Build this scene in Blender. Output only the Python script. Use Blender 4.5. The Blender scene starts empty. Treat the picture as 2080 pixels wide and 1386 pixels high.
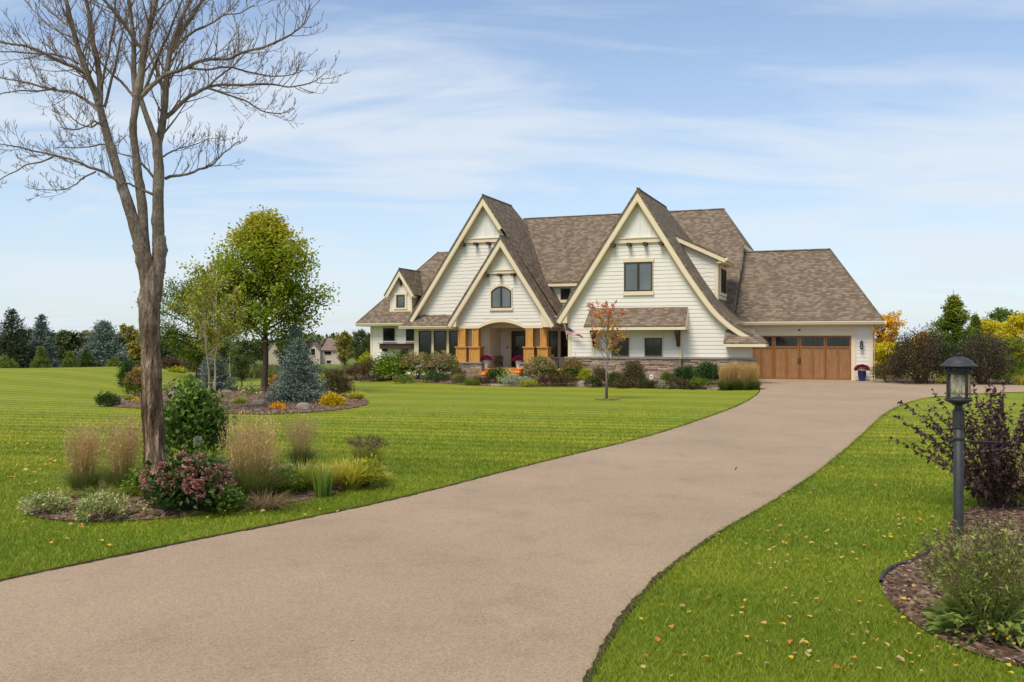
import bpy, math, random
import numpy as np
random.seed(7)
RNG = np.random.default_rng(11)
scene = bpy.context.scene
COL = scene.collection

# ------------------------------------------------------------------ camera constants (survey of the site)
FPX = 1918.0; CX = 1040.0; HY = 695.0; EYE = 1.83
TH = math.radians(20.84)
CT, ST = math.cos(TH), math.sin(TH)
OX, OY = 16.93, 44.36            # house origin: right front corner of the garage wall

def sstep(t, a, b):
    t = np.clip((np.asarray(t, float) - a) / (b - a), 0, 1)
    return t * t * (3 - 2 * t)

def gz(x, y):
    """height of the land"""
    x = np.asarray(x, float); y = np.asarray(y, float)
    b = (x - OX) * ST + (y - OY) * CT
    a = (x - OX) * CT - (y - OY) * ST
    z = -0.13 + 0.13 * sstep(b, -9.5, -5.6)
    left = sstep(-x, 13.0, 22.0)
    z = z + 0.62 * left * sstep(y, 27, 47)
    d0 = 46 + 2 * left + 30 * sstep(x, -14, -4) 
    z = z - 1.3 * sstep(y, d0, d0 + 22) - 7.0 * sstep(y, d0 + 5, d0 + 190)
    z = z + 0.02 * np.sin(x * .35 + 1) * np.sin(y * .27) * sstep(np.hypot(x, y), 12, 25) * sstep(-b, 3, 8)
    return z

def G(px, py):
    """point of the land seen at a surveyed bearing"""
    dx = (px - CX) / FPX; dz = -(py - HY) / FPX
    lo, prev = 2.0, None
    t = 2.0
    while t < 900:
        x, y, z = dx * t, t, EYE + dz * t
        if z <= float(gz(x, y)):
            a, b = t - max(.05, t * .02), t
            for _ in range(25):
                m = (a + b) / 2
                if EYE + dz * m <= float(gz(dx * m, m)): b = m
                else: a = m
            return np.array([dx * b, b, float(gz(dx * b, b))])
        t += max(.05, t * .02)
    t = 400.
    return np.array([dx * t, t, float(gz(dx * t, t))])

def AT(px, dist):
    x = (px - CX) / FPX * dist
    return np.array([x, dist, float(gz(x, dist))])

def L(p, b):
    """house coordinates (a, z) of a surveyed point lying in the facade plane b"""
    px, py = p
    k = (px - CX) / FPX
    a = (k * (OY + b * CT) - OX - b * ST) / (CT + k * ST)
    Z = OY + b * CT - a * ST
    return a, EYE - (py - HY) * Z / FPX
def z1(x, y): return (700 + x / 3.3, 380 + y / 3.3)
def z2(x, y): return (1110 + x / 3.222, 370 + y / 3.222)
def z3(x, y): return (1440 + x / 3.25, 400 + y / 3.25)
def zp(x, y): return (880 + x / 6.5, 640 + y / 6.5)

# ------------------------------------------------------------------ scene graph helpers
def tag(o, label=None, cat=None, group=None, kind=None):
    if label: o['label'] = label
    if cat: o['category'] = cat
    if group: o['group'] = group
    if kind: o['kind'] = kind
    return o
def empty(name, loc, rz=0., **k):
    o = bpy.data.objects.new(name, None); COL.objects.link(o)
    o.location = [float(c) for c in loc]; o.rotation_euler = (0, 0, rz); o.empty_display_size = .2
    return tag(o, **k)
def copy_tree(o, parent=None):
    c = o.copy(); COL.objects.link(c); c.parent = parent
    for ch in list(o.children): copy_tree(ch, c)
    return c

class MB:
    def __init__(s): s.V = []; s.F = []; s.n = 0
    def add(s, V, F, m=0, var=None):
        V = np.asarray(V, np.float32).reshape(-1, 3); F = np.asarray(F, np.int32)
        if F.ndim == 1: F = F[None, :]
        if len(F) == 0: return
        if var is None: var = np.zeros(len(F), np.float32)
        var = np.broadcast_to(np.asarray(var, np.float32), (len(F),))
        mi = np.broadcast_to(np.asarray(m, np.int32), (len(F),))
        s.V.append(V); s.F.append((F + s.n, mi, var)); s.n += len(V)
    def box(s, x0, x1, y0, y1, z0, z1, m=0, var=0.):
        x0, x1 = min(x0, x1), max(x0, x1); y0, y1 = min(y0, y1), max(y0, y1); z0, z1 = min(z0, z1), max(z0, z1)
        V = [(x0,y0,z0),(x1,y0,z0),(x1,y1,z0),(x0,y1,z0),(x0,y0,z1),(x1,y0,z1),(x1,y1,z1),(x0,y1,z1)]
        s.add(V, [(0,3,2,1),(4,5,6,7),(0,1,5,4),(1,2,6,5),(2,3,7,6),(3,0,4,7)], m, var)
        return s
    def hexa(s, P, m=0, var=0.):
        """8 points: bottom loop then top loop"""
        s.add(P, [(0,3,2,1),(4,5,6,7),(0,1,5,4),(1,2,6,5),(2,3,7,6),(3,0,4,7)], m, var); return s
    def prism(s, poly, b0, b1, m=0):
        """polygon in (a,z) extruded in b"""
        n = len(poly)
        V = [(p[0], b0, p[1]) for p in poly] + [(p[0], b1, p[1]) for p in poly]
        s.add(V, [list(range(n))], m); s.add(V, [list(range(2*n-1, n-1, -1))], m)
        s.add(V, [(i, i+n, (i+1)%n+n, (i+1)%n) for i in range(n)], m); return s
    def slab(s, pts, t, m=0):
        """polygon in 3D with a vertical thickness below it"""
        n = len(pts); V = [tuple(p) for p in pts] + [(p[0], p[1], p[2]-t) for p in pts]
        s.add(V, [list(range(n))], m); s.add(V, [list(range(2*n-1, n-1, -1))], m)
        s.add(V, [(i, i+n, (i+1)%n+n, (i+1)%n) for i in range(n)], m); return s
    def lathe(s, prof, n=24, c=(0,0,0), m=0, var=0.):
        k = len(prof); A = np.linspace(0, 2*np.pi, n, endpoint=False)
        V = np.array([[c[0]+r*np.cos(a), c[1]+r*np.sin(a), c[2]+z] for r, z in prof for a in A])
        F = [(i*n+j, i*n+(j+1)%n, (i+1)*n+(j+1)%n, (i+1)*n+j) for i in range(k-1) for j in range(n)]
        s.add(V, F, m, var); return s
    def tube(s, P, R, n=6, m=0, var=0.):
        P = np.asarray(P, float); k = len(P)
        R = np.broadcast_to(np.asarray(R, float), (k,))
        T = np.gradient(P, axis=0); T /= np.linalg.norm(T, axis=1)[:, None] + 1e-9
        up = np.array([0, 0, 1.]) if abs(T[:, 2]).mean() < .9 else np.array([1., 0, 0])
        U = np.cross(T, up); U /= np.linalg.norm(U, axis=1)[:, None] + 1e-9
        W = np.cross(T, U)
        A = np.linspace(0, 2*np.pi, n, endpoint=False)
        V = P[:, None] + R[:, None, None] * (np.cos(A)[None, :, None] * U[:, None] + np.sin(A)[None, :, None] * W[:, None])
        I = np.arange(k-1)[:, None] * n; J = np.arange(n)[None]; J2 = (J + 1) % n
        F = np.stack([I + J, I + J2, I + n + J2, I + n + J], -1).reshape(-1, 4)
        V = np.vstack([V.reshape(-1, 3), P[-1] + T[-1] * R[-1] * .5])
        cap = [((k-1)*n + j, (k-1)*n + (j+1) % n, k*n) for j in range(n)]
        base = s.n
        s.add(V, F, m, var)
        s.F.append((np.array(cap, np.int32) + base, np.full(n, m, np.int32), np.full(n, float(np.mean(var)), np.float32)))
        return s
    def build(s, name, mats, parent=None, smooth=False, uv=False, loc=None):
        me = bpy.data.meshes.new(name)
        V = np.concatenate(s.V) if s.V else np.zeros((0, 3), np.float32)
        tot = [f.shape[1] * np.ones(len(f), np.int32) for f, _, _ in s.F]
        tot = np.concatenate(tot); li = np.concatenate([f.ravel() for f, _, _ in s.F])
        mi = np.concatenate([a for _, a, _ in s.F]); var = np.concatenate([a for _, _, a in s.F])
        st = np.concatenate([[0], np.cumsum(tot)[:-1]]).astype(np.int32)
        me.vertices.add(len(V)); me.vertices.foreach_set('co', V.ravel())
        me.loops.add(len(li)); me.loops.foreach_set('vertex_index', li)
        me.polygons.add(len(tot)); me.polygons.foreach_set('loop_start', st)
        try: me.polygons.foreach_set('loop_total', tot)
        except Exception: pass
        me.polygons.foreach_set('material_index', mi)
        me.update(calc_edges=True)
        me.polygons.foreach_set('use_smooth', np.full(len(tot), bool(smooth)))
        at = me.attributes.new('var', 'FLOAT', 'FACE'); at.data.foreach_set('value', var)
        for m in (mats if isinstance(mats, (list, tuple)) else [mats]): me.materials.append(m)
        if uv:
            N = np.zeros(len(tot) * 3, np.float32); me.polygons.foreach_get('normal', N); N = N.reshape(-1, 3)
            Tn = np.stack([-N[:, 1], N[:, 0], 0 * N[:, 0]], 1); ln = np.linalg.norm(Tn, axis=1)
            Tn[ln < 1e-3] = (1, 0, 0); ln[ln < 1e-3] = 1; Tn /= ln[:, None]
            Bn = np.cross(N, Tn)
            fi = np.repeat(np.arange(len(tot)), tot); P = V[li]
            UV = np.stack([(P * Tn[fi]).sum(1), (P * Bn[fi]).sum(1)], 1).astype(np.float32)
            lay = me.uv_layers.new(name='UVMap'); lay.data.foreach_set('uv', UV.ravel())
        o = bpy.data.objects.new(name, me); COL.objects.link(o)
        if parent is not None: o.parent = parent
        if loc is not None: o.location = [float(c) for c in loc]
        return o

# ------------------------------------------------------------------ materials
class NT:
    def __init__(s, name, ground=None):
        s.mat = bpy.data.materials.new(name); s.mat.use_nodes = True
        s.t = s.mat.node_tree; s.N = s.t.nodes
        s.p = s.N['Principled BSDF']; s.out = s.N['Material Output']
    def n(s, typ, **k):
        nd = s.N.new(typ)
        for a, b in k.items():
            if a.startswith('i_'): nd.inputs[a[2:].replace('_', ' ')].default_value = b
            else: setattr(nd, a, b)
        return nd
    def l(s, a, b): s.t.links.new(a, b)
    def ramp(s, fac, stops, interp='LINEAR'):
        r = s.n('ShaderNodeValToRGB'); cr = r.color_ramp; cr.interpolation = interp
        while len(cr.elements) < len(stops): cr.elements.new(.5)
        for e, (p, c) in zip(cr.elements, stops): e.position = p; e.color = (*c, 1)
        s.l(fac, r.inputs['Fac']); return r.outputs['Color']
    def noise(s, vec, scale, detail=4, rough=.55, dist=0.):
        n = s.n('ShaderNodeTexNoise'); n.inputs['Scale'].default_value = scale; n.inputs['Detail'].default_value = detail
        n.inputs['Roughness'].default_value = rough; n.inputs['Distortion'].default_value = dist
        if vec is not None: s.l(vec, n.inputs['Vector'])
        return n.outputs['Fac']
    def mix(s, fac, a, b, typ='MIX'):
        m = s.n('ShaderNodeMix', data_type='RGBA', blend_type=typ)
        for v, i in ((fac, 0), (a, 6), (b, 7)):
            if isinstance(v, (int, float)): m.inputs[i].default_value = v
            elif isinstance(v, tuple): m.inputs[i].default_value = (*v, 1)
            else: s.l(v, m.inputs[i])
        return m.outputs[2]
    def math(s, op, a, b=0., clamp=False):
        m = s.n('ShaderNodeMath', operation=op, use_clamp=clamp)
        for v, i in ((a, 0), (b, 1)):
            if isinstance(v, (int, float)): m.inputs[i].default_value = v
            else: s.l(v, m.inputs[i])
        return m.outputs[0]
    def mapping(s, vec, scale=(1,1,1), rot=(0,0,0)):
        m = s.n('ShaderNodeMapping'); m.inputs['Scale'].default_value = scale; m.inputs['Rotation'].default_value = rot
        s.l(vec, m.inputs['Vector']); return m.outputs[0]
    def bump(s, h, strength=.5, dist=.02):
        b = s.n('ShaderNodeBump'); b.inputs['Strength'].default_value = strength; b.inputs['Distance'].default_value = dist
        s.l(h, b.inputs['Height']); s.l(b.outputs[0], s.p.inputs['Normal']); return b
    def set(s, col=None, rough=.6, spec=.3, metal=0.):
        if isinstance(col, tuple): s.p.inputs['Base Color'].default_value = (*col, 1)
        elif col is not None: s.l(col, s.p.inputs['Base Color'])
        s.p.inputs['Roughness'].default_value = rough; s.p.inputs['Specular IOR Level'].default_value = spec
        s.p.inputs['Metallic'].default_value = metal
    def obj(s): return s.n('ShaderNodeTexCoord').outputs['Object']
    def uvc(s): return s.n('ShaderNodeTexCoord').outputs['UV']
    def pos(s): return s.n('ShaderNodeNewGeometry').outputs['Position']
    def attr(s, name='var'):
        a = s.n('ShaderNodeAttribute', attribute_name=name); return a.outputs['Fac']

def lerp(c, k): return tuple(min(1, x * k) for x in c)
def simple(name, col, rough=.6, spec=.3, vary=.12, scale=3., bump=0., bscale=60., metal=0.):
    t = NT(name); P = t.obj()
    n = t.noise(P, scale, 5)
    c = t.ramp(n, [(.3, lerp(col, 1-vary)), (.7, lerp(col, 1+vary))])
    t.set(c, rough, spec, metal)
    if bump: t.bump(t.noise(P, bscale, 4), bump, .01)
    return t.mat
def leafmat(name, stops, trans=.35, rough=.55, spec=.25):
    """leaf colour picked per leaf from the species' palette"""
    t = NT(name)
    c = t.ramp(t.attr(), stops)
    t.set(c, rough, spec)
    tr = t.n('ShaderNodeBsdfTranslucent'); t.l(c, tr.inputs['Color'])
    mx = t.n('ShaderNodeMixShader'); mx.inputs[0].default_value = trans
    t.l(t.p.outputs[0], mx.inputs[1]); t.l(tr.outputs[0], mx.inputs[2]); t.l(mx.outputs[0], t.out.inputs['Surface'])
    return t.mat
def pal(*cols):
    n = len(cols); return [(i / (n - 1) if n > 1 else 0, c) for i, c in enumerate(cols)]

M = {}
M['siding'] = simple('siding_paint', (.71, .68, .62), .55, .3, .02, 1.5)
M['panel'] = simple('board_paint', (.70, .69, .65), .55, .3, .015, 1.5)
M['trim'] = simple('cream_trim', (.71, .61, .43), .5, .3, .02, 2.)
M['gutter'] = simple('cream_metal', (.72, .64, .48), .35, .5, .02, 2.)
M['soffit'] = simple('soffit_paint', (.62, .55, .42), .6, .2, .03, 2.)
M['frame'] = simple('window_frame_bronze', (.035, .031, .026), .4, .4, .1)
M['darkwood'] = simple('dark_beam_wood', (.085, .045, .028), .6, .3, .3, 9., .3)
M['planter'] = simple('planter_wood', (.055, .035, .03), .6, .3, .2, 6., .2)
M['iron'] = simple('black_iron', (.028, .029, .031), .45, .4, .2, 20., .15, 200.)
M['concrete'] = simple('pale_concrete', (.42, .39, .34), .8, .2, .12, 4., .2)
M['cap'] = simple('stone_cap', (.30, .265, .215), .8, .2, .15, 6., .3)
M['darkdoor'] = simple('entry_door_wood', (.030, .014, .012), .3, .5, .3, 5.)
M['white_pot'] = simple('white_ceramic', (.62, .65, .66), .3, .5, .03)
M['blue_pot'] = simple('blue_glaze', (.012, .022, .14), .15, .6, .3, 6.)
M['pumpkin'] = simple('pumpkin_skin', (.72, .20, .02), .45, .4, .12, 8.)
M['stem_brown'] = simple('stem_brown', (.10, .07, .045), .8, .1, .25, 12.)
M['white'] = simple('white_plastic', (.75, .75, .73), .4, .4, .02)
M['rock'] = None

def glass(name, col, rough=.06, spec=.6):
    t = NT(name); P = t.obj()
    n = t.noise(t.mapping(P, (.7, .7, .35)), 1.3, 2)
    t.set(t.ramp(n, [(.35, lerp(col, .75)), (.65, lerp(col, 1.25))]), rough, spec)
    w = t.noise(P, 1.1, 1); t.bump(w, .04, .05)
    return t.mat
M['glass_dark'] = glass('dark_window_glass', (.012, .013, .014))
M['glass_mid'] = glass('blind_window_glass', (.12, .14, .145))
M['glass_door'] = glass('garage_pane_glass', (.022, .026, .027))

# shingles: UV in metres, v runs up the slope
t = NT('roof_shingles'); uv = t.uvc()
nz = t.n('ShaderNodeTexNoise'); nz.inputs['Scale'].default_value = .9; t.l(uv, nz.inputs['Vector'])
def brick(t, vec, w, h, mortar, off=.5, c1=(0,0,0), c2=(1,1,1), cm=(0,0,0), smooth=.1, squash=1.):
    b = t.n('ShaderNodeTexBrick'); t.l(vec, b.inputs['Vector'])
    b.offset = off; b.inputs['Scale'].default_value = 1.
    b.inputs['Brick Width'].default_value = w; b.inputs['Row Height'].default_value = h
    b.inputs['Mortar Size'].default_value = mortar; b.inputs['Mortar Smooth'].default_value = smooth
    b.inputs['Color1'].default_value = (*c1, 1); b.inputs['Color2'].default_value = (*c2, 1); b.inputs['Mortar'].default_value = (*cm, 1)
    return b
b1 = brick(t, uv, .19, .12, .0, .37)
b2 = brick(t, uv, .33, .12, .0, .61)
f = t.math('ADD', t.math('MULTIPLY', b1.outputs['Color'], .93), t.math('MULTIPLY', b2.outputs['Color'], .07))
col = t.ramp(f, [(.1, (.095, .064, .040)), (.4, (.135, .096, .062)), (.58, (.165, .122, .081)), (.75, (.205, .157, .11)), (.9, (.245, .192, .138))])
gr = t.noise(t.mapping(uv, (1, 1, 1)), 45., 3, .7)
col = t.mix(.25, col, t.ramp(gr, [(.3, (.12, .1, .085)), (.7, (.36, .30, .25))]))
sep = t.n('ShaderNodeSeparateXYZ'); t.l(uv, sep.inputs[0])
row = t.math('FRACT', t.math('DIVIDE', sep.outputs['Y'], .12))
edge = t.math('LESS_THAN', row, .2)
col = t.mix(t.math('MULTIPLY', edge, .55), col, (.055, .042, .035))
big = t.noise(uv, .35, 4)
col = t.mix(.5, col, t.ramp(big, [(.3, (.88, .88, .88)), (.7, (1., .99, .97))]), 'MULTIPLY')
t.set(col, .9, .15)
hh = t.math('ADD', t.math('MULTIPLY', t.math('SUBTRACT', 1., row), 1.), t.math('MULTIPLY', b1.outputs['Color'], .5))
t.bump(hh, .6, .012)
M['shingle'] = t.mat

def stainwood(name, stops, grain=(14, 14, 1.2), rough=.4):
    t = NT(name); P = t.obj()
    g = t.noise(t.mapping(P, grain), 1.6, 6, .6, 1.2)
    bl = t.noise(P, 1.7, 3)
    c = t.ramp(g, stops)
    c = t.mix(.45, c, t.ramp(bl, [(.3, (.72, .66, .6)), (.7, (1, 1, 1))]), 'MULTIPLY')
    t.set(c, rough, .35); t.bump(g, .12, .005)
    return t.mat
M['cedar'] = stainwood('golden_cedar', [(.2, (.36, .165, .035)), (.5, (.55, .285, .07)), (.8, (.66, .37, .11))])
M['doorwood'] = stainwood('garage_door_wood', [(.2, (.19, .088, .036)), (.5, (.29, .15, .065)), (.8, (.385, .215, .10))])
M['doorstile'] = stainwood('garage_door_stile', [(.2, (.165, .066, .022)), (.5, (.26, .112, .04)), (.8, (.32, .148, .056))])
M['deckwood'] = stainwood('porch_step_wood', [(.2, (.46, .22, .07)), (.5, (.62, .32, .10)), (.8, (.70, .40, .15))], (1.2, 12, 12))

t = NT('ledge_stone'); P = t.obj()
c = t.ramp(t.attr(), [(0, (.19, .14, .12)), (.18, (.38, .28, .20)), (.36, (.27, .21, .18)), (.5, (.48, .37, .26)), (.66, (.34, .23, .18)), (.8, (.54, .44, .33)), (.92, (.42, .30, .24)), (1, (.30, .265, .24))])
n1 = t.noise(P, 9., 6, .65)
c = t.mix(.55, c, t.ramp(n1, [(.3, (.62, .6, .58)), (.7, (1.12, 1.08, 1.05))]), 'MULTIPLY')
t.set(c, .85, .2); t.bump(t.noise(P, 22., 6, .7), .6, .015)
M['stone'] = t.mat

t = NT('fieldstone'); P = t.obj()
n1 = t.noise(P, 3.5, 7, .65)
c = t.ramp(n1, [(.25, (.10, .085, .075)), (.45, (.20, .165, .145)), (.6, (.27, .235, .205)), (.75, (.36, .33, .29))])
t.set(c, .9, .15); t.bump(t.noise(P, 9., 8, .7), .7, .03)
M['rock'] = t.mat

def barkmat(name, dark, mid, light, stretch=.16, scale=26., bump=1., patch=.6):
    t = NT(name); P = t.obj()
    v = t.mapping(P, (1, 1, stretch))
    n1 = t.noise(v, scale, 6, .65, .6); n2 = t.noise(v, scale * 2.3, 4, .6)
    big = t.noise(P, 2.2, 3)
    f = t.math('ADD', t.math('MULTIPLY', n1, .7), t.math('MULTIPLY', n2, .3))
    c = t.ramp(f, [(.32, dark), (.47, mid), (.6, mid), (.70, light)])
    c = t.mix(patch, c, t.ramp(big, [(.35, (.75, .74, .76)), (.65, (1.1, 1.04, 1.)) ]), 'MULTIPLY')
    t.set(c, .9, .12); t.bump(f, bump, .03)
    return t.mat
t = NT('tree_bark'); P = t.obj()
sz = t.n('ShaderNodeSeparateXYZ'); t.l(P, sz.inputs[0])
v = t.mapping(P, (1, 1, .13))
n1 = t.noise(v, 17., 5, .6, .5); n2 = t.noise(t.mapping(P, (1, 1, .3)), 60., 4, .6); nb = t.noise(P, 3., 4)
f = t.math('ADD', t.math('MULTIPLY', n1, .72), t.math('MULTIPLY', n2, .28))
ca = t.ramp(f, [(.38, (.032, .02, .013)), (.46, (.11, .073, .048)), (.53, (.175, .122, .082)), (.61, (.42, .315, .22))])
cb_ = t.ramp(t.math('ADD', t.math('MULTIPLY', nb, .5), t.math('MULTIPLY', n2, .5)), [(.36, (.09, .07, .055)), (.5, (.195, .16, .13)), (.62, (.34, .285, .235))])
zz_ = t.n('ShaderNodeMapRange'); zz_.inputs['From Min'].default_value = 2.4; zz_.inputs['From Max'].default_value = 4.2
t.l(t.math('ADD', sz.outputs['Z'], t.math('MULTIPLY', nb, 1.2)), zz_.inputs['Value'])
t.set(t.mix(zz_.outputs[0], ca, cb_), .9, .1); t.bump(f, 1., .05)
M['bark'] = t.mat
M['bark_upper'] = M['bark']
M['bark_dark'] = barkmat('dark_bark', (.04, .028, .02), (.10, .07, .05), (.17, .12, .09))
M['bark_birch'] = barkmat('river_birch_bark', (.16, .10, .075), (.42, .32, .26), (.66, .58, .52), 1.6, 14., .5)
M['bark_young'] = barkmat('young_bark', (.13, .10, .085), (.24, .20, .175), (.34, .30, .27), .4, 20., .4)
M['twig'] = simple('twig_bark', (.19, .14, .11), .8, .15, .2, 6.)
# ------------------------------------------------------------------ camera, sky, light
cam = bpy.data.cameras.new('camera'); camo = bpy.data.objects.new('camera', cam); COL.objects.link(camo)
camo.location = (0, 0, EYE); camo.rotation_euler = (math.pi/2, 0, 0)
cam.sensor_width = 36; cam.lens = 36 * FPX / 2080; cam.shift_y = 2 / 2080
cam.clip_start = .1; cam.clip_end = 6000
scene.camera = camo
SUN_EL, SUN_AZ = math.radians(57), math.radians(-145)    # azimuth measured from +Y towards +X
sd = (math.sin(SUN_AZ) * math.cos(SUN_EL), math.cos(SUN_AZ) * math.cos(SUN_EL), math.sin(SUN_EL))
sl = bpy.data.lights.new('sun', 'SUN'); sl.energy = 2.7; sl.angle = math.radians(24); sl.color = (1, .89, .73)
so = bpy.data.objects.new('sun', sl); COL.objects.link(so)
from mathutils import Vector
so.rotation_euler = Vector(sd).to_track_quat('Z', 'Y').to_euler(); so.location = (0, 0, 60)

w = bpy.data.worlds.new('World'); scene.world = w; w.use_nodes = True
nt = w.node_tree; N = nt.nodes; bg = N['Background']
sky = N.new('ShaderNodeTexSky'); sky.sky_type = 'NISHITA'; sky.sun_disc = False
sky.sun_elevation = SUN_EL; sky.sun_rotation = SUN_AZ; sky.air_density = 1.0; sky.dust_density = .8; sky.ozone_density = 1.5
def WN(typ, **k):
    n = N.new(typ)
    for a, b in k.items(): setattr(n, a, b)
    return n
tc = WN('ShaderNodeTexCoord'); sp = WN('ShaderNodeSeparateXYZ'); nt.links.new(tc.outputs['Generated'], sp.inputs[0])
def wm(op, a, b=0., c=None, clamp=False):
    m = WN('ShaderNodeMath', operation=op, use_clamp=clamp)
    for i, v in enumerate((a, b, c)):
        if v is None: continue
        if isinstance(v, (int, float)): m.inputs[i].default_value = v
        else: nt.links.new(v, m.inputs[i])
    return m.outputs[0]
zc = wm('ADD', wm('MAXIMUM', sp.outputs['Z'], 0.), .16)
cx = wm('DIVIDE', sp.outputs['X'], zc); cy = wm('DIVIDE', sp.outputs['Y'], zc)
cb = WN('ShaderNodeCombineXYZ'); nt.links.new(cx, cb.inputs[0]); nt.links.new(cy, cb.inputs[1])
def cloud(scale, rot, sc, detail, rough, dist, off):
    mp = WN('ShaderNodeMapping'); mp.inputs['Scale'].default_value = sc; mp.inputs['Rotation'].default_value = (0, 0, rot)
    mp.inputs['Location'].default_value = off; nt.links.new(cb.outputs[0], mp.inputs['Vector'])
    n = WN('ShaderNodeTexNoise'); n.inputs['Scale'].default_value = scale; n.inputs['Detail'].default_value = detail
    n.inputs['Roughness'].default_value = rough; n.inputs['Distortion'].default_value = dist
    nt.links.new(mp.outputs[0], n.inputs['Vector']); return n.outputs['Fac']
n1 = cloud(1.0, .35, (.55, 1.15, 1), 6, .50, .6, (3.1, 1.7, 0))
n2 = cloud(2.1, .25, (.55, 1.45, 1), 7, .56, 1.0, (7.3, 2.2, 0))
n3 = cloud(.42, 0, (1, 1, 1), 2, .5, 0, (1.3, 4.4, 0))
mr = wm('ADD', wm('MULTIPLY', n1, .55), wm('MULTIPLY', n2, .30)); mr = wm('ADD', mr, wm('MULTIPLY', n3, .35))
cr = WN('ShaderNodeValToRGB'); cr.color_ramp.interpolation = 'EASE'
cr.color_ramp.elements[0].position = .46; cr.color_ramp.elements[0].color = (.04,)*3 + (1,)
cr.color_ramp.elements[1].position = .70; cr.color_ramp.elements[1].color = (.88,)*3 + (1,)
nt.links.new(mr, cr.inputs['Fac'])
# thin milky veil low down
veil = wm('MULTIPLY', wm('SUBTRACT', 1., wm('MULTIPLY', wm('MAXIMUM', sp.outputs['Z'], 0.), 2.2), None, True), .62)
fac = wm('MAXIMUM', cr.outputs['Color'], veil)
skc = WN('ShaderNodeMix', data_type='RGBA', blend_type='MULTIPLY'); skc.inputs[0].default_value = 1
nt.links.new(sky.outputs[0], skc.inputs[6]); skc.inputs[7].default_value = (1.0, 1.11, 1.21, 1)
mx = WN('ShaderNodeMix', data_type='RGBA'); nt.links.new(fac, mx.inputs[0]); nt.links.new(skc.outputs[2], mx.inputs[6])
mx.inputs[7].default_value = (5.5, 6.0, 6.55, 1)
nt.links.new(mx.outputs[2], bg.inputs['Color']); bg.inputs['Strength'].default_value = .10

scene.view_settings.view_transform = 'Standard'; scene.view_settings.look = 'None'
scene.view_settings.exposure = 0.5; scene.view_settings.gamma = 1

# ------------------------------------------------------------------ land
def poly_world(pts):
    return np.array([G(*p)[:2] for p in pts])
def densify(P, closed=True, step=.5):
    out = []
    n = len(P)
    for i in range(n if closed else n - 1):
        a, b = P[i], P[(i + 1) % n]; k = max(1, int(np.linalg.norm(b - a) / step))
        for j in range(k): out.append(a + (b - a) * j / k)
    if not closed: out.append(P[-1])
    return np.array(out)
def smooth_poly(P, it=3, closed=True):
    for _ in range(it):
        if closed:
            Q = np.roll(P, -1, 0); P = np.stack([P * .75 + Q * .25, P * .25 + Q * .75], 1).reshape(-1, P.shape[1])
        else:
            Q = np.stack([P[:-1] * .75 + P[1:] * .25, P[:-1] * .25 + P[1:] * .75], 1).reshape(-1, P.shape[1])
            P = np.vstack([P[:1], Q, P[-1:]])
    return P
def inside(X, Y, P):
    r = np.zeros(X.shape, bool); n = len(P); j = n - 1
    for i in range(n):
        xi, yi = P[i]; xj, yj = P[j]
        c = (yi > Y) != (yj > Y)
        if yi != yj: r ^= c & (X < (xj - xi) * (Y - yi) / (yj - yi) + xi)
        j = i
    return r

# lawn material: mown stripes, clover-dark and pale patches, field colour far away
def lawn_colour(t, P, base):
    mid = t.noise(P, 1.3, 5, .6); big = t.noise(P, .16, 4, .6)
    c = t.mix(.65, base, t.ramp(mid, [(.3, (.82, .86, .7)), (.7, (1.14, 1.05, 1.1))]), 'MULTIPLY')
    c = t.mix(.7, c, t.ramp(big, [(.3, (.86, .95, .8)), (.7, (1.17, 1.02, 1.05))]), 'MULTIPLY')
    wv = t.n('ShaderNodeTexWave', wave_type='BANDS', bands_direction='Y'); wv.inputs['Scale'].default_value = .40
    wv.inputs['Distortion'].default_value = 1.6; wv.inputs['Detail'].default_value = 2.; wv.inputs['Detail Scale'].default_value = .35
    t.l(t.mapping(P, (1, 1, 1), (0, 0, .22)), wv.inputs['Vector'])
    w2 = t.n('ShaderNodeTexWave', wave_type='BANDS', bands_direction='Y'); w2.inputs['Scale'].default_value = .095
    w2.inputs['Distortion'].default_value = 2.2; w2.inputs['Detail'].default_value = 2.; w2.inputs['Detail Scale'].default_value = .2
    t.l(t.mapping(P, (1, 1, 1), (0, 0, .34)), w2.inputs['Vector'])
    c = t.mix(.8, c, t.ramp(w2.outputs['Fac'], [(.25, (.88, .92, .88)), (.75, (1.13, 1.07, 1.06))]), 'MULTIPLY')
    sy = t.n('ShaderNodeSeparateXYZ'); t.l(P, sy.inputs[0])
    mk = t.n('ShaderNodeMapRange'); mk.inputs['From Min'].default_value = 11; mk.inputs['From Max'].default_value = 21; mk.inputs['To Max'].default_value = .9
    t.l(sy.outputs['Y'], mk.inputs['Value'])
    return t.mix(mk.outputs[0], c, t.ramp(wv.outputs['Fac'], [(.2, (.98, .95, .90)), (.8, (1.52, 1.32, 1.30))]), 'MULTIPLY')
def lawnmat():
    t = NT('mown_lawn'); P = t.pos()
    fine = t.noise(P, 38., 5, .7)
    c = lawn_colour(t, P, t.ramp(fine, [(.25, (.085, .125, .008)), (.5, (.15, .205, .016)), (.75, (.235, .285, .035))]))
    sep = t.n('ShaderNodeSeparateXYZ'); t.l(P, sep.inputs[0])
    far = t.n('ShaderNodeMapRange'); far.inputs['From Min'].default_value = 55; far.inputs['From Max'].default_value = 75; t.l(sep.outputs['Y'], far.inputs['Value'])
    fn = t.noise(t.mapping(P, (.4, 2.2, 1)), .05, 4)
    fc = t.ramp(fn, [(.35, (.10, .12, .02)), (.5, (.115, .17, .025)), (.65, (.16, .15, .045))])
    c = t.mix(far.outputs[0], c, fc)
    t.set(c, .85, .15); t.bump(t.noise(P, 55., 4, .7), .7, .03)
    return t.mat
M['lawn'] = lawnmat()
g = MB()
NA, NR = 420, 330
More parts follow.
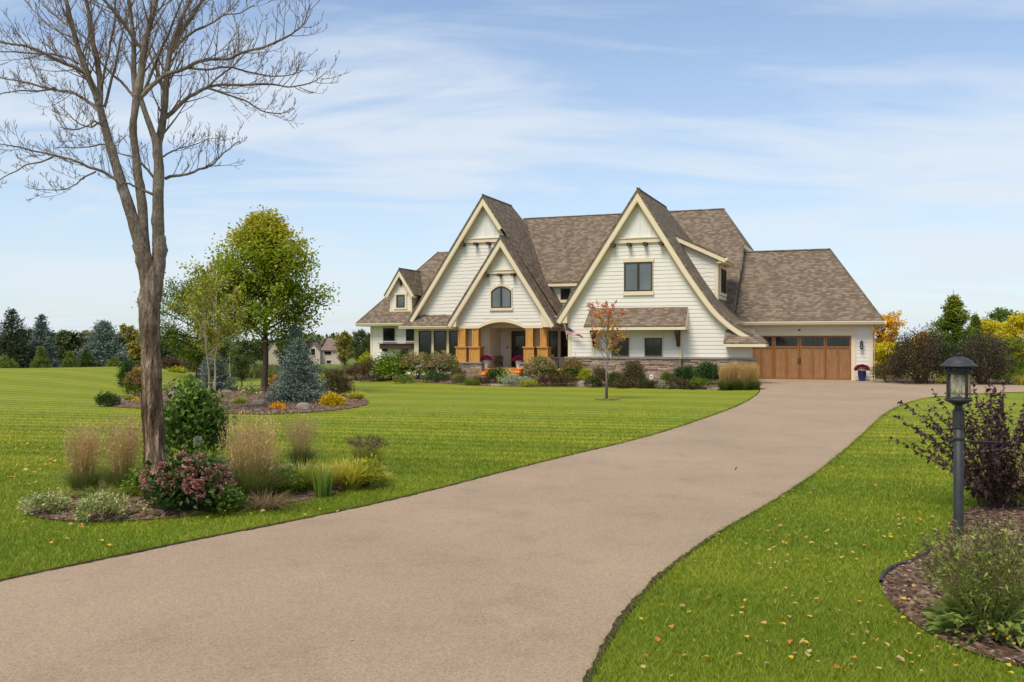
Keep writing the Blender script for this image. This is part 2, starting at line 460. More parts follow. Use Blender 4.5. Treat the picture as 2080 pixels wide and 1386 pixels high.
ang = np.linspace(-math.pi, math.pi, NA, endpoint=False)
ang = np.sign(ang) * (np.abs(ang) / math.pi) ** 1.6 * math.pi
rad = np.concatenate([[.3], 1.2 * (3500 / 1.2) ** (np.linspace(0, 1, NR - 1))])
A, R = np.meshgrid(ang, rad)
X = np.sin(A) * R; Y = np.cos(A) * R; Zg = gz(X, Y)
I = np.arange(NR - 1)[:, None] * NA; J = np.arange(NA)[None]; J2 = (J + 1) % NA
g.add(np.stack([X, Y, Zg], -1), np.stack([I + J, I + NA + J, I + NA + J2, I + J2], -1).reshape(-1, 4))
g.add([(0, 0, float(gz(0, 0)))] + [(X[0, j], Y[0, j], Zg[0, j]) for j in range(NA)], [(0, 1 + j, 1 + (j + 1) % NA) for j in range(NA)])
tag(g.build('lawn', M['lawn'], smooth=True), kind='structure')

# driveway: rows of surveyed left and right edges
LE = [(-900,1420),(-300,1258),(0,1183),(200,1141),(400,1099),(600,1060),(800,1018),(1000,966),(1150,928),(1300,893),(1400,862),(1480,834),(1520,815),(1541,800),(1544,792),(1541,784)]
RE = [(1080,1700),(1120,1560),(1160,1450),(1192,1386),(1222,1320),(1275,1240),(1345,1165),(1450,1088),(1560,1028),(1650,970),(1720,913),(1765,872),(1800,838),(1845,817),(1900,806),(1990,800),(2080,797),(2300,793),(2700,790)]
BK = [(2700,776.5),(2300,779),(2080,782),(1990,781),(1880,778.5),(1776,776),(1772,773.4),(1510,771.5)]
LEw = smooth_poly(poly_world(LE), 2, False); REw = smooth_poly(poly_world(RE), 2, False); BKw = poly_world(BK)
# the near end runs on behind the camera
near_l = np.array([[-9.5, 3.5], [-16, -3]]); near_r = np.array([[1.1, 1.0], [0.5, -6]])
DRV = np.vstack([near_r[::-1], REw, BKw, LEw[::-1], near_l])
from mathutils.geometry import delaunay_2d_cdt
def sheet(poly, dz, name, mat, step=.6, kind='structure', mound=0.):
    """closed outline filled with small triangles that follow the land"""
    P = densify(poly, True, step)
    keep = [0]
    for i in range(1, len(P)):
        if np.linalg.norm(P[i] - P[keep[-1]]) > .02: keep.append(i)
    P = P[keep]
    x0, y0 = P.min(0); x1, y1 = P.max(0)
    ys = []; y = y0
    while y < y1: y += step * (1 + max(0, y - 15) * .03); ys.append(y)
    GX, GY = np.meshgrid(np.arange(x0, x1, step * 1.15), ys); GX = GX.ravel(); GY = GY.ravel()
    k = inside(GX, GY, P); Q = np.column_stack([GX[k], GY[k]])
    if len(Q): 
        d = np.array([np.sqrt(((P - q) ** 2).sum(1)).min() for q in Q]); Q = Q[d > step * .35]
    n = len(P); allp = [Vector(map(float, q)) for q in np.vstack([P, Q])]
    vs, es, fs, *_ = delaunay_2d_cdt(allp, [(i, (i + 1) % n) for i in range(n)], [], 1, 1e-4)
    VV = np.array([(v.x, v.y) for v in vs])
    z = gz(VV[:, 0], VV[:, 1]) + dz
    if mound:
        d = np.array([np.sqrt(((P - q) ** 2).sum(1)).min() for q in VV]); z = z + mound * np.minimum(1, d / .6)
    mb = MB()
    F = []
    for f in fs:
        a_, b_, c_ = (VV[i] for i in f[:3])
        F.append(tuple(f) if (b_[0]-a_[0])*(c_[1]-a_[1]) - (b_[1]-a_[1])*(c_[0]-a_[0]) > 0 else tuple(reversed(f)))
    mb.add(np.column_stack([VV, z]), F)
    return tag(mb.build(name, mat, smooth=True), kind=kind)

t = NT('tan_asphalt'); P = t.pos()
sp1 = t.noise(P, 95., 5, .8); sp2 = t.noise(P, 240., 3, .8); bigd = t.noise(t.mapping(P, (1, 1, 1)), .35, 4)
vo = t.n('ShaderNodeTexVoronoi'); vo.inputs['Scale'].default_value = 75; t.l(P, vo.inputs['Vector'])
c = t.ramp(sp1, [(.3, (.235, .170, .112)), (.5, (.33, .246, .168)), (.7, (.42, .322, .228))])
c = t.mix(.55, c, t.ramp(vo.outputs['Color'], [(.1, (.66, .63, .62)), (.5, (.98, .98, .98)), (.92, (1.35, 1.34, 1.32))]), 'MULTIPLY')
c = t.mix(.6, c, t.ramp(bigd, [(.28, (.78, .785, .80)), (.72, (1.14, 1.12, 1.09))]), 'MULTIPLY')
st = t.noise(t.mapping(P, (1, 1, 1), (0, 0, .6)), 1.4, 6, .65)
c = t.mix(.5, c, t.ramp(st, [(.30, (.72, .71, .70)), (.48, (1, 1, 1))]), 'MULTIPLY')
t.set(c, .85, .25); t.bump(t.noise(P, 130., 4, .8), .55, .008)
M['asphalt'] = t.mat
sheet(DRV, .012, 'driveway', M['asphalt'], .9)

# dark crumbling edge and cut soil on both sides of the driveway
M['soil'] = simple('dark_edge_soil', (.045, .032, .022), .95, .05, .45, 30., .8, 40.)
def edge_strip(line, side, name):
    P = densify(line, False, .06)
    T = np.gradient(P, axis=0); T /= np.linalg.norm(T, axis=1)[:, None]
    Nn = np.stack([-T[:, 1], T[:, 0]], 1) * side
    k = len(P); rg = np.random.default_rng(5)
    j = rg.normal(0, .012, k); j2 = np.abs(np.convolve(rg.normal(0, .06, k + 8), np.ones(9) / 9, 'valid')[:k]) * .5 * (np.sin(np.arange(k) * .021) > -.4) + rg.uniform(0, .018, k)
    A0 = P - Nn * (.004 + j * .6 + j2)[:, None]; B0 = P + Nn * .012
    z = gz(P[:, 0], P[:, 1])
    V = np.vstack([np.column_stack([A0, z + .0165]), np.column_stack([B0, z + .022]), np.column_stack([P + Nn * .03, z + .02])])
    i = np.arange(k - 1)
    m = MB(); m.add(V, np.vstack([np.stack([i, i + 1, i + k + 1, i + k], 1), np.stack([i + k, i + k + 1, i + 2*k + 1, i + 2*k], 1)]))
    tag(m.build(name, M['soil']), kind='structure')
edge_strip(LEw, 1, 'driveway_left_edge'); edge_strip(REw, -1, 'driveway_right_edge')

# mulch
t = NT('shredded_mulch'); P = t.pos()
v = t.n('ShaderNodeTexVoronoi'); v.inputs['Scale'].default_value = 34; v.inputs['Randomness'].default_value = 1
t.l(t.mapping(P, (1, .45, 1), (0, 0, .7)), v.inputs['Vector'])
c = t.ramp(v.outputs['Color'], [(.1, (.055, .030, .018)), (.4, (.14, .084, .055)), (.65, (.23, .15, .105)), (.9, (.42, .31, .23))])
c = t.mix(.5, c, t.ramp(t.noise(P, 3., 5), [(.3, (.6, .58, .56)), (.7, (1.1, 1.08, 1.05))]), 'MULTIPLY')
t.set(c, .95, .08); t.bump(t.math('ADD', v.outputs['Distance'], t.noise(P, 60., 5, .7)), .9, .03)
M['mulch'] = t.mat
def bed(pts, name, mound=.06, step=.35):
    P = smooth_poly(poly_world(pts), 2)
    sheet(P, .02, name, M['mulch'], step, mound=mound); return P
BED_ISL = bed([(38,1035),(70,1056),(180,1064),(330,1057),(470,1042),(590,1025),(700,1000),(780,975),(793,964),(775,955),(700,952),(640,948),(600,942),(540,945),(440,935),(340,945),(280,972),(200,990),(110,1003),(50,1016)], 'island_mulch_bed')
BED_MID = bed([(195,822),(240,829),(330,832),(400,838),(500,843),(580,842),(680,835),(740,826),(752,818),(735,808),(690,801),(600,796),(480,792),(380,792),(300,797),(235,808)], 'middle_mulch_bed', .10, .6)
BED_RGT = bed([(1788,1186),(1800,1222),(1845,1262),(1905,1302),(1985,1335),(2080,1362),(2200,1385),(2420,1340),(2350,1120),(2250,1020),(2080,1018),(1985,1030),(1935,1052),(1930,1085),(1895,1122),(1840,1146),(1806,1162)], 'right_mulch_bed', .05, .3)
BED_HSE = bed([(690,774),(800,774.5),(900,779),(960,783.5),(1040,786),(1150,785.5),(1300,788.5),(1440,791),(1520,792.5),(1541,791),(1542,780),(1536,771),(1400,767.5),(1200,766.5),(1050,764.5),(900,764.5),(760,764.5),(690,766)], 'house_mulch_bed', .04, .8)
BED_BCK = bed([(1776,776),(1880,778),(1990,780.5),(2080,781.5),(2300,778.5),(2300,768),(2080,769),(1900,767),(1776,767)], 'back_mulch_bed', .04, 1.2)
BEDS = [BED_ISL, BED_MID, BED_RGT, BED_HSE, BED_BCK]
# ------------------------------------------------------------------ the house
house = empty('house', (OX, OY, 0), -TH, label='large cream sided house with steep shingled gables, stone base and cedar porch posts', cat='house')
HM = [M['siding'], M['trim'], M['shingle'], M['soffit'], M['stone']]
def hp(mb, name, mats, parent=None, uv=False, smooth=False, **k):
    return tag(mb.build(name, mats, parent or house, uv=uv, smooth=smooth), **k)

def hps(mb, name, mats, parent=None):
    """each piece of the list as a part of its own"""
    for v, f in zip(mb.V, mb.F):
        q = MB(); q.V = [v]; q.F = [(f[0] - f[0].min(), f[1], f[2])]; q.n = len(v); hp(q, name, mats, parent)
def siding(mb, bl, br, za, zb, b, step=.178, proud=.017, wavy=False, frame=None, m=0, rg=random.Random(3)):
    """lap boards on a wall; bl/br give the wall's ends at a height"""
    fr = frame or (lambda s, off, z: (s, b - off, z))
    z = za
    while z < zb - .01:
        zt = min(z + step, zb)
        l0, r0, l1, r1 = bl(z), br(z), bl(zt), br(zt)
        if r0 - l0 > .02:
            if r1 < l1: l1 = r1 = (l1 + r1) / 2
            if not wavy:
                V = [fr(l0, proud, z), fr(r0, proud, z), fr(r1, .002, zt), fr(l1, .002, zt), fr(l0, 0, z), fr(r0, 0, z)]
                mb.add(V, [(0, 1, 2, 3), (4, 5, 1, 0)], m)
            else:
                s = l0 - rg.random() * .2; dz = 0
                while s < r0:
                    wd = rg.uniform(.12, .3); dz = rg.choice([0, .02, .035, .012])
                    e = min(s + wd, r0); s0 = max(s, l0)
                    if e - s0 > .01:
                        t0 = min(max(s0, l1), r1); t1 = min(max(e, l1), r1); zz = z - dz
                        V = [fr(s0, proud, zz), fr(e, proud, zz), fr(t1, .002, zt), fr(t0, .002, zt), fr(s0, 0, zz), fr(e, 0, zz)]
                        mb.add(V, [(0, 1, 2, 3), (4, 5, 1, 0)], m)
                    s += wd
        z = zt
def offset(prof, d):
    P = np.array(prof, float); n = len(P); out = []
    seg = P[1:] - P[:-1]; seg /= np.linalg.norm(seg, axis=1)[:, None]
    nr = np.stack([seg[:, 1], -seg[:, 0]], 1)          # pointing down/inside for left-to-right profiles
    for i in range(n):
        if i == 0: m = nr[0]
        elif i == n - 1: m = nr[-1]
        else:
            m = nr[i - 1] + nr[i]; m = m / (np.linalg.norm(m) ** 2) * 2
        out.append(P[i] + m * d)
    return np.array(out)
def band(mb, prof, d0, d1, b0, b1, m=0):
    """boards following a roof profile between depths d0 and d1 below it"""
    A, B = offset(prof, d0), offset(prof, d1)
    bb = b1 if callable(b1) else (lambda p: b1)
    for i in range(len(A) - 1):
        q = [A[i], A[i+1], B[i+1], B[i]]
        P = [(p[0], b0, p[1]) for p in q] + [(p[0], bb(p), p[1]) for p in q]
        mb.add(P, [(0,1,2,3),(7,6,5,4),(0,4,5,1),(1,5,6,2),(2,6,7,3),(3,7,4,0)], m)
def interp_side(prof, side):
    """a as function of z on one flank of a gable profile"""
    P = np.array(prof); k = int(P[:, 1].argmax())
    Q = P[:k+1] if side < 0 else P[k:][::-1]
    return lambda z: float(np.interp(z, Q[:, 1], Q[:, 0]))

def stonewall(mb, s0, s1, z0, z1, frame, seed=1, depth=.11):
    rg = random.Random(seed); z = z0
    while z < z1 - .02:
        h = min(rg.choice([.055, .075, .09, .12]), z1 - z)
        s = s0 - rg.random() * .3
        while s < s1:
            wd = rg.uniform(.14, .62); a, e = max(s, s0), min(s + wd, s1)
            if e - a > .03:
                o = depth + rg.uniform(-.02, .025); g_ = .005
                V = [frame(a+g_, 0, z+g_), frame(e-g_, 0, z+g_), frame(e-g_, 0, z+h-g_), frame(a+g_, 0, z+h-g_),
                     frame(a+g_, o, z+g_), frame(e-g_, o, z+g_), frame(e-g_, o, z+h-g_), frame(a+g_, o, z+h-g_)]
                mb.add(V, [(4,5,6,7),(0,4,7,3),(5,1,2,6),(7,6,2,3),(0,1,5,4)], 0, rg.random())
            s += wd
        z += h
    V = [frame(s0, depth - .04, z0), frame(s1, depth - .04, z0), frame(s1, depth - .04, z1), frame(s0, depth - .04, z1)]
    mb.add(V, [(0, 1, 2, 3)], 0, .0)

def window(a0, a1, z0, z1, b, cols=1, rows=1, glass='glass_dark', arch=0., trim=(.11, .13, .13), frame=None, grid=(1, 1), sill=True, split=True):
    """frame proud of plane b; children glass, sash bars and casing"""
    fr = frame or (lambda s, off, z: (s, b - off, z))
    def bx(mb, s0, s1, o0, o1, za, zb, m=0):
        P = [fr(s0,o0,za), fr(s1,o0,za), fr(s1,o1,za), fr(s0,o1,za), fr(s0,o0,zb), fr(s1,o0,zb), fr(s1,o1,zb), fr(s0,o1,zb)]
        mb.hexa(P, m)
    f = MB(); t_ = .055
    zt = z1 - arch
    bx(f, a0, a0+t_, .0, .075, z0, zt); bx(f, a1-t_, a1, .0, .075, z0, zt); bx(f, a0+t_, a1-t_, .0, .072, z0, z0+t_)
    if not arch: bx(f, a0+t_, a1-t_, .0, .072, z1-t_, z1)
    for k in range(1, cols):
        s = a0 + (a1 - a0) * k / cols; bx(f, s-.05, s+.05, .0, .07, z0+t_, (z1 if arch else z1)-t_)
    ac = (a0 + a1) / 2; hw = (a1 - a0) / 2
    def arc(s, e=0.): return zt + (arch + e) * math.sqrt(max(0, 1 - ((s - ac) / (hw + e)) ** 2)) if arch else z1
    if arch:
        n = 14
        for k in range(n):
            s, e = a0 + (a1-a0)*k/n, a0 + (a1-a0)*(k+1)/n
            A = zt + arch * (1 - ((s-ac)/hw)**2); B = zt + arch * (1 - ((e-ac)/hw)**2)
            P = [fr(s,.0,A-t_), fr(e,.0,B-t_), fr(e,.072,B-t_), fr(s,.072,A-t_), fr(s,.0,A), fr(e,.0,B), fr(e,.072,B), fr(s,.072,A)]
            f.hexa(P)
    fo = hp(f, 'window', M['frame'])
    gm = MB()
    if arch:
        n = 14; pts = [(a0+.03, z0+.03), (a1-.03, z0+.03)] + [(ac + (hw-.03)*(1-2*k/n), zt + arch*(1-(1-2*k/n)**2)-.03) for k in range(n+1)]
        gm.add([fr(p[0], .035, p[1]) for p in pts], [list(range(len(pts)))])
    else:
        gm.add([fr(a0+.02,.035,z0+.02), fr(a1-.02,.035,z0+.02), fr(a1-.02,.035,z1-.02), fr(a0+.02,.035,z1-.02)], [(0,1,2,3)])
    hp(gm, 'glass', M[glass], fo)
    if grid != (1, 1) or rows > 1:
        s_ = MB()
        for c in range(cols):
            w0 = a0 + (a1-a0)*c/cols; w1 = a0 + (a1-a0)*(c+1)/cols
            for k in range(1, grid[0]):
                s = w0 + (w1-w0)*k/grid[0]; bx(s_, s-.011, s+.011, .036, .05, z0+t_, zt-t_)
        for k in range(1, grid[1]):
            z = z0 + (zt-z0)*k/grid[1]; bx(s_, a0+t_, a1-t_, .036, .049, z-.011, z+.011)
        if rows > 1: z = (z0+z1)/2; bx(s_, a0+t_, a1-t_, .036, .062, z-.03, z+.03)
        hp(s_, 'glazing_bars', M['frame'], fo)
    if trim:
        c = MB(); ts, tt, tb = trim
        bx(c, a0-ts, a0, 0, .045, z0-.005, zt); bx(c, a1, a1+ts, 0, .045, z0-.005, zt)
        if arch:
            n = 14
            for k in range(n):
                u0, u1 = -1 + 2*k/n, -1 + 2*(k+1)/n
                A0, B0 = zt + arch*(1-u0*u0), zt + arch*(1-u1*u1)
                P = [fr(ac+hw*u0,0,A0), fr(ac+hw*u1,0,B0), fr(ac+hw*u1,.045,B0), fr(ac+hw*u0,.045,A0),
                     fr(ac+(hw+ts)*u0,0,A0+tt), fr(ac+(hw+ts)*u1,0,B0+tt), fr(ac+(hw+ts)*u1,.045,B0+tt), fr(ac+(hw+ts)*u0,.045,A0+tt)]
                c.hexa(P)
        else: bx(c, a0-ts-.03, a1+ts+.03, 0, .055, z1, z1+tt)
        if sill: bx(c, a0-ts-.03, a1+ts+.03, 0, .07, z0-tb, z0-.005)
        hp(c, 'casing', M['trim'], fo)
    return fo

def gutter(p0, p1, out, name='gutter', r=.065):
    """open K-style trough between two points; out is its outward direction in plan"""
    p0, p1 = np.array(p0, float), np.array(p1, float); o = np.array([out[0], out[1], 0.])
    pr = [(0, .07), (0, -.05), (.03, -.075), (.09, -.07), (.105, -.02), (.13, .02), (.13, .065), (.115, .065), (.115, .02), (.09, -.015), (.08, -.055), (.02, -.055)]
    V = [p0 + o * a + np.array([0, 0, z]) for a, z in pr] + [p1 + o * a + np.array([0, 0, z]) for a, z in pr]
    n = len(pr); mb = MB(); F = [(i, i+1, i+1+n, i+n) for i in range(n-1)]
    mb.add(V, F); mb.add(V, [[0, 1, 2, 3, 4, 5, 6]]); mb.add(V, [[n, n+1, n+2, n+3, n+4, n+5, n+6]])
    return hp(mb, name, M['gutter'])

bG2, rG2 = -5.25, -5.6
bG3, rG3 = -1.2, -1.6
bG1, rG1 = 0., -.4
S = 1.54
# ---- profiles in (a, z)
apex2 = L(z2(595, 42), rG2)
foot2 = L(z2(53, 905), rG2)
right2 = np.array([L(z2(*p), rG2) for p in [(880,490),(935,577),(1000,670),(1060,755),(1120,832),(1190,898),(1270,957),(1350,1001)]])
right2 = [tuple(p) for p in smooth_poly(right2, 2, False)]
prof2 = [foot2, apex2] + right2
apex1 = L(z1(925, 53), rG1); foot1 = L(z1(425, 890), rG1)
slope1 = (apex1[1] - foot1[1]) / (apex1[0] - foot1[0])
apex3 = L(z1(1043, 326), rG3); foot3l = L(z1(678, 922), rG3); foot3r = L(z1(1414, 922), rG3)
prof3 = [foot3l, apex3, foot3r]
foot1r = (foot3r[0] + .0, apex1[1] - slope1 * (foot3r[0] - apex1[0]))
prof1 = [foot1, apex1, foot1r]
print('prof', [tuple(round(c, 2) for c in p) for p in (apex1, foot1, foot1r, apex2, foot2, right2[-1], apex3, foot3l, foot3r)], slope1)

# ---- roofs (one mesh per roof)
def mainz(b): return 4.06 + 1.01 * b
r = MB()
Rr = -6.24; RE_ = -7.57
r.slab([(-19.3, 1., mainz(1)), (-10.4, 1., mainz(1)), (-10.4, -.95, mainz(-.95)), (Rr, -.95, mainz(-.95)), (Rr, 2.91, mainz(2.91)), (RE_, 5., mainz(5)), (-19.3, 5., mainz(5))], .10)
r.slab([(RE_, 5, mainz(5)), (Rr, 2.91, mainz(2.91)), (Rr, 7.09, mainz(2.91))], .10)
r.slab([(-19.3, 5, mainz(5)), (RE_, 5, mainz(5)), (Rr, 7.09, mainz(2.91)), (Rr, 11, mainz(-1)), (-19.3, 11, mainz(-1))], .10)
r.tube([(-19.3, 5, mainz(5)+.01), (RE_, 5, mainz(5)+.01)], .05, 6)
hp(r, 'main_roof', M['shingle'], uv=True)
f = MB()
f.box(Rr-.04, Rr+.02, 2.91, 7.09, 6.72, 6.93)
f.box(Rr-.42, Rr-.04, 2.95, 7.05, 6.72, 6.76)
hp(f, 'roof_fascia', M['trim'])
# side gable wall of the main block, above the garage roof
wq = MB(); pts = [(-.8, 0), (10.8, 0), (10.8, 3.2), (7.0, 6.8), (3.0, 6.8), (-.4, 3.5), (-.8, 3.1)]
V = [(Rr-.30, p[0], p[1]) for p in pts] + [(Rr-.6, p[0], p[1]) for p in pts]
wq.add(V, [list(range(7))]); wq.add(V, [(i, i+7, (i+1)%7+7, (i+1)%7) for i in range(7)])
siding(wq, lambda z: max(3.0, z - 3.8 + .02), lambda z: min(7.0, 10.8 - z + 3.), 5.5, 6.75, 0, frame=lambda s, o, z: (Rr-.30+o, s, z))
hp(wq, 'upper_side_wall', M['siding'])

r = MB(); ez = 2.83
gs = (6.53 - ez) / 3.7
r.slab([(-6.30, -.5, ez), (.5, -.5, ez), (-2.0, 3.2, 6.53), (-6.30, 3.2, 6.53)], .09)
r.slab([(.5, -.5, ez), (.5, 6.9, ez), (-2.0, 3.2, 6.53)], .09)
r.slab([(-6.30, 3.2, 6.53), (-2.0, 3.2, 6.53), (.5, 6.9, ez), (-6.30, 6.9, ez)], .09)
r.tube([(-6.3, 3.2, 6.55), (-2.0, 3.2, 6.55)], .055, 6); r.tube([(.5, -.5, ez), (-2.0, 3.2, 6.54)], .035, 5)
hp(r, 'garage_roof', M['shingle'], uv=True)
r = MB(); e3 = 2.94; aw = -27.97; rz3, rb3 = e3 + 4.4, 4.9
r.slab([(aw, .5, e3), (-19.6, .5, e3), (-19.6, rb3, rz3), (-24.8, rb3, rz3)], .09)
r.slab([(aw, 9.3, e3), (aw, .5, e3), (-24.8, rb3, rz3)], .09)
r.slab([(-19.6, 9.3, e3), (aw, 9.3, e3), (-24.8, rb3, rz3), (-19.6, rb3, rz3)], .09)
r.tube([(aw, .5, e3), (-24.8, rb3, rz3+.01)], .035, 5)
hp(r, 'left_wing_roof', M['shingle'], uv=True)

def gable_roof(name, prof, bf, bridge, zb=.6, d=.085, clipz=None, sub=1):
    za = max(p[1] for p in prof)
    r = MB()
    def bend(p):
        if clipz is not None and p[1] < clipz: return bf + .8
        return bridge + (za - p[1]) * zb
    band(r, prof, 0, d, bf, bend)
    ap = max(prof, key=lambda p: p[1])
    r.tube([(ap[0], bf, ap[1]+.005), (ap[0], bridge, ap[1]+.005)], .045, 6)
    return hp(r, name, M['shingle'], uv=True)
# insert a break in the curved flank where it passes the garage wall
gable_roof('right_gable_roof', prof2, rG2 - .03, .8, zb=1.2, clipz=2.85)
gable_roof('left_gable_roof', prof1, rG1 - .03, 4.0)
r = MB(); band(r, prof3, 0, .085, rG3 - .03, lambda p: .02 if p[0] < apex3[0] - .06 else rG1 - .035); r.tube([(apex3[0], rG3 - .03, apex3[1]+.005), (apex3[0], rG1 - .04, apex3[1]+.005)], .04, 6); hp(r, 'porch_gable_roof', M['shingle'], uv=True)
# the porch gable's left slope runs on to the wall behind
# back faces of the two big gables
r = MB()
r.add([(apex1[0], 4., apex1[1]), (foot1[0], 4. + (apex1[1]-foot1[1])*.6, foot1[1]), (foot1r[0], 4. + (apex1[1]-foot1r[1])*.6, foot1r[1])], [(0, 1, 2)])
r.add([(apex2[0], .8, apex2[1]), (foot2[0], .8 + (apex2[1]-foot2[1])*1.2, foot2[1]), (right2[4][0], .8 + (apex2[1]-right2[4][1])*1.2, right2[4][1])], [(0, 1, 2)])
hp(r, 'rear_roof', M['shingle'], uv=True)

def rake(name, prof, bf, bw, side=0, w=.205):
    """barge boards, soffit and frieze along a gable"""
    k = int(np.array(prof)[:, 1].argmax())
    f = MB(); band(f, prof, .086, .086 + w, bf, bf + .05); band(f, prof, .088 + w, .088 + w + .03, bf + .012, bf + .045)
    hp(f, 'barge_board', M['trim'])
    s = MB(); band(s, prof, .25, .28, bf + .05, bw); hp(s, 'rake_soffit', M['soffit'])
    z_ = MB(); band(z_, prof, .281, .46, bw - .032, bw); hp(z_, 'frieze_board', M['trim'])
rake('right_gable', prof2, rG2, bG2)
rake('porch_gable', prof3, rG3, bG3)
pr1 = [foot1, apex1, (apex3[0] - .3, apex1[1] - slope1 * (apex3[0] - .3 - apex1[0]))]
rake('left_gable', pr1, rG1, bG1)

# closed triangular ends of the rakes (boxed returns)
rt = MB()
in2 = offset(prof2, .33); in3 = offset(prof3, .33)
wl2 = L(z2(146, 900), bG2)[0]
def ret(foot, wallx, slope, bf, bw, top):
    sgn = 1 if wallx > foot[0] else -1
    poly = [(foot[0] + sgn*.06, foot[1] - .13), (wallx, foot[1] - .13), (wallx, foot[1] + abs(wallx-foot[0])*slope - .30), (foot[0] + sgn*.06, foot[1] - .02)]
    if sgn < 0: poly = poly[::-1]
    q = MB(); q.prism(poly, bf + .055, bw); hp(q, 'rake_return', M['trim'])
ret(foot2, wl2, S, rG2, bG2, 0)
wl3, wr3 = L(z1(764, 930), bG3)[0], L(z1(1330, 930), bG3)[0]
ret(foot3l, wl3, S, rG3, bG3, 0); ret(foot3r, wr3, S, rG3, bG3, 0)

# ---- right gable wall
cr2 = L((1527, 710), bG2)[0]
capz = L((1340, 727), bG2)[1]
print('cap z', capz, 'corner', cr2, 'wl2', wl2, 'wl3 wr3', wl3, wr3)
pl, pr = interp_side(offset(prof2, .30), -1), interp_side(offset(prof2, .30), 1)
bl = lambda z: max(wl2, pl(z)); br = lambda z: min(cr2, pr(z))
coll2 = L(z2(600, 385), bG2)[1]
wll = MB(); siding(wll, bl, br, capz + .04, coll2, bG2)
hp(wll, 'right_gable_siding', M['siding'])
bw = MB()   # solid walls behind the boards
zs = [0, 2.0, 2.4, 3, 3.6, 4.4, 5.2, 6.2, 7.2, 8.2, 8.9]
poly = [(bl(z), z) for z in zs][::-1] + [(br(z), z) for z in zs]
bw.prism(poly[::-1], bG2 + .004, bG2 + .35)
bw.box(wl2 + .004, wl2 + .3, bG2 + .36, 1.6, 0, 2.7)
aE2 = interp_side(prof2, 1)(2.88)
bw.box(aE2 - .9, aE2 - .4, -4.9, .3, 0, 2.9)
hp(bw, 'right_gable_wall', M['siding'])
def board_batten(apx, zc, prof, b):
    a, c = interp_side(offset(prof, .42), -1), interp_side(offset(prof, .42), 1)
    m = MB(); zt = max(p[1] for p in offset(prof, .42))
    m.prism([(a(zc), zc), (c(zc), zc), ((a(zt)+c(zt))/2, zt)], b - .02, b + .05)
    s = a(zc) + .25
    s = apx - math.floor((apx - a(zc)) / .52) * .52 + .02
    while s < c(zc):
        k = 1.54; zz = min(zt - abs(s - apx) * k * 1.0, zt) - .03
        if zz > zc + .1: m.box(s - .025, s + .025, b - .042, b - .021, zc, zz)
        s += .52
    hp(m, 'board_and_batten_panel', M['panel'])
board_batten(apex2[0], coll2 + .1, prof2, bG2)
def collar(z, prof, b, n, brs, h=.2):
    a, c = interp_side(offset(prof, .33), -1)(z), interp_side(offset(prof, .33), 1)(z)
    m = MB(); m.box(a, c, b - .10, b, z - h/2, z + h/2); m.box(a, c, b - .14, b, z + h/2, z + h/2 + .05)
    hp(m, 'collar_trim', M['trim'])
    for px in brs:
        q = MB(); q.box(px - .085, px + .085, b - .36, b, z - h/2 - .155, z - h/2 - .003); hp(q, 'beam_end', M['darkwood'])
collar(coll2, prof2, bG2, 4, [L(z2(x, 412), bG2)[0] for x in (443, 548, 652, 757)])
# stone base, cap, corner boards
st_ = MB(); stonewall(st_, wl2 - .08, cr2 + .08, -.05, capz - .05, lambda s, o, z: (s, bG2 - o, z), 3)
stonewall(st_, bG2 - .08, bG2 + .36, -.05, capz - .05, lambda s, o, z: (cr2 + o, s, z), 4)
stonewall(st_, -4.9, 0, -.05, capz - .05, lambda s, o, z: (aE2 - .4 + o, s, z), 14)
stonewall(st_, bG2 - .08, 1.5, -.05, capz - .05, lambda s, o, z: (wl2 - o, s, z), 9)
hp(st_, 'stone_wainscot', M['stone'])
c_ = MB(); c_.box(wl2 - .16, cr2 + .17, bG2 - .17, bG2, capz - .05, capz + .02); c_.box(cr2, cr2 + .17, bG2, bG2 + .4, capz - .05, capz + .02); c_.box(wl2 - .16, wl2, bG2, 1.5, capz-.05, capz+.02)
hp(c_, 'stone_cap', M['cap'])
k_ = MB(); k_.box(cr2 - .13, cr2 + .02, bG2 - .03, bG2 + .12, capz + .022, 2.15); k_.box(wl2 - .03, wl2 + .12, bG2 - .03, bG2 + .1, capz + .022, foot2[1] - .14)
hps(k_, 'corner_board', M['trim'])
# left side wall of the right wing (faces the porch)
sw = MB(); siding(sw, lambda z: bG2 + .1, lambda z: 1.6, capz + .03, 2.7, 0, frame=lambda s, o, z: (wl2 - o, s, z)); hp(sw, 'porch_side_wall', M['siding'])

def wz(za, zb, b, conv, **k):
    p, q = L(conv(*za), b), L(conv(*zb), b)
    return window(min(p[0], q[0]), max(p[0], q[0]), min(p[1], q[1]), max(p[1], q[1]), b - .004, **k)
wz((510, 717), (695, 521), bG2 - .012, z2, cols=2, glass='glass_mid', trim=(.03, .18, .18), grid=(1, 1))
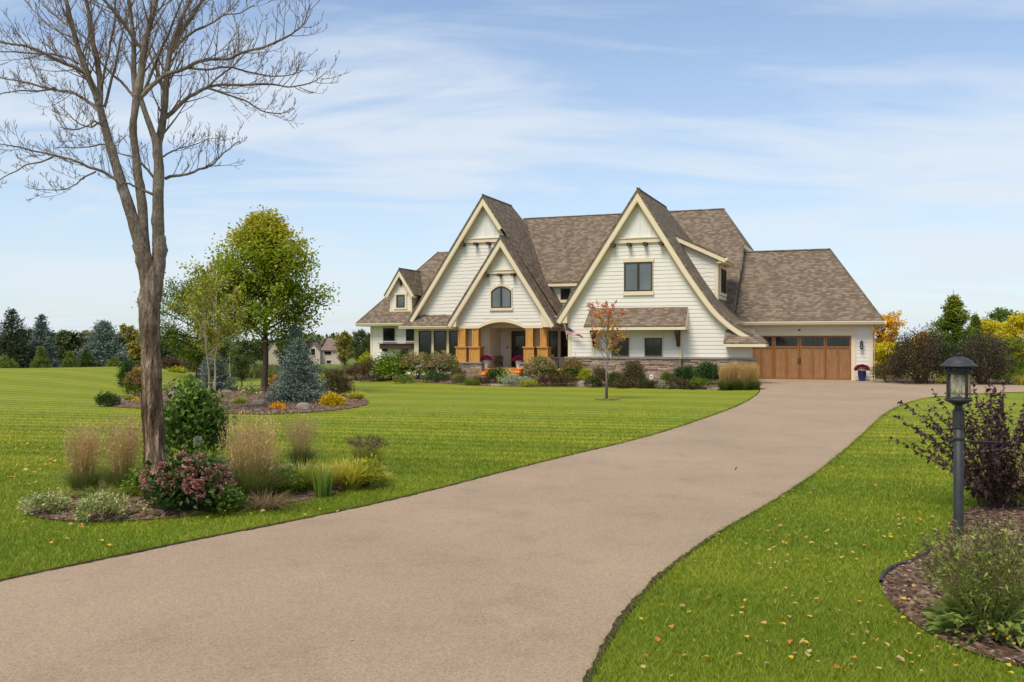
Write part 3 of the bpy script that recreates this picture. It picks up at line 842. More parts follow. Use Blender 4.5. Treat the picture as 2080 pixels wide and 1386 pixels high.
# bay under the awning
ba, bb_ = L(z2(300, 1050), bG2-.12)[0], L(z2(884, 1050), bG2-.12)[0]
awz = L(z2(600, 958), bG2)[1]
bay = MB(); bay.box(ba, bb_, bG2 - .12, bG2 - .001, capz + .022, awz + .3)
siding(bay, lambda z: ba, lambda z: bb_ - .13, capz + .04, awz + .3, bG2 - .12); hp(bay, 'bay_wall', M['siding'])
bt = MB(); bt.box(bb_ - .13, bb_ + .01, bG2 - .155, bG2 - .0, capz + .022, awz); bt.box(ba - .01, ba + .12, bG2 - .155, bG2, capz + .022, awz); hps(bt, 'bay_corner_board', M['trim'])
bs = MB(); stonewall(bs, ba, bb_, -.05, capz - .05, lambda s, o, z: (s, bG2 - .12 - o, z), 6, .10); hp(bs, 'bay_stone', M['stone'])
bc = MB(); bc.box(ba-.05, bb_+.05, bG2 - .27, bG2-.171, capz - .048, capz + .024); hp(bc, 'bay_stone_cap', M['cap'])
wz((428, 1137), (541, 1020), bG2 - .135, z2, grid=(2, 2), trim=(.03, .17, .02), sill=False)
wz((645, 1137), (758, 1020), bG2 - .135, z2, grid=(2, 2), trim=(.03, .17, .02), sill=False)

def pent(name, tl, tr, bl_, br_, b_top, b_bot, hip_r=0, fas=.12, hip_l=0):
    """small roof: back edge at b_top between tl..tr, front edge at b_bot"""
    r = MB(); r.slab([(bl_[0], b_bot, bl_[1]), (br_[0], b_bot, br_[1]), (tr[0], b_top, tr[1]), (tl[0], b_top, tl[1])], .06)
    if hip_r: r.slab([(br_[0], b_bot, br_[1]), (br_[0], b_top, br_[1]), (tr[0], b_top, tr[1])], .06)
    o = hp(r, name, M['shingle'], uv=True)
    f = MB(); z0 = bl_[1] - .062
    f.box(bl_[0], br_[0], b_bot + .0, b_bot + .04, z0 - fas, z0)
    f.box(bl_[0] + .02, br_[0] - .02, b_bot + .04, b_top, z0 - fas + .02, z0 - fas + .05)
    if not hip_r:
        for x, y in ((bl_[0], tl[0]), (br_[0], tr[0])):
            P = [(x-.02, b_bot+.04, z0-fas), (x+.02, b_bot+.04, z0-fas), (y+.02, b_top, z0-fas), (y-.02, b_top, z0-fas),
                 (x-.02, b_bot+.04, z0), (x+.02, b_bot+.04, z0), (y+.02, b_top, tl[1]-.07), (y-.02, b_top, tl[1]-.07)]
            f.hexa(P)
    else: f.box(br_[0]-.04, br_[0], b_bot+.04, b_top, z0-fas, z0)
    hp(f, 'eave_board', M['trim'], o)
    return o
wb = bG2 - .95
tl, tr = L(z2(288, 824), bG2), L(z2(926, 817), bG2)
el, er = L(z2(262, 943), wb), L(z2(912, 940), wb)
zt_ = (tl[1] + tr[1]) / 2; ze_ = (el[1] + er[1]) / 2
pent('awning_roof', (tl[0], zt_), (tr[0], zt_), (tl[0]-.05, ze_), (tr[0]+.05, ze_), bG2, wb)
for x in (317, 864):
    a_, _ = L(z2(x, 1000), bG2 - .2); q = MB(); zt2 = ze_ - .2
    q.box(a_-.07, a_+.07, bG2-.30, bG2-.16, zt2-.72, zt2); q.box(a_-.06, a_+.06, wb+.12, bG2-.3, zt2-.16, zt2-.01)
    q.hexa([(a_-.05, bG2-.31, zt2-.66), (a_+.05, bG2-.31, zt2-.66), (a_+.05, bG2-.30, zt2-.52), (a_-.05, bG2-.30, zt2-.52), (a_-.05, wb+.2, zt2-.17), (a_+.05, wb+.2, zt2-.17), (a_+.05, wb+.34, zt2-.17), (a_-.05, wb+.34, zt2-.17)])
    hp(q, 'awning_bracket', M['darkwood'])
# skirt roof round the right corner
kb = bG2 - .62
tl, bl2, tip = L(z2(1166, 960), bG2), L(z2(1158, 1052), kb), L(z2(1436, 1052), kb)
ck = MB()
tipz = (bl2[1] + tip[1]) / 2
ck.slab([(bl2[0], kb, tipz), (tip[0], kb, tipz), (cr2 + .02, bG2, tl[1]), (bl2[0]+.02, bG2, tl[1])], .06)
ck.slab([(tip[0], kb, tipz), (tip[0], bG2 + .5, tipz), (cr2 + .02, bG2 + .5, tl[1]), (cr2 + .02, bG2, tl[1])], .06)
co = hp(ck, 'corner_skirt_roof', M['shingle'], uv=True)
f = MB(); f.box(bl2[0], tip[0], kb, kb+.04, tipz-.18, tipz-.062); f.box(tip[0]-.04, tip[0], kb+.04, bG2+.5, tipz-.18, tipz-.062); f.box(bl2[0]+.02, tip[0]-.05, kb+.04, bG2, tipz-.16, tipz-.12); f.box(cr2+.03, tip[0]-.05, bG2, bG2+.5, tipz-.16, tipz-.12)
hp(f, 'eave_board', M['trim'], co)

# ---- shed dormer on the right flank of the right gable
bc_ = -2.75
d0, d1, d2 = L(z2(835, 345), bc_ - .3), L(z2(1000, 425), bc_ - .3), L(z2(1168, 492), bc_ - .3)
aR = L(z2(1118, 600), bc_)[0]
zE = d2[1]; slope_d = (d0[1] - d2[1]) / (d2[0] - d0[0]); bE = bc_ + 2.8
r = MB(); r.slab([(d0[0]-.3, bc_-.32, d0[1]+.3*slope_d+.03), (d2[0]+.03, bc_-.32, zE+.03), (d2[0]+.03, bE+.25, zE+.03), (d0[0]-.3, bE+.25, d0[1]+.3*slope_d+.03)], .08)
so_ = hp(r, 'shed_dormer_roof', M['shingle'], uv=True)
f = MB(); A_, B_ = (d0[0]-.3, d0[1]+.3*slope_d-.055), (d2[0], zE-.055)
f.hexa([(A_[0], bc_-.3, A_[1]-.2), (B_[0], bc_-.3, B_[1]-.2), (B_[0], bc_-.25, B_[1]-.2), (A_[0], bc_-.25, A_[1]-.2), (A_[0], bc_-.3, A_[1]), (B_[0], bc_-.3, B_[1]), (B_[0], bc_-.25, B_[1]), (A_[0], bc_-.25, A_[1])])
f.hexa([(aR, bc_-.25, zE-.255), (B_[0], bc_-.25, zE-.255), (B_[0], bE, zE-.255), (aR, bE, zE-.255), (aR, bc_-.25, zE-.21), (B_[0], bc_-.25, zE-.21), (B_[0], bE, zE-.21), (aR, bE, zE-.21)])
f.box(B_[0]-.04, B_[0], bc_-.25, bE+.1, zE-.21, zE-.06)
hp(f, 'eave_board', M['trim'], so_)
pR = interp_side(prof2, 1)
def chl(z): return max(pR(z) - .25, -20)
def chr_(z):
    return aR if z < zE - .02 else min(aR, d2[0] - (z - zE + .06) / slope_d)
zb0 = float(np.interp(-aR, [-p[0] for p in reversed(right2)], [p[1] for p in reversed(right2)])) if False else None
P2 = np.array([apex2] + right2); zbot = float(np.interp(aR, P2[:, 0], P2[:, 1]))
ch = MB(); siding(ch, chl, chr_, zbot - .35, d0[1] - .1, bc_, .2, .018, True)
ch.add([(aR, bc_+.004, zbot-.3), (aR, bE, zbot-.3), (aR, bE, zE-.15), (aR, bc_+.004, zE-.15)], [(0,1,2,3)])
cpoly = [(chl(z), z) for z in np.linspace(zbot-.3, d0[1]-.1, 8)] + [(chr_(z), z) for z in np.linspace(d0[1]-.1, zbot-.3, 14)]
ch.prism(cpoly[::-1], bc_ + .005, bc_ + .1)
siding(ch, lambda z: bc_, lambda z: bE, zbot - .3, zE - .2, 0, frame=lambda s, o, z: (aR + o, s, z))
hp(ch, 'shed_dormer_wall', M['siding'])
k_ = MB(); k_.box(aR - .12, aR + .035, bc_ - .03, bc_ + .12, zbot - .1, zE - .2); k_.box(aR-.0, aR+.04, bE-.14, bE, zbot-.3, zE-.2); k_.box(aR, aR+.05, bc_+.12, bE-.14, zbot+.0, zbot+.16)
hps(k_, 'corner_board', M['trim'])
window(bc_ + .75, bE - .45, zbot + .32, zE - .42, 0, cols=3, trim=(.12, .12, .12), frame=lambda s, o, z: (aR + .02 + o, s, z))
gutter((d2[0] + .0, bc_ - .3, zE - .09), (d2[0] + .0, bE + .1, zE - .09), (1, 0))

# ---- left big gable wall
zb1 = L(z1(600, 856), bG1)[1]
pl1, pr1_ = interp_side(offset(prof1, .30), -1), interp_side(offset(prof1, .30), 1)
coll1 = L(z1(900, 362), bG1)[1]
wl = MB(); siding(wl, pl1, lambda z: min(pr1_(z), apex3[0] + 1.2 if z < apex3[1] + 1 else 99), zb1 - .4, coll1, bG1, .2, .018, True)
hp(wl, 'left_gable_shake_siding', M['siding'])
bw = MB(); bw.prism([(pl1(2.6), 2.6), (pr1_(2.6), 2.6), (pr1_(9), 9), (apex1[0], apex1[1]-.55), (pl1(9), 9)], bG1 + .005, 1.0)
hp(bw, 'left_gable_wall', M['siding'])
board_batten(apex1[0], coll1 + .1, prof1, bG1)
collar(coll1, prof1, bG1, 3, [L(z1(x, 384), bG1)[0] for x in (804, 888, 972)])

# ---- porch gable
coll3 = L(z1(1045, 572), bG3)[1]; zbm = L(z1(1045, 948), bG3)[1]
p3l, p3r = interp_side(offset(prof3, .30), -1), interp_side(offset(prof3, .30), 1)
b3l = lambda z: max(wl3, p3l(z)); b3r = lambda z: min(wr3, p3r(z))
archc = L(z1(1050, 940), bG3)[0]; arch_w = (L(z1(1207, 948), bG3)[0] - L(z1(905, 948), bG3)[0]) / 2
arch_h = L(z1(1050, 906), bG3)[1] - zbm
def under(s): # underside of the arched beam
    u = (s - archc) / arch_w
    return zbm + (arch_h * (1 - u * u) if abs(u) < 1 else 0)
pw = MB(); hbm = .17
n = 60; ss = np.linspace(wl3, wr3, n + 1)
zft = zbm + arch_h + hbm + .02
siding(pw, b3l, b3r, zft, coll3, bG3)
for lim in (0,):   # boards either side of the arch
    z = zft - .178
    while z > zbm + hbm:
        u = math.sqrt(max(0, 1 - (max(z - hbm - zbm, 0)) / arch_h)) * arch_w + .05
        for (x0, x1) in ((wl3, archc - u), (archc + u, wr3)):
            pw.add([(x0, bG3-.016, z), (x1, bG3-.016, z), (x1 - (.0 if x1 == wr3 else .0), bG3-.002, z+.178), (x0, bG3-.002, z+.178)], [(0,1,2,3)])
        z -= .178
siding(pw, lambda z: interp_side(offset(prof3, .40), -1)(z), lambda z: interp_side(offset(prof3, .40), 1)(z), coll3 + .1, apex3[1] - .75, bG3 - .01, .09, .012)
hp(pw, 'porch_gable_siding', M['siding'])
sb = MB()   # backing wall in columns following the arch
for i in range(n):
    x0, x1 = ss[i], ss[i+1]; xm = (x0 + x1) / 2; zt0 = apex3[1] - .45 - abs(x0 - apex3[0]) * S; zt1 = apex3[1] - .45 - abs(x1 - apex3[0]) * S
    sb.hexa([(x0, bG3+.004, under(x0)+.02), (x1, bG3+.004, under(x1)+.02), (x1, bG3+.25, under(x1)+.02), (x0, bG3+.25, under(x0)+.02),
             (x0, bG3+.004, max(zt0, zbm+.3)), (x1, bG3+.004, max(zt1, zbm+.3)), (x1, bG3+.25, max(zt1, zbm+.3)), (x0, bG3+.25, max(zt0, zbm+.3))])
hp(sb, 'porch_gable_wall', M['siding'])
ab = MB()
for i in range(n):
    x0, x1 = ss[i], ss[i+1]; A, B = under(x0), under(x1)
    ab.hexa([(x0, bG3-.05, A), (x1, bG3-.05, B), (x1, bG3+.27, B), (x0, bG3+.27, A), (x0, bG3-.05, A+hbm), (x1, bG3-.05, B+hbm), (x1, bG3+.0, B+hbm), (x0, bG3+.0, A+hbm)])
hp(ab, 'arched_beam', M['trim'])
k_ = MB(); k_.box(wl3 - .03, wl3 + .1, bG3 - .03, bG3 + .25, zbm + hbm, foot3l[1] + .6); k_.box(wr3 - .1, wr3 + .03, bG3 - .03, bG3 + .25, zbm + hbm, foot3r[1] + .6)
hps(k_, 'corner_board', M['trim'])
collar(coll3, prof3, bG3, 3, [L(z1(x, 592), bG3)[0] for x in (960, 1048, 1138)], .16)
wz((985, 812), (1119, 664), bG3 - .012, z1, cols=2, glass='glass_mid', arch=.28, trim=(.06, .14, .14))

# porch floor, ceiling, steps
dk = L(z1(1050, 1216), bG3 - .05)[1]
print('deck z', dk, 'beam z', zbm)
fl = MB(); fl.box(wl3 - .1, -13.0, bG3 + .1, 1.7, dk - .12, dk); hp(fl, 'porch_floor', M['deckwood'])
sc = MB(); s0, s1 = L(z1(918, 1230), bG3-.1)[0], L(z1(1190, 1230), bG3-.1)[0]
nst = 3; rs = (dk + .02) / nst
for k in range(nst):
    y0 = bG3 - .32 * (k + 1) + .35
    sc.box(s0, s1, y0, y0 + .33, dk - rs * (k + 1) + rs - .045, dk - rs * k - .003 * (k > 0)); sc.box(s0 + .01, s1 - .01, y0 + .03, y0 + .33, -.02, dk - rs * k - .047)
hp(sc, 'front_steps', M['deckwood'])
ce = MB(); ce.box(wl3 + .0, -11.2, bG3 + .26, 1.72, zbm + arch_h + .25, zbm + arch_h + .30); hp(ce, 'porch_ceiling', M['soffit'])
# porch walls behind
xa = L(z1(970, 1050), bG1)[0]; wb2 = 1.7
pwall = MB()
siding(pwall, lambda z: wl3 - .6, lambda z: xa, dk, zbm + arch_h + .3, bG1)
siding(pwall, lambda z: bG1, lambda z: wb2, dk, zbm + arch_h + .3, 0, frame=lambda s, o, z: (xa + o, s, z))
siding(pwall, lambda z: xa, lambda z: L(z1(1116, 1000), wb2)[0], dk, zbm + arch_h + .3, wb2)
pwall.box(xa, wl2 + .5, wb2 + .005, wb2 + .2, 0, 3.4); pwall.box(wl3 - .6, xa - .001, .005, .2, 0, 3.4)
pwall.add([(xa-.001, .005, 0), (xa-.001, wb2, 0), (xa-.001, wb2, 3.4), (xa-.001, .005, 3.4)], [(0,1,2,3)])
hp(pwall, 'porch_back_wall', M['siding'])
k_ = MB(); k_.box(xa - .12, xa + .03, bG1 - .03, bG1 + .1, dk, zbm + .5); hps(k_, 'corner_board', M['trim'])
ps = MB(); stonewall(ps, .35, wb2 - .02, dk, dk + .62, lambda s, o, z: (xa + .02 + o, s, z), 21, .12); hp(ps, 'porch_side_stone', M['stone'])
d_a0, d_a1 = L(z1(1120, 1000), wb2)[0], L(z1(1215, 1000), wb2)[0]
dtop = L(z1(1160, 966), wb2)[1]
dr = MB(); dr.box(d_a0, d_a1 + .15, wb2 - .06, wb2, dk + .02, dtop); do = hp(dr, 'entry_door', M['darkdoor'])
gl = MB(); gl.box(d_a0 + .25, d_a1 - .1, wb2 - .07, wb2 - .061, dk + .9, dtop - .3); hp(gl, 'glass', M['glass_dark'], do)
hd = MB(); hd.tube([(d_a0 + .12, wb2 - .12, dk + .85), (d_a0 + .12, wb2 - .12, dk + 1.25)], .015, 6); hp(hd, 'handle', M['iron'], do)
dc = MB(); dc.box(d_a0 - .13, d_a0, wb2 - .05, wb2, dk, dtop + .14); dc.box(d_a0, d_a1 + .3, wb2 - .05, wb2, dtop + .001, dtop + .14); hp(dc, 'casing', M['trim'], do)
db_ = MB(); db_.box(L(zp(983, 425), wb2)[0]-.03, L(zp(983, 425), wb2)[0]+.03, wb2-.04, wb2-.017, L(zp(983, 445), wb2)[1], L(zp(983, 415), wb2)[1]); hp(db_, 'doorbell', M['iron'])
# windows to the right of the porch
for (x0, x1) in ((1372, 1430), (1450, 1500)):
    p, q = L(z1(x0, 1140), wb2), L(z1(x1, 966), wb2)
    window(p[0], q[0], p[1], q[1], wb2, trim=(.10, .12, .08))
# porch low eave between the porch gable and right wing
pe = L(zp(1610, 140), -.5); pe2 = (wl2 - .02, 2.45)
lowr = MB(); lowr.slab([(foot3r[0]-.1, -.55, foot1r[1] - .02), (wl2 + .0, -.55, foot1r[1] - .02), (wl2 + .0, 1.4, foot1r[1] + 1.6), (foot3r[0]-.1, 1.4, foot1r[1] + 1.6)], .08)
hp(lowr, 'valley_roof', M['shingle'], uv=True)
gutter((foot3r[0] - .2, -.56, foot1r[1] - .12), (wl2 - .02, -.56, foot1r[1] - .12), (0, -1))
gutter((aE2 - .05, -4.8, 2.72), (aE2 - .05, -.5, 2.78), (1, 0))
# small upper wall between the two big gables
ub = 1.35; uz = mainz(1.) - .1
um = MB(); siding(um, lambda z: -17.5, lambda z: -11.5, 2.9, uz, ub); um.box(-17.5, -11.5, ub+.004, ub+.3, 2.9, uz); hp(um, 'upper_middle_wall', M['siding'])
f = MB(); f.box(-17.5, -11.0, .98, 1.03, uz - .14, uz - .005); f.box(-17.5, -11.0, 1.03, ub - .02, uz - .14, uz - .10); hp(f, 'roof_fascia', M['trim'])
wz((1450, 757), (1516, 680), ub - .012, z1, trim=(.05, .01, .16))

# ---- porch columns and piers
def column(xc, wdt, low, parent=None):
    """tapered panelled post: pedestal below, narrower shaft above"""
    r_ = empty('porch_post', (0, 0, 0)); r_.parent = house
    pz0 = pierz; pmid = midz
    def panel(name, x0, x1, y0, y1, za, zb, rail):
        q = MB(); q.box(x0 + .02, x1 - .02, y0 + .02, y1 - .02, za, zb)
        for (u0, u1) in ((x0, x0 + rail), (x1 - rail, x1)):
            q.box(u0, u1, y0, y0 + rail, za, zb); q.box(u0, u1, y1 - rail, y1, za, zb)
        for (va, vb) in ((za, za + rail), (zb - rail, zb)):
            q.box(x0 + rail, x1 - rail, y0 + .001, y0 + .05, va, vb); q.box(x0 + .001, x0 + .05, y0 + rail, y1 - rail, va, vb); q.box(x1 - .05, x1 - .001, y0 + rail, y1 - rail, va, vb)
        hp(q, name, M['cedar'], r_)
    h1, h2 = low / 2, wdt / 2; yc = bG3 + low / 2 - .12
    panel('pedestal', xc - h1, xc + h1, yc - h1, yc + h1, pz0, pmid - .06, .09)
    q = MB(); q.box(xc - h1 - .05, xc + h1 + .05, yc - h1 - .05, yc + h1 + .05, pmid - .06, pmid); hp(q, 'post_cap', M['cedar'], r_)
    panel('shaft', xc - h2, xc + h2, yc - h2, yc + h2, pmid, zbm - .003, .075)
    r_['label'] = 'golden cedar panelled porch post'
pierz = L(z1(1050, 1176), bG3 - .12)[1]; midz = L(z1(1050, 1070), bG3 - .12)[1]
kbp = bG3 - .12
cols = []
for (u0, u1, l0, l1) in ((758, 808, 745, 815), (846, 890, 833, 905), (1213, 1262, 1199, 1268), (1306, 1350, 1292, 1362)):
    pa, pb = L(z1(l0, 1120), kbp)[0], L(z1(l1, 1120), kbp)[0]; qa, qb = L(z1(u0, 1000), kbp)[0], L(z1(u1, 1000), kbp)[0]
    column((pa + pb) / 2, qb - qa, pb - pa); cols.append(((pa + pb) / 2, pb - pa))
for i in (0, 2):
    x0 = cols[i][0] - cols[i][1] / 2 - .1; x1 = cols[i+1][0] + cols[i+1][1] / 2 + .08; y0 = kbp - .0; y1 = y0 + .75
    p_ = MB(); stonewall(p_, x0, x1, -.1, pierz - .06, lambda s, o, z: (s, y0 + .05 - o, z), 31 + i, .1)
    stonewall(p_, y0 - .05, y1, -.1, pierz - .06, lambda s, o, z: (x1 - .05 + o, s, z), 41 + i, .1)
    stonewall(p_, y0 - .05, y1, -.1, pierz - .06, lambda s, o, z: (x0 + .05 - o, s, z), 51 + i, .1)
    po = hp(p_, 'stone_pier', M['stone'])
    q = MB(); q.box(x0 - .1, x1 + .1, y0 - .12, y1, pierz - .06, pierz - .003); hp(q, 'pier_cap', M['cap'], po)

# ---- ground floor left of the porch: three tall windows under a skirt roof
xl = L(z1(470, 1050), bG1)[0]
gw = MB(); zc = L(z1(600, 1150), bG1)[1]
gw.box(xl, wl3 + .3, bG1 + .004, bG1 + .5, 0, 3.1); siding(gw, lambda z: xl, lambda z: wl3, 0.0, zc, bG1); siding(gw, lambda z: xl + .2, lambda z: wl3 + .0, 2.45, 3.0, bG1)
hp(gw, 'sunroom_wall', M['siding'])
tr_ = MB(); zt3 = L(z1(600, 965), bG1)[1]; zb3 = L(z1(600, 1142), bG1)[1]
edges = [L(z1(x, 1050), bG1)[0] for x in (472, 500, 583, 601, 684, 703, 786, 806)]
tr_.box(edges[0], edges[7], bG1 - .04, bG1, zt3, zt3 + .3); tr_.box(edges[0], edges[7], bG1 - .05, bG1, zb3 - .14, zb3)
for i in (0, 2, 4, 6): tr_.box(edges[i], edges[i+1], bG1 - .04, bG1, zb3, zt3)
hps(tr_, 'window_mullion', M['trim'])
for i in (1, 3, 5): window(edges[i], edges[i+1], zb3, zt3, bG1, trim=None, rows=2)
e0, e1 = L(z1(368, 930), bG1 - .62), L(z1(720, 930), bG1 - .62)
sk_t = zb1; za_ = (e0[1] + e1[1]) / 2
pent('skirt_roof', (L(z1(470, 856), bG1)[0], sk_t), (wl3 - .05, sk_t), (e0[0], za_), (wl3 - .05, za_), bG1, bG1 - .62, fas=.1)
gutter((e0[0], bG1 - .62, za_ - .10), (foot3l[0] + .2, bG1 - .62, za_ - .10), (0, -1))

# ---- left wing
bL = 1.0; xw = L(z1(176, 1050), bL)[0]
lw = MB(); lw.box(xw, xl + .3, bL + .004, 8.8, 0, e3 - .05); siding(lw, lambda z: xw, lambda z: xl + .1, .0, e3 - .05, bL); hp(lw, 'left_wing_wall', M['siding'])
k_ = MB(); k_.box(xw - .02, xw + .12, bL - .03, bL + .1, 0, e3 - .25); k_.box(xl - .02, xl + .01, bG1 - .03, bL, 0, 3.0); hps(k_, 'corner_board', M['trim'])
s_ = MB(); s_.box(aw, -23, .5, bL, e3 - .20, e3 - .16); s_.box(aw, -23., .5, .54, e3 - .16, e3 - .092); s_.box(aw, aw+.04, .54, 9.3, e3-.2, e3-.092); s_.box(aw, xw, bL, 9., e3-.2, e3-.16); hp(s_, 'eave_soffit', M['soffit'])
gutter((aw, .5, e3 - .10), (-23.2, .5, e3 - .10), (0, -1))
wz((262, 1033), (340, 946), bL - .012, z1, trim=(.05, .05, .06)); wz((415, 1033), (472, 948), bL - .012, z1, trim=(.05, .05, .06))
pz = L(z1(300, 1050), bL - .3); pz2 = L(z1(470, 1086), bL - .3); px0 = L(z1(238, 1060), bL - .3)[0]
pb_ = MB(); pb_.box(px0, xl - .03, bL - .38, bL - .02, pz2[1], pz[1] - .04); pb_.box(px0 - .05, xl - .03, bL - .43, bL - .02, pz[1] - .04, pz[1])
pbo = hp(pb_, 'window_box', M['planter'])
for x in (265, 405):
    a_ = L(z1(x, 1090), bL - .2)[0]; q = MB(); q.box(a_ - .1, a_ + .1, bL - .3, bL - .018, pz2[1] - .15, pz2[1] - .001); hp(q, 'bracket', M['planter'], pbo)
# small dormer
bD, rD = 1.18, .9
ap = L(z1(365, 545), rD); fl_, fr_ = L(z1(262, 728), rD), L(z1(470, 722), rD)
fz = (fl_[1] + fr_[1]) / 2; profd = [(fl_[0], fz), ap, (fr_[0], fz)]
r = MB(); band(r, profd, 0, .07, rD - .02, lambda p: .5 + (p[1] - e3) + .15); r.tube([(ap[0], rD-.02, ap[1]), (ap[0], .5 + ap[1] - e3, ap[1])], .035, 6); hp(r, 'small_dormer_roof', M['shingle'], uv=True)
f = MB(); band(f, profd, .071, .25, rD, rD + .05); hp(f, 'barge_board', M['trim'])
s_ = MB(); band(s_, profd, .2, .23, rD + .05, bD); hp(s_, 'rake_soffit', M['soffit'])
wxl, wxr = L(z1(307, 780), bD)[0], L(z1(450, 780), bD)[0]; zdb = L(z1(380, 836), bD)[1]
dl, dr_ = interp_side(offset(profd, .22), -1), interp_side(offset(profd, .22), 1)
dw = MB(); BL = lambda z: max(wxl, dl(z)); BR = lambda z: min(wxr, dr_(z))
siding(dw, BL, BR, zdb + .1, ap[1] - .5, bD, .15, .014)
zz = [zdb - .1, fz, fz + .4, ap[1] - .4]; dw.prism([(BL(z), z) for z in zz][::-1] + [(BR(z), z) for z in zz], bD + .006, bD + 3.)
siding(dw, lambda z: bD, lambda z: bD + max(.0, z - zdb) + .1, zdb, fz - .1, 0, .15, .014, frame=lambda s, o, z: (wxr + o, s, z))
hp(dw, 'small_dormer_wall', M['siding'])
k_ = MB(); k_.box(wxl - .01, wxl + .1, bD - .03, bD + .05, zdb + .17, fz - .16); k_.box(wxr - .1, wxr + .03, bD - .03, bD + .08, zdb + .17, fz - .16); k_.box(wxl - .03, wxr + .05, bD - .05, bD + .05, zdb, zdb + .17)
hps(k_, 'corner_board', M['trim'])
k_ = MB()
for (fx, wx) in ((fl_[0], wxl), (fr_[0], wxr)):
    sgn = 1 if wx > fx else -1; poly = [(fx + sgn*.03, fz - .16), (wx, fz - .16), (wx, fz + abs(wx-fx)*1.5 - .25), (fx + sgn*.03, fz - .06)]
    q = MB(); q.prism(poly if sgn > 0 else poly[::-1], rD + .052, bD); hp(q, 'rake_return', M['trim'])
wz((350, 810), (405, 723), bD - .012, z1, glass='glass_mid', trim=(.12, .12, .1))
q = MB(); q.box(ap[0]-.05, ap[0]+.05, bD-.26, bD-.0, ap[1]-.62, ap[1]-.45); q.box(ap[0]-.05, ap[0]+.05, bD-.10, bD, ap[1]-.98, ap[1]-.621)
q.hexa([(ap[0]-.04, bD-.13, ap[1]-.93), (ap[0]+.04, bD-.13, ap[1]-.93), (ap[0]+.04, bD-.1, ap[1]-.8), (ap[0]-.04, bD-.1, ap[1]-.8), (ap[0]-.04, bD-.25, ap[1]-.62), (ap[0]+.04, bD-.25, ap[1]-.62), (ap[0]+.04, bD-.1, ap[1]-.62), (ap[0]-.04, bD-.1, ap[1]-.62)])
hp(q, 'gable_bracket', M['darkwood'])

# ---- garage
gr_ = L(z3(940, 1000), 0)[0]; dt = L(z3(700, 917), 0)[1]; gl_ = L(z3(427, 1060), 0)[0] - (L(z3(940, 1060), 0)[0] - L(z3(427, 1060), 0)[0]) / 3
xs = [L(z3(x, 1060), 0)[0] for x in (427, 597, 770, 940)]
cw = (xs[3] - xs[0]) / 3
wg = MB()
wg.box(gr_ + .0, -.001, .004, 7, 0, ez - .05); wg.box(gl_ - .5, gr_, .004, .3, dt, ez - .05); wg.box(-6.4, -.002, 6.6, 6.9, 0, ez-.05)
siding(wg, lambda z: gr_ + .2, lambda z: -.12, .03, ez - .12, 0., .178, .014)
siding(wg, lambda z: -6.2, lambda z: gr_ + .2, dt + .2, ez - .12, 0., .3, .004)
siding(wg, lambda z: .0, lambda z: 6.9, .03, ez - .12, 0, frame=lambda s, o, z: (o, s, z))
hp(wg, 'garage_wall', M['siding'])
k_ = MB(); k_.box(-.13, .025, -.032, .12, .0, ez - .14); k_.box(gr_, gr_ + .2, -.045, .0, .0, dt + .2); k_.box(-6.2, gr_, -.045, 0., dt, dt + .2); k_.box(-6.2, gr_+.23, -.065, 0, dt + .2, dt + .24)
k_.box(-6.2, -.14, -.02, 0, ez-.30, ez-.14)
hps(k_, 'garage_trim', M['trim'])
sf = MB(); sf.box(-6.2, .5, -.46, 0., ez - .20, ez - .16); sf.box(.001, .46, 0, 6.9, ez - .20, ez - .16); hp(sf, 'garage_soffit', M['soffit'])
ff = MB(); ff.box(-6.2, .5, -.5, -.46, ez - .2, ez - .092); ff.box(.46, .5, -.46, 6.9, ez - .2, ez - .092); hp(ff, 'garage_fascia', M['trim'])
gutter((-6.1, -.5, ez - .09), (.5, -.5, ez - .09), (0, -1)); gutter((.5, -.5, ez - .09), (.5, 6.9, ez - .09), (1, 0))
ds = MB(); ds.tube([(.52, -.2, ez-.12), (.50, -.12, ez-.36), (.30, -.04, ez-.44), (.10, .04, ez-.52), (.08, .08, ez-.66), (.08, .08, .12), (.1, -.05, .05)], .042, 6); hp(ds, 'downspout', M['gutter'])
gd = empty('garage_door', (0, 0, 0)); gd.parent = house
for k in range(4):
    x1 = xs[k]; x0 = x1 - cw; lo = max(x0, gl_)
    p = MB(); sw_ = .085; zw = dt - .50
    p.box(lo, x1, .03, .07, .01, dt)                                   # plywood skin
    hp(p, 'door_leaf', M['doorwood'], gd)
    s_ = MB()
    for (u0, u1) in ((x0, x0 + sw_), (x1 - sw_, x1), ((x0+x1)/2 - .05, (x0+x1)/2 + .05)):
        u0 = max(u0, lo)
        if u1 > u0 + .01: s_.box(u0, u1, .0, .03, .01, dt if abs(u0 - (x0+x1)/2) > .2 else zw - .1)
    for (va, vb) in ((.01, .10), (zw - .10, zw), (dt - .07, dt)): s_.box(max(lo, x0 + sw_), x1 - sw_, .002, .03, va, vb)
    hp(s_, 'door_stiles', M['doorstile'], gd)
    g_ = MB(); g_.box(max(lo, x0 + sw_), x1 - sw_, .014, .029, zw, dt - .07); go = hp(g_, 'door_window', M['glass_door'], gd)
    mm = MB()
    for j in range(1, 4):
        u = x0 + sw_ + (cw - 2*sw_) * j / 4
        if u > lo: mm.box(u - .014, u + .014, .002, .014, zw, dt - .07)
    hp(mm, 'muntins', M['frame'], go)
for x in (590, 603):
    a_ = L(z3(x, 1098), 0)[0]; q = MB(); q.tube([(a_, -.03, 1.0), (a_, -.05, 1.06), (a_, -.05, .84), (a_, -.03, .78)], .014, 6); q.box(a_-.02, a_+.02, -.012, -.001, .76, 1.04); hp(q, 'pull_handle', M['iron'], gd)
th_ = MB(); th_.box(gl_, gr_, -.25, .1, -.02, .016); hp(th_, 'garage_threshold', M['concrete'])
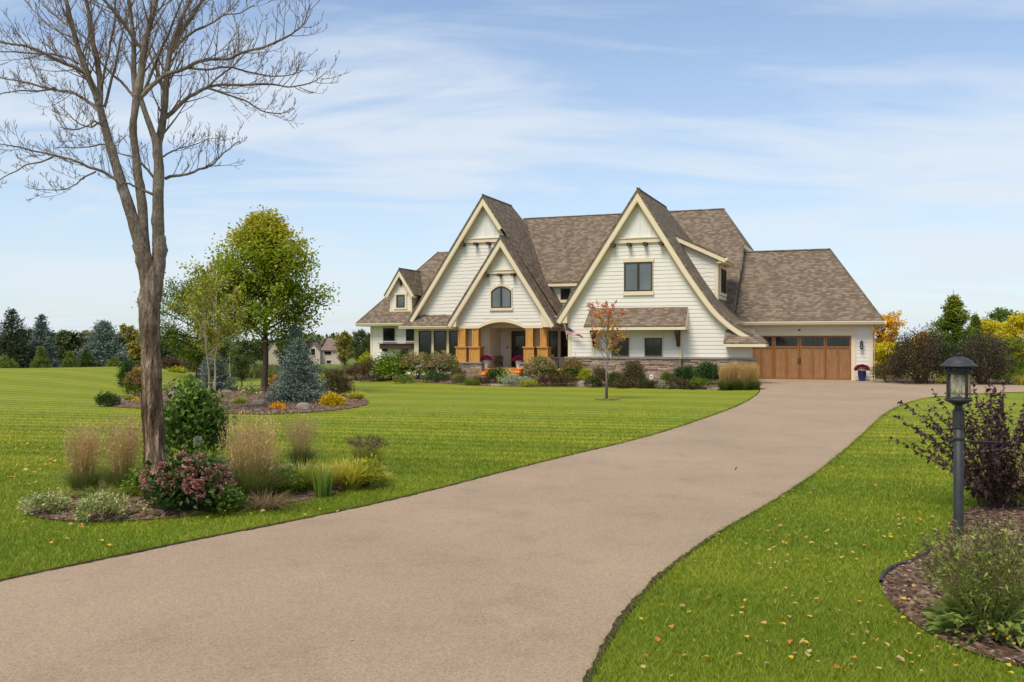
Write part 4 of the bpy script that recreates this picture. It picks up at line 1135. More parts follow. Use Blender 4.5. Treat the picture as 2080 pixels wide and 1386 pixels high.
q = MB(); a_, zc_ = L(z3(598, 880), 0); q.lathe([(0, -.05), (.035, -.04), (.05, 0), (.035, .04), (0, .05)], 12, (a_, -.06, zc_)); hp(q, 'security_camera', M['iron'])
# wall lantern
def lantern_small(a, z, b):
    e = empty('wall_lantern', (0, 0, 0)); e.parent = house
    q = MB(); q.box(a-.05, a+.05, b-.02, b, z-.12, z+.14); q.tube([(a, b-.02, z+.1), (a, b-.10, z+.2), (a, b-.15, z+.15)], .012, 6); hp(q, 'bracket', M['iron'], e)
    c = (a, b-.15, z); q = MB(); q.lathe([(.001, .20), (.015, .18), (.02, .14), (.03, .12), (.085, .07), (.095, .055), (.001, .055)], 16, c); hp(q, 'lantern_roof', M['iron'], e)
    q = MB()
    for k in range(6):
        t_ = k * math.pi / 3; x, y = a + .07*math.cos(t_), b-.15 + .07*math.sin(t_); q.tube([(x, y, z-.2), (x, y, z+.06)], .007, 4)
    q.lathe([(.001, -.26), (.03, -.24), (.075, -.2), (.08, -.18), (.001, -.18)], 16, c); hp(q, 'cage', M['iron'], e)
    q = MB(); q.lathe([(.062, -.18), (.062, .055)], 16, c); hp(q, 'glass', M['lampglass'], e, smooth=True)
t = NT('clear_lamp_glass'); t.set((.8, .82, .8), .12, .5); t.p.inputs['Transmission Weight'].default_value = .9; t.p.inputs['IOR'].default_value = 1.15; M['lampglass'] = t.mat
la, lz = L(z3(1008, 972), 0); lantern_small(la, lz, -.02)
# small hanging lamp on the garage side
q = MB(); q.tube([(.02, .4, 2.25), (.22, .4, 2.32), (.30, .4, 2.2)], .012, 6); q.lathe([(.02, .0), (.03, -.06), (.10, -.12), (.105, -.14), (.01, -.13)], 14, (.30, .4, 2.2)); hp(q, 'side_wall_lamp', M['iron'])
# foundation skirt so that no daylight shows under the walls
fb = MB(); fb.box(xw, -.0, 1.6, 8.8, -.6, .05); hp(fb, 'foundation', M['concrete'])
# ------------------------------------------------------------------ plants: generators
def rot_basis(D):
    D = D / (np.linalg.norm(D, axis=1)[:, None] + 1e-9)
    h = np.where(np.abs(D[:, 2:3]) > .95, np.array([[1., 0, 0]]), np.array([[0, 0, 1.]]))
    U = np.cross(D, h); U /= np.linalg.norm(U, axis=1)[:, None] + 1e-9
    return D, U, np.cross(U, D)
def add_leaves(mb, C, Ln, Wd, rg, D=None, fold=False, up=.3, m=0, var=None):
    """one small blade per point: C centres, D pointing directions (random by default)"""
    n = len(C)
    if n == 0: return
    if D is None: D = rg.normal(size=(n, 3)); D[:, 2] -= .1
    D, U, W = rot_basis(D + rg.normal(scale=.25, size=(n, 3)))
    a = rg.uniform(-1.1, 1.1, n) if up else rg.uniform(0, 6.28, n)
    S_ = (np.cos(a)[:, None] * U + np.sin(a)[:, None] * W); Nn = np.cross(S_, D)
    Ln = np.broadcast_to(np.asarray(Ln, float), (n,)) * rg.uniform(.65, 1.25, n); Wd = np.broadcast_to(np.asarray(Wd, float), (n,)) * rg.uniform(.7, 1.2, n)
    L_, W_ = Ln[:, None], Wd[:, None]
    if var is None: var = rg.random(n)
    if fold:
        droop = -.18 * L_ * np.array([[0, 0, 1.]])
        p0 = C; p1 = C + D * L_ * .5 - Nn * W_ * .12; p2 = C + D * L_ + droop
        p3 = C + D * L_ * .42 + S_ * W_ * .5 + Nn * W_ * .1; p4 = C + D * L_ * .42 - S_ * W_ * .5 + Nn * W_ * .1
        V = np.stack([p0, p1, p2, p3, p4], 1).reshape(-1, 3); b = np.arange(n)[:, None] * 5
        F = np.vstack([b + np.array([[0, 3, 2, 1]]), b + np.array([[0, 1, 2, 4]])]); v = np.concatenate([var, var])
    else:
        V = np.stack([C, C + D * L_ * .5 + S_ * W_ * .5, C + D * L_, C + D * L_ * .5 - S_ * W_ * .5], 1).reshape(-1, 3)
        F = np.arange(n)[:, None] * 4 + np.array([[0, 1, 2, 3]]); v = var
    mb.add(V, F, m, v)

def limb(p0, d, ln, r0, r1, rg, k=7, wob=.12, up=.15):
    P = [np.array(p0, float)]; d = np.array(d, float); d /= np.linalg.norm(d)
    for i in range(k):
        d = d + rg.normal(scale=wob, size=3) * .6; d[2] += up / k; d /= np.linalg.norm(d)
        P.append(P[-1] + d * ln / k)
    return np.array(P), np.linspace(r0, r1, k + 1)

def finish(name, loc, label, cat, parts, group=None, rz=0.):
    root = empty(name, loc, rz, label=label, cat=cat, group=group)
    for pn, mb, mats, sm in parts:
        if mb.n: mb.build(pn, mats, root, smooth=sm)
    return root

def shrub(name, loc, W, H, n, leaf, mats, label, cat='shrub', seed=0, D=None, wl=.55, lump=.25, fold=False, group=None, flowers=None, stem='stem_brown', flat=.0, upright=.3, core=.45, stems=9, shoots=0, ftop=.2):
    """mounded bush: stems, lumpy leaf mass, loose shoots and flower heads. lengths in metres"""
    rg = np.random.default_rng(seed + 100); D = D or W * .8
    st = MB(); fo = MB(); fl = MB()
    ph = rg.uniform(0, 6.28, 8)
    def rad(th, ph_):
        return 1 + lump * (np.sin(3 * th + ph[0]) * np.cos(2 * ph_ + ph[1]) * .5 + np.sin(5 * th + ph[2] + 2 * ph_) * .3 + np.sin(8 * th + ph[3]) * np.sin(6 * ph_ + ph[4]) * .25)
    # clumps of leaves sit on branch ends, mostly near the outer surface
    nc = max(10, n // 22)
    th = rg.uniform(0, 2 * np.pi, nc); el = np.arcsin(rg.uniform(-.35 + flat, 1, nc)); rr = (core + (1 - core) * rg.random(nc) ** .6) * rad(th, el)
    cz = H * .42
    C = np.stack([np.cos(th) * np.cos(el) * W / 2 * rr, np.sin(th) * np.cos(el) * D / 2 * rr, cz + np.sin(el) * np.where(el > 0, H * .58, cz) * rr], 1)
    C[:, 2] = np.maximum(C[:, 2], .04 * H)
    cl = np.repeat(np.arange(nc), n // nc + 1)[:n]
    sp = max(min(W, H) * .085, leaf * .8)
    out = C[cl] - np.array([0, 0, cz * .3]); P = C[cl] + rg.normal(scale=sp, size=(n, 3))
    P[:, 2] = np.maximum(P[:, 2], .01)
    dd = out / (np.linalg.norm(out, axis=1)[:, None] + 1e-6) * .7 + rg.normal(scale=.55, size=(n, 3)); dd[:, 2] += upright
    tone = rg.random(nc)[cl] * .55 + rg.random(n) * .45
    add_leaves(fo, P, leaf, leaf * wl, rg, dd, fold, var=tone)
    for k in range(stems):
        j = rg.integers(nc); a = np.array([rg.normal(0, W * .05), rg.normal(0, D * .05), -.03]); b_ = C[j]
        mid = (a + b_) / 2 + np.array([0, 0, H * .08]) + rg.normal(scale=.03 * W, size=3)
        st.tube([a, mid, b_], [max(.006, .012 * W), .008 * W + .003, .003], 5)
    for k in range(shoots):
        a0 = rg.uniform(0, 6.28); el0 = rg.uniform(.35, 1.3); base = np.array([np.cos(a0) * np.cos(el0) * W * .36, np.sin(a0) * np.cos(el0) * D * .36, cz + np.sin(el0) * H * .4])
        d_ = np.array([np.cos(a0) * .5, np.sin(a0) * .5, 1.]); ln = H * rg.uniform(.18, .38); Q, R_ = limb(base, d_, ln, .006, .002, rg, 5, .15, .3); st.tube(Q, R_, 4)
        t_ = rg.random(14); X_ = np.array([Q[min(int(u * 5), 4)] * (1 - (u * 5 % 1)) + Q[min(int(u * 5) + 1, 5)] * (u * 5 % 1) for u in t_])
        add_leaves(fo, X_, leaf, leaf * wl, rg, None, fold)
    if flowers:
        nf, fs, per, fm, shp = flowers       # heads, head size, petals per head, material, height/width
        th = rg.uniform(0, 2 * np.pi, nf); el = np.arcsin(rg.uniform(ftop, 1, nf)); rr = rad(th, el) * 1.02
        HC = np.stack([np.cos(th) * np.cos(el) * W / 2 * rr, np.sin(th) * np.cos(el) * D / 2 * rr, cz + np.sin(el) * H * .58 * rr], 1)
        q = rg.normal(size=(nf * per, 3)); q /= np.linalg.norm(q, axis=1)[:, None]
        taper = 1 - .45 * np.clip(q[:, 2:3], 0, 1)
        hid = np.repeat(np.arange(nf), per); tone = rg.random(nf)[hid] * .6 + rg.random(nf * per) * .4
        X_ = HC[hid] + q * np.array([[fs * .5, fs * .5, fs * .5 * shp]]) * taper * rg.uniform(.7, 1, (nf * per, 1)) * rg.uniform(.75, 1.2, nf)[hid][:, None]
        add_leaves(fl, X_, fs * .26, fs * .22, rg, q, var=tone)
    parts = [('stems', st, M[stem], True), ('foliage', fo, mats, False)]
    if flowers: parts.append(('flower_heads', fl, flowers[3], False))
    return finish(name, loc, label, cat, parts, group, rg.uniform(0, 6.28) if not flowers else 0)

def tree(name, loc, H, W, trunk_h, trunk_r, nl, leaf, mats, label, cat='tree', seed=0, shape='oval', bark='bark_dark', limbs=26, per=9, D=None, wl=.6, clump=.28, group=None, lean=(0, 0), droop=.0, top=1.0, tone=None, fold=False, rise=.35, multi=1, spread=1.):
    rg = np.random.default_rng(seed + 500); D = D or W
    tk = MB(); br = MB(); fo = MB()
    def env(h):   # crown half-width factor, h in 0..1 of the crown
        if shape == 'oval': return np.sin(np.pi * np.clip(.10 + h * .88, 0, 1)) ** .75
        if shape == 'cone': return (1 - h) ** 1.05 * min(1, (h + .06) * 6) ** .5 + .03
        if shape == 'round': return math.sqrt(max(0.02, 1 - (2 * h - 1) ** 2))
        if shape == 'egg': return max(.05, (1 - h) ** .85 * min(1, (h + .10) * 3.2) ** .6)
        if shape == 'vase': return .35 + .65 * math.sin(math.pi * min(1, .25 + h * .62))
    TK = []
    for m_ in range(multi):
        off = rg.normal(scale=.10 * multi, size=2) if multi > 1 else np.zeros(2)
        ln_ = np.array(lean) + (off * 1.8 if multi > 1 else 0)
        zs = np.linspace(-.05, H * (.97 if top >= 1 else top), 12)
        tp = np.array([(off[0] + ln_[0] * z / H + rg.normal() * .012 * H * (z > 0) * .4, off[1] + ln_[1] * z / H + rg.normal() * .012 * H * (z > 0) * .4, z) for z in zs])
        rr = trunk_r * (1 - zs / H * .93); rr[0] *= 1.5; rr[1] *= 1.05
        tk.tube(tp, np.maximum(rr, .006), 9 if trunk_r > .04 else 6); TK.append((tp, rr))
    Cc, Dd = [], []
    for i in range(limbs):
        tp, tr_ = TK[i % multi]
        h = (i + .5) / limbs; z = trunk_h + (H - trunk_h) * h * (.93 if shape != 'cone' else .985); az = i * 2.39996 + rg.normal(0, .3)
        s = np.array([np.interp(z * (1 - .12 * rise), tp[:, 2], tp[:, 0]), np.interp(z * (1 - .12 * rise), tp[:, 2], tp[:, 1]), z * (1 - .12 * rise)])
        e = env(min(1., h)) * (rg.uniform(.78, 1.1) if shape != 'cone' else rg.uniform(.5, 1.35))
        ex = np.cos(az) * W / 2 * e; ey = np.sin(az) * D / 2 * e
        d = np.array([ex, ey, math.hypot(ex, ey) * (rise - droop)]); ln = np.linalg.norm(d) * 1.0
        r0 = max(.008, min(trunk_r * .42, ln * .022)) 
        P, R_ = limb(s, d, max(ln, .1), r0, .005, rg, 8, .10, rise * .6)
        br.tube(P, R_, 5)
        for j in range(per):
            t_ = rg.uniform(.22, 1); k = min(int(t_ * 8), 7); b = P[k] + (P[k + 1] - P[k]) * (t_ * 8 - k)
            dd = d / ln + rg.normal(scale=.65, size=3); dd[2] += .12; l2 = ln * rg.uniform(.14, .34) * spread + .05 * W * .5
            Q, R2 = limb(b, dd, l2, max(.004, r0 * .35), .002, rg, 3, .2, .1); br.tube(Q, R2, 3)
            for u in (1, 2, 3): Cc.append(Q[u]); Dd.append(dd)
    Cc = np.array(Cc); Dd = np.array(Dd)
    idx = rg.integers(len(Cc), size=nl); wgt = rg.random(len(Cc)) 
    idx = np.where(wgt[idx] < .26, rg.integers(len(Cc), size=nl), idx)     # leaves bare gaps
    P = Cc[idx] + rg.normal(scale=clump, size=(nl, 3)) * np.array([1, 1, .75]) * W * .075 * 2
    tv = rg.random(len(Cc))[idx] * .45 + rg.random(nl) * .4
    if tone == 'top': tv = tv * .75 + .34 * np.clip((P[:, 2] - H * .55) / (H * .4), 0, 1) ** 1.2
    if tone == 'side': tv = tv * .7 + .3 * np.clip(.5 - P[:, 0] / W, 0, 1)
    dd = Dd[idx] * .4 + rg.normal(scale=.8, size=(nl, 3)); dd[:, 2] -= .35
    P[:, 2] = np.maximum(P[:, 2], trunk_h * .55)
    add_leaves(fo, P, leaf, leaf * wl, rg, dd, fold, var=np.clip(tv, 0, 1))
    bm = M[bark] if isinstance(bark, str) else bark
    return finish(name, loc, label, cat, [('trunk', tk, bm, True), ('branches', br, bm, True), ('crown', fo, mats, False)], group)

def conifer(name, loc, H, W, n_tier, per, tuft, mats, label, seed=0, needle=.05, bark='bark_dark', base=.02, group=None, ragged=.15, up=.25, taper=.92, w2=.16, dens=1.):
    """whorled spruce: every branch carries side twigs clothed in needle tufts"""
    rg = np.random.default_rng(seed + 900); tk = MB(); fo = MB()
    zs = np.linspace(-.05, H * .985, 8); tk.tube(np.column_stack([zs * 0, zs * 0, zs]), np.linspace(.035 * W + .01, .006, 8), 7)
    C, Dv, T = [], [], []
    for i in range(n_tier):
        h = (i + rg.uniform(-.3, .3)) / n_tier; h = min(max(h, 0), .985); z = H * (base + (1 - base) * h)
        R0 = W / 2 * (1 - h) ** taper + .03 * W
        if h < .08: R0 *= .88
        k = max(4, int(per * (.35 + .65 * (1 - h)))); a0 = rg.uniform(0, 6.28)
        for j in range(k):
            az = a0 + j * 2 * np.pi / k + rg.normal(0, .15); R = R0 * rg.uniform(1 - ragged * 1.3, 1 + ragged * .6)
            ca, sa = np.cos(az), np.sin(az); m_ = max(4, int(R / (W / 2) * 9) + 2); tonej = rg.random()
            t_ = np.linspace(.12, 1, m_)
            dr = -.10 * R * np.sin(t_ * np.pi * .55) * (1 - h) + up * R * t_ ** 2.2 * (.35 + h)
            bx = ca * R * t_; by = sa * R * t_; bz = z + dr + rg.normal(0, .01 * H)
            tk.tube([(0, 0, z)] + [(bx[q], by[q], bz[q]) for q in range(0, m_, 2)] + [(bx[-1], by[-1], bz[-1])], np.linspace(.012 * W, .003, len(range(0, m_, 2)) + 2), 3)
            for q in range(m_):
                sl = R * .42 * (1 - t_[q] * .72) + .02 * W
                for sgn in (-1, 1):
                    for u in np.linspace(.05, 1, max(2, int(3 * sl / (.15 * W) + 1))):
                        C.append((bx[q] + (ca * .55 - sgn * sa * .85) * sl * u, by[q] + (sa * .55 + sgn * ca * .85) * sl * u, bz[q] - .12 * sl * u + rg.normal(0, .008 * H)))
                        Dv.append((ca * .6 - sgn * sa * .6, sa * .6 + sgn * ca * .6, .22)); T.append(tonej)
    C = np.array(C); Dv = np.array(Dv); T = np.array(T)
    rep = np.repeat(np.arange(len(C)), tuft); n = len(rep)
    P = C[rep] + rg.normal(scale=needle * .35, size=(n, 3))
    add_leaves(fo, P, needle, needle * w2, rg, Dv[rep] * .7 + rg.normal(scale=.55, size=(n, 3)), up=0, var=np.clip(T[rep] * .45 + rg.random(n) * .55, 0, 1))
    top = rg.normal(scale=(.012 * W, .012 * W, .03 * H), size=(60, 3)) + np.array([0, 0, H * .96]); add_leaves(fo, top, needle, needle * w2, rg, None, up=0)
    return finish(name, loc, label, 'tree', [('trunk', tk, M[bark], True), ('needles', fo, mats, False)], group)

def blades(mb, n, H, R0, spread, width, rg, seg=5, curve=.5, m=0, var=None, hvar=.3, c=(0, 0)):
    """arching strips growing from a tuft"""
    a = rg.uniform(0, 2 * np.pi, n); r = R0 * np.sqrt(rg.random(n)); h = H * (1 - hvar * rg.random(n))
    lean = spread * rg.random(n) ** .8; a2 = a + rg.normal(0, .5, n)
    base = np.stack([np.cos(a) * r + c[0], np.sin(a) * r + c[1], 0 * a - .01], 1)
    dirh = np.stack([np.cos(a2), np.sin(a2), 0 * a], 1); side = np.stack([-np.sin(a2 + rg.normal(0, .8, n)), np.cos(a2), 0 * a], 1)
    T = np.linspace(0, 1, seg + 1)
    V = []
    for t_ in T:
        hor = lean * (t_ * .45 + curve * t_ ** 2.4); ver = h * (t_ - curve * .42 * (lean / (spread + 1e-6)) * t_ ** 3)
        P = base + dirh * hor[:, None] + np.stack([0 * a, 0 * a, ver], 1)
        wd = width * (1 - .86 * t_ ** 1.8) * .5
        V.append(P - side * wd); V.append(P + side * wd)
    V = np.stack(V, 1); n2 = 2 * (seg + 1); b = np.arange(n)[:, None] * n2
    F = []; vv = []
    tone = rg.random(n) if var is None else var
    for k in range(seg):
        F.append(b + np.array([[2*k, 2*k+1, 2*k+3, 2*k+2]])); vv.append(np.clip(tone * .35 + (k + .5) / seg * .65, 0, 1))
    mb.add(V.reshape(-1, 3), np.vstack(F), m, np.concatenate(vv))
    return V.reshape(n, seg + 1, 2, 3)[:, -1].mean(1), dirh

def reedgrass(name, loc, H, R, label, seed=0, n_leaf=500, n_stalk=150, mats=None, group=None, clumps=((0, 0, 1),), width=.007, plume=.22, leafh=.55, lean=.25, pm=None, tan=.0):
    rg = np.random.default_rng(seed + 40); lf = MB(); sk = MB(); pl = MB()
    for cx_, cy_, s in clumps:
        blades(lf, int(n_leaf * s), H * leafh * s * .9, R * .42, H * lean * 1.25, width, rg, 5, .75, c=(cx_, cy_), hvar=.5)
        tips, dr = blades(sk, int(n_stalk * s), H * s * .97, R * .30, H * lean * 1.15, width * .42, rg, 4, .22, c=(cx_, cy_), hvar=.42)
        k = 9; rep = np.repeat(np.arange(len(tips)), k); t_ = np.tile(np.linspace(0, 1, k), len(tips))
        ax = np.array([0, 0, 1.]) + dr * .22
        P = tips[rep] - ax[rep] * (plume * (1 - t_) - .0)[:, None] * 1. + rg.normal(scale=.004 + 0*t_[:, None], size=(len(rep), 3))
        add_leaves(pl, P, .042, .011, rg, ax[rep] + rg.normal(scale=.2, size=(len(rep), 3)), var=rg.random(len(tips))[rep] * .6 + rg.random(len(rep)) * .4)
    m1, m2, m3 = mats or (M['reed_leaf'], M['reed_stalk'], M['reed_plume'])
    return finish(name, loc, label, 'plant', [('leaves', lf, m1, False), ('stalks', sk, m2, False), ('plumes', pl, pm or m3, False)], group)

def rock(name, loc, W, H, label, seed=0, D=None, mat='rock', group=None, cut=.0):
    rg = np.random.default_rng(seed + 77); D = D or W * .7
    nu, nv = 28, 16; u = np.linspace(0, 2 * np.pi, nu, endpoint=False); v = np.linspace(-.35, np.pi / 2, nv)
    U_, V_ = np.meshgrid(u, v); ph = rg.uniform(0, 6.28, 9)
    d = np.stack([np.cos(U_) * np.cos(V_), np.sin(U_) * np.cos(V_), np.sin(V_)], -1)
    r = 1 + .10 * np.sin(2 * U_ + ph[0]) + .07 * np.sin(3 * U_ + ph[1] + V_ * 2) + .05 * np.sin(5 * U_ * 1 + ph[2] + 3 * V_) + .04 * np.sin(7 * U_ + 5 * V_ + ph[3])
    for _ in range(7):      # facets
        nrm = rg.normal(size=3); nrm[2] = abs(nrm[2]) * .6; nrm /= np.linalg.norm(nrm); off = rg.uniform(.72, .9)
        dot = (d * nrm).sum(-1); r = np.where(dot > .05, np.minimum(r, off / np.maximum(dot, .05)), r)
    P = d * r[..., None] * np.array([W / 2, D / 2, H * (1.08)])
    P[..., 2] = np.minimum(P[..., 2], H * (1 + .0 * P[..., 0]))
    I = np.arange(nv - 1)[:, None] * nu; J = np.arange(nu)[None]; J2 = (J + 1) % nu
    mb = MB(); mb.add(P.reshape(-1, 3), np.stack([I + J, I + J2, I + nu + J2, I + nu + J], -1).reshape(-1, 4))
    o = mb.build(name, M[mat], smooth=True, loc=loc)
    return tag(o, label, 'rock', group)

# leaf palettes
M['lf_maple'] = leafmat('maple_leaves', pal((.10, .17, .014), (.18, .27, .02), (.29, .36, .025), (.44, .42, .035), (.56, .42, .045), (.52, .28, .045)), .45)
M['lf_green'] = leafmat('green_leaves', pal((.05, .10, .014), (.10, .165, .018), (.18, .24, .022), (.29, .31, .035)))
M['lf_birch'] = leafmat('birch_leaves', pal((.15, .19, .02), (.27, .29, .03), (.40, .38, .05), (.50, .46, .08)))
M['lf_young'] = leafmat('young_maple_leaves', pal((.26, .28, .04), (.48, .32, .06), (.62, .28, .08), (.62, .20, .09), (.60, .09, .09)))
M['lf_ninebark'] = leafmat('ninebark_leaves', pal((.030, .013, .017), (.055, .024, .027), (.085, .042, .043), (.13, .075, .072)), .2, .45, .35)
M['lf_darkmix'] = leafmat('dark_purple_green_leaves', pal((.028, .024, .016), (.055, .038, .028), (.085, .055, .042), (.07, .085, .03), (.12, .09, .06)), .25)
M['lf_barberry'] = leafmat('burgundy_leaves', pal((.055, .03, .02), (.09, .045, .028), (.13, .07, .035), (.12, .11, .03)), .25)
M['lf_brownish'] = leafmat('browned_leaves', pal((.045, .045, .018), (.09, .07, .025), (.13, .09, .035), (.10, .10, .03)), .25)
M['lf_dark'] = leafmat('dark_green_leaves', pal((.022, .05, .014), (.04, .085, .018), (.075, .12, .02), (.14, .17, .03)), .28)
M['lf_lime'] = leafmat('lime_leaves', pal((.16, .24, .015), (.30, .36, .02), (.44, .44, .03), (.50, .48, .05)), .35)
M['lf_bright'] = leafmat('bright_green_leaves', pal((.06, .14, .012), (.12, .22, .018), (.22, .32, .03), (.36, .44, .05)), .35)
M['lf_gold'] = leafmat('golden_leaves', pal((.50, .36, .01), (.62, .46, .015), (.70, .54, .03)), .35)
M['lf_yellow'] = leafmat('yellow_leaves', pal((.32, .36, .02), (.58, .52, .02), (.78, .60, .02), (.82, .52, .02)), .45)
M['lf_orange'] = leafmat('orange_leaves', pal((.62, .48, .02), (.80, .50, .02), (.82, .38, .03), (.70, .26, .05)), .45)
M['lf_poplar'] = leafmat('poplar_leaves', pal((.07, .13, .018), (.15, .21, .022), (.27, .29, .025), (.42, .38, .035)), .4)
M['lf_varieg'] = leafmat('variegated_leaves', pal((.10, .16, .03), (.26, .32, .08), (.50, .50, .22), (.60, .58, .34)), .3)
M['lf_silver'] = leafmat('silver_leaves', pal((.22, .27, .17), (.34, .37, .26), (.44, .46, .34)), .25)
M['lf_sedum'] = leafmat('sage_leaves', pal((.10, .16, .035), (.20, .27, .06), (.34, .38, .09), (.46, .45, .13)), .25)
M['lf_spruce'] = leafmat('blue_needles', pal((.05, .08, .06), (.10, .145, .115), (.18, .23, .19), (.28, .33, .28)), .1, .6)
M['lf_darkspruce'] = leafmat('dark_needles', pal((.020, .034, .018), (.038, .058, .026), (.065, .09, .038)), .1)
M['lf_pine'] = leafmat('pine_needles', pal((.035, .065, .016), (.07, .11, .022), (.12, .16, .035)), .15)
M['lf_yewish'] = leafmat('yellowish_needles', pal((.09, .13, .025), (.16, .20, .035), (.24, .26, .05)), .2)
M['lf_glossy'] = leafmat('glossy_green_leaves', pal((.03, .07, .015), (.07, .14, .02), (.14, .24, .03), (.30, .40, .06)), .3, .4, .4)
M['lf_juniper'] = leafmat('juniper_needles', pal((.018, .05, .010), (.035, .085, .014), (.06, .13, .02)), .15)
M['fl_pink'] = leafmat('dusty_pink_petals', pal((.30, .10, .10), (.42, .18, .165), (.52, .28, .24), (.48, .33, .22)), .25)
M['fl_beige'] = leafmat('beige_pink_petals', pal((.26, .25, .08), (.38, .27, .13), (.46, .33, .18), (.50, .27, .19)), .25)
M['fl_coral'] = leafmat('coral_petals', pal((.40, .14, .08), (.50, .22, .13), (.42, .10, .10)), .25)
M['fl_mum'] = leafmat('magenta_petals', pal((.20, .004, .05), (.36, .010, .10), (.50, .03, .17)), .25)
M['fl_brown'] = leafmat('brown_seed_heads', pal((.055, .03, .02), (.11, .06, .04), (.17, .10, .06)), .1)
M['fl_sedum'] = leafmat('rosy_sedum_heads', pal((.34, .14, .13), (.44, .22, .18), (.36, .24, .14)), .2)
M['reed_leaf'] = leafmat('reed_grass_leaves', pal((.05, .095, .03), (.09, .15, .035), (.15, .20, .05), (.24, .24, .07), (.36, .29, .11)), .3)
M['reed_stalk'] = leafmat('reed_grass_stalks', pal((.20, .15, .05), (.36, .25, .09), (.50, .34, .14)), .3)
M['reed_plume'] = leafmat('tan_plumes', pal((.46, .30, .14), (.60, .42, .20), (.70, .54, .30)), .4)
M['gold_plume'] = leafmat('golden_plumes', pal((.50, .32, .11), (.64, .44, .17), (.70, .52, .25)), .3)
M['lf_strap'] = leafmat('strap_leaves', pal((.08, .15, .02), (.15, .23, .025), (.30, .34, .04), (.50, .46, .06)), .35)
M['lf_strapy'] = leafmat('yellowing_strap_leaves', pal((.16, .21, .03), (.34, .34, .04), (.56, .50, .06), (.64, .54, .12)), .35)
M['lf_iris'] = leafmat('iris_leaves', pal((.09, .17, .03), (.18, .28, .04), (.32, .40, .08)), .35)
M['dry_leaf'] = leafmat('dry_grass_leaves', pal((.16, .11, .05), (.28, .20, .10), (.36, .26, .14)), .25)
M['far_crown'] = leafmat('far_tree_leaves', pal((.035, .055, .018), (.065, .09, .025), (.11, .135, .035), (.16, .16, .045)), .25)
M['far_crown_y'] = leafmat('far_autumn_leaves', pal((.12, .14, .03), (.24, .22, .035), (.42, .33, .04), (.52, .34, .045)), .3)
M['far_crown_b'] = leafmat('far_brown_leaves', pal((.08, .065, .035), (.13, .10, .05), (.16, .14, .05)), .2)

M['reed_stem'] = simple('green_stem', (.30, .34, .10), .7, .2, .25, 20.)
# ------------------------------------------------------------------ plants: placing
foun = 'foundation shrubs along the house'
mid = 'shrubs and flowers of the middle bed'
def PX(px, py): 
    p = G(px, py); return p, p[1] / FPX
def SH(name, px, py, w_, h_, n, leaf, m, label, **k):
    p, s = PX(px, py)
    if k.get('group') == foun: n = int(n * 2.3); leaf *= 1.08; w_ *= 1.12; h_ *= 1.1
    elif k.get('group') == mid: n = int(n * 1.6)
    return shrub(name, p, w_ * s, h_ * s, n, leaf, M[m], label, **k)

# ---- beds along the house
SH('barberry', 724, 772, 58, 30, 1500, .055, 'lf_barberry', 'low spreading dark burgundy shrub at the far left end of the house bed', seed=1, group=foun)
SH('barberry', 758, 772, 46, 38, 1500, .055, 'lf_barberry', 'taller dark burgundy shrub in front of the left corner of the house', seed=2, group=foun, shoots=6)
SH('forsythia_shrub', 741, 764, 30, 42, 700, .09, 'lf_lime', 'yellow green shrub behind the dark burgundy shrubs by the left wall corner', seed=3, group=foun)
SH('leafy_shrub', 795, 773, 50, 42, 700, .16, 'lf_bright', 'bright green large leaved shrub under the dark wooden window box', seed=4, group=foun, wl=.7, fold=True)
SH('leafy_shrub', 818, 769, 36, 50, 700, .10, 'lf_dark', 'dark green upright shrub just left of the tall sunroom windows', seed=5, group=foun)
for i, (px, w_) in enumerate(((846, 66), (896, 62))):
    SH('hydrangea', px, 772, w_, 46, 900, .11, 'lf_green', ('wide green hydrangea with beige heads under the left sunroom windows', 'green hydrangea with beige heads directly left of the stone porch pier')[i], seed=6+i, group=foun, flowers=(150, .19, 30, M['fl_beige'], 1.1), fold=True)
SH('low_shrub', 883, 776, 62, 17, 900, .07, 'lf_dark', 'low dark green ground shrub in front of the beige hydrangeas', seed=8, group=foun)
SH('barberry', 928, 775, 38, 24, 900, .05, 'lf_brownish', 'brown green mound at the left foot of the stone porch pier', seed=9, group=foun)
SH('sedum', 934, 779, 32, 16, 500, .06, 'lf_green', 'small sedum with flat rosy heads at the lawn edge below the left pier', cat='flower', seed=10, group=foun, flowers=(60, .09, 18, M['fl_sedum'], .5))
SH('low_shrub', 985, 781, 24, 14, 450, .05, 'lf_barberry', 'tiny reddish plant beside the feather grass at the porch steps', seed=11, group=foun)
SH('juniper_shrub', 1011, 779, 40, 27, 1500, .08, 'lf_juniper', 'dark green juniper in front of the porch steps', seed=12, group=foun, wl=.3, shoots=8)
SH('hosta', 1031, 781, 32, 15, 260, .12, 'lf_varieg', 'small light green hosta right of the dark juniper', cat='plant', seed=13, group=foun, wl=.6, fold=True)
SH('silver_mound', 1049, 783, 60, 15, 1400, .05, 'lf_silver', 'spreading silvery ground plant at the lawn edge before the steps', cat='plant', seed=14, group=foun)
SH('hydrangea', 1098, 777, 60, 44, 800, .11, 'lf_green', 'hydrangea with beige pink heads in front of the right porch posts', seed=15, group=foun, flowers=(120, .19, 30, M['fl_beige'], 1.1), fold=True)
SH('barberry', 1116, 785, 50, 22, 1200, .05, 'lf_barberry', 'low dark burgundy shrub below the beige pink hydrangea', seed=16, group=foun)
SH('barberry', 1150, 785, 42, 22, 1000, .05, 'lf_brownish', 'low brownish shrub just left of the pale boulder', seed=17, group=foun)
SH('hydrangea', 1162, 776, 38, 40, 600, .10, 'lf_green', 'small hydrangea with coral pink heads at the stone corner under the flag', seed=18, group=foun, flowers=(50, .16, 26, M['fl_coral'], 1.1), fold=True)
SH('gold_shrub', 1190, 779, 32, 26, 1100, .05, 'lf_lime', 'round lime yellow shrub behind the pale boulder', seed=19, group=foun)
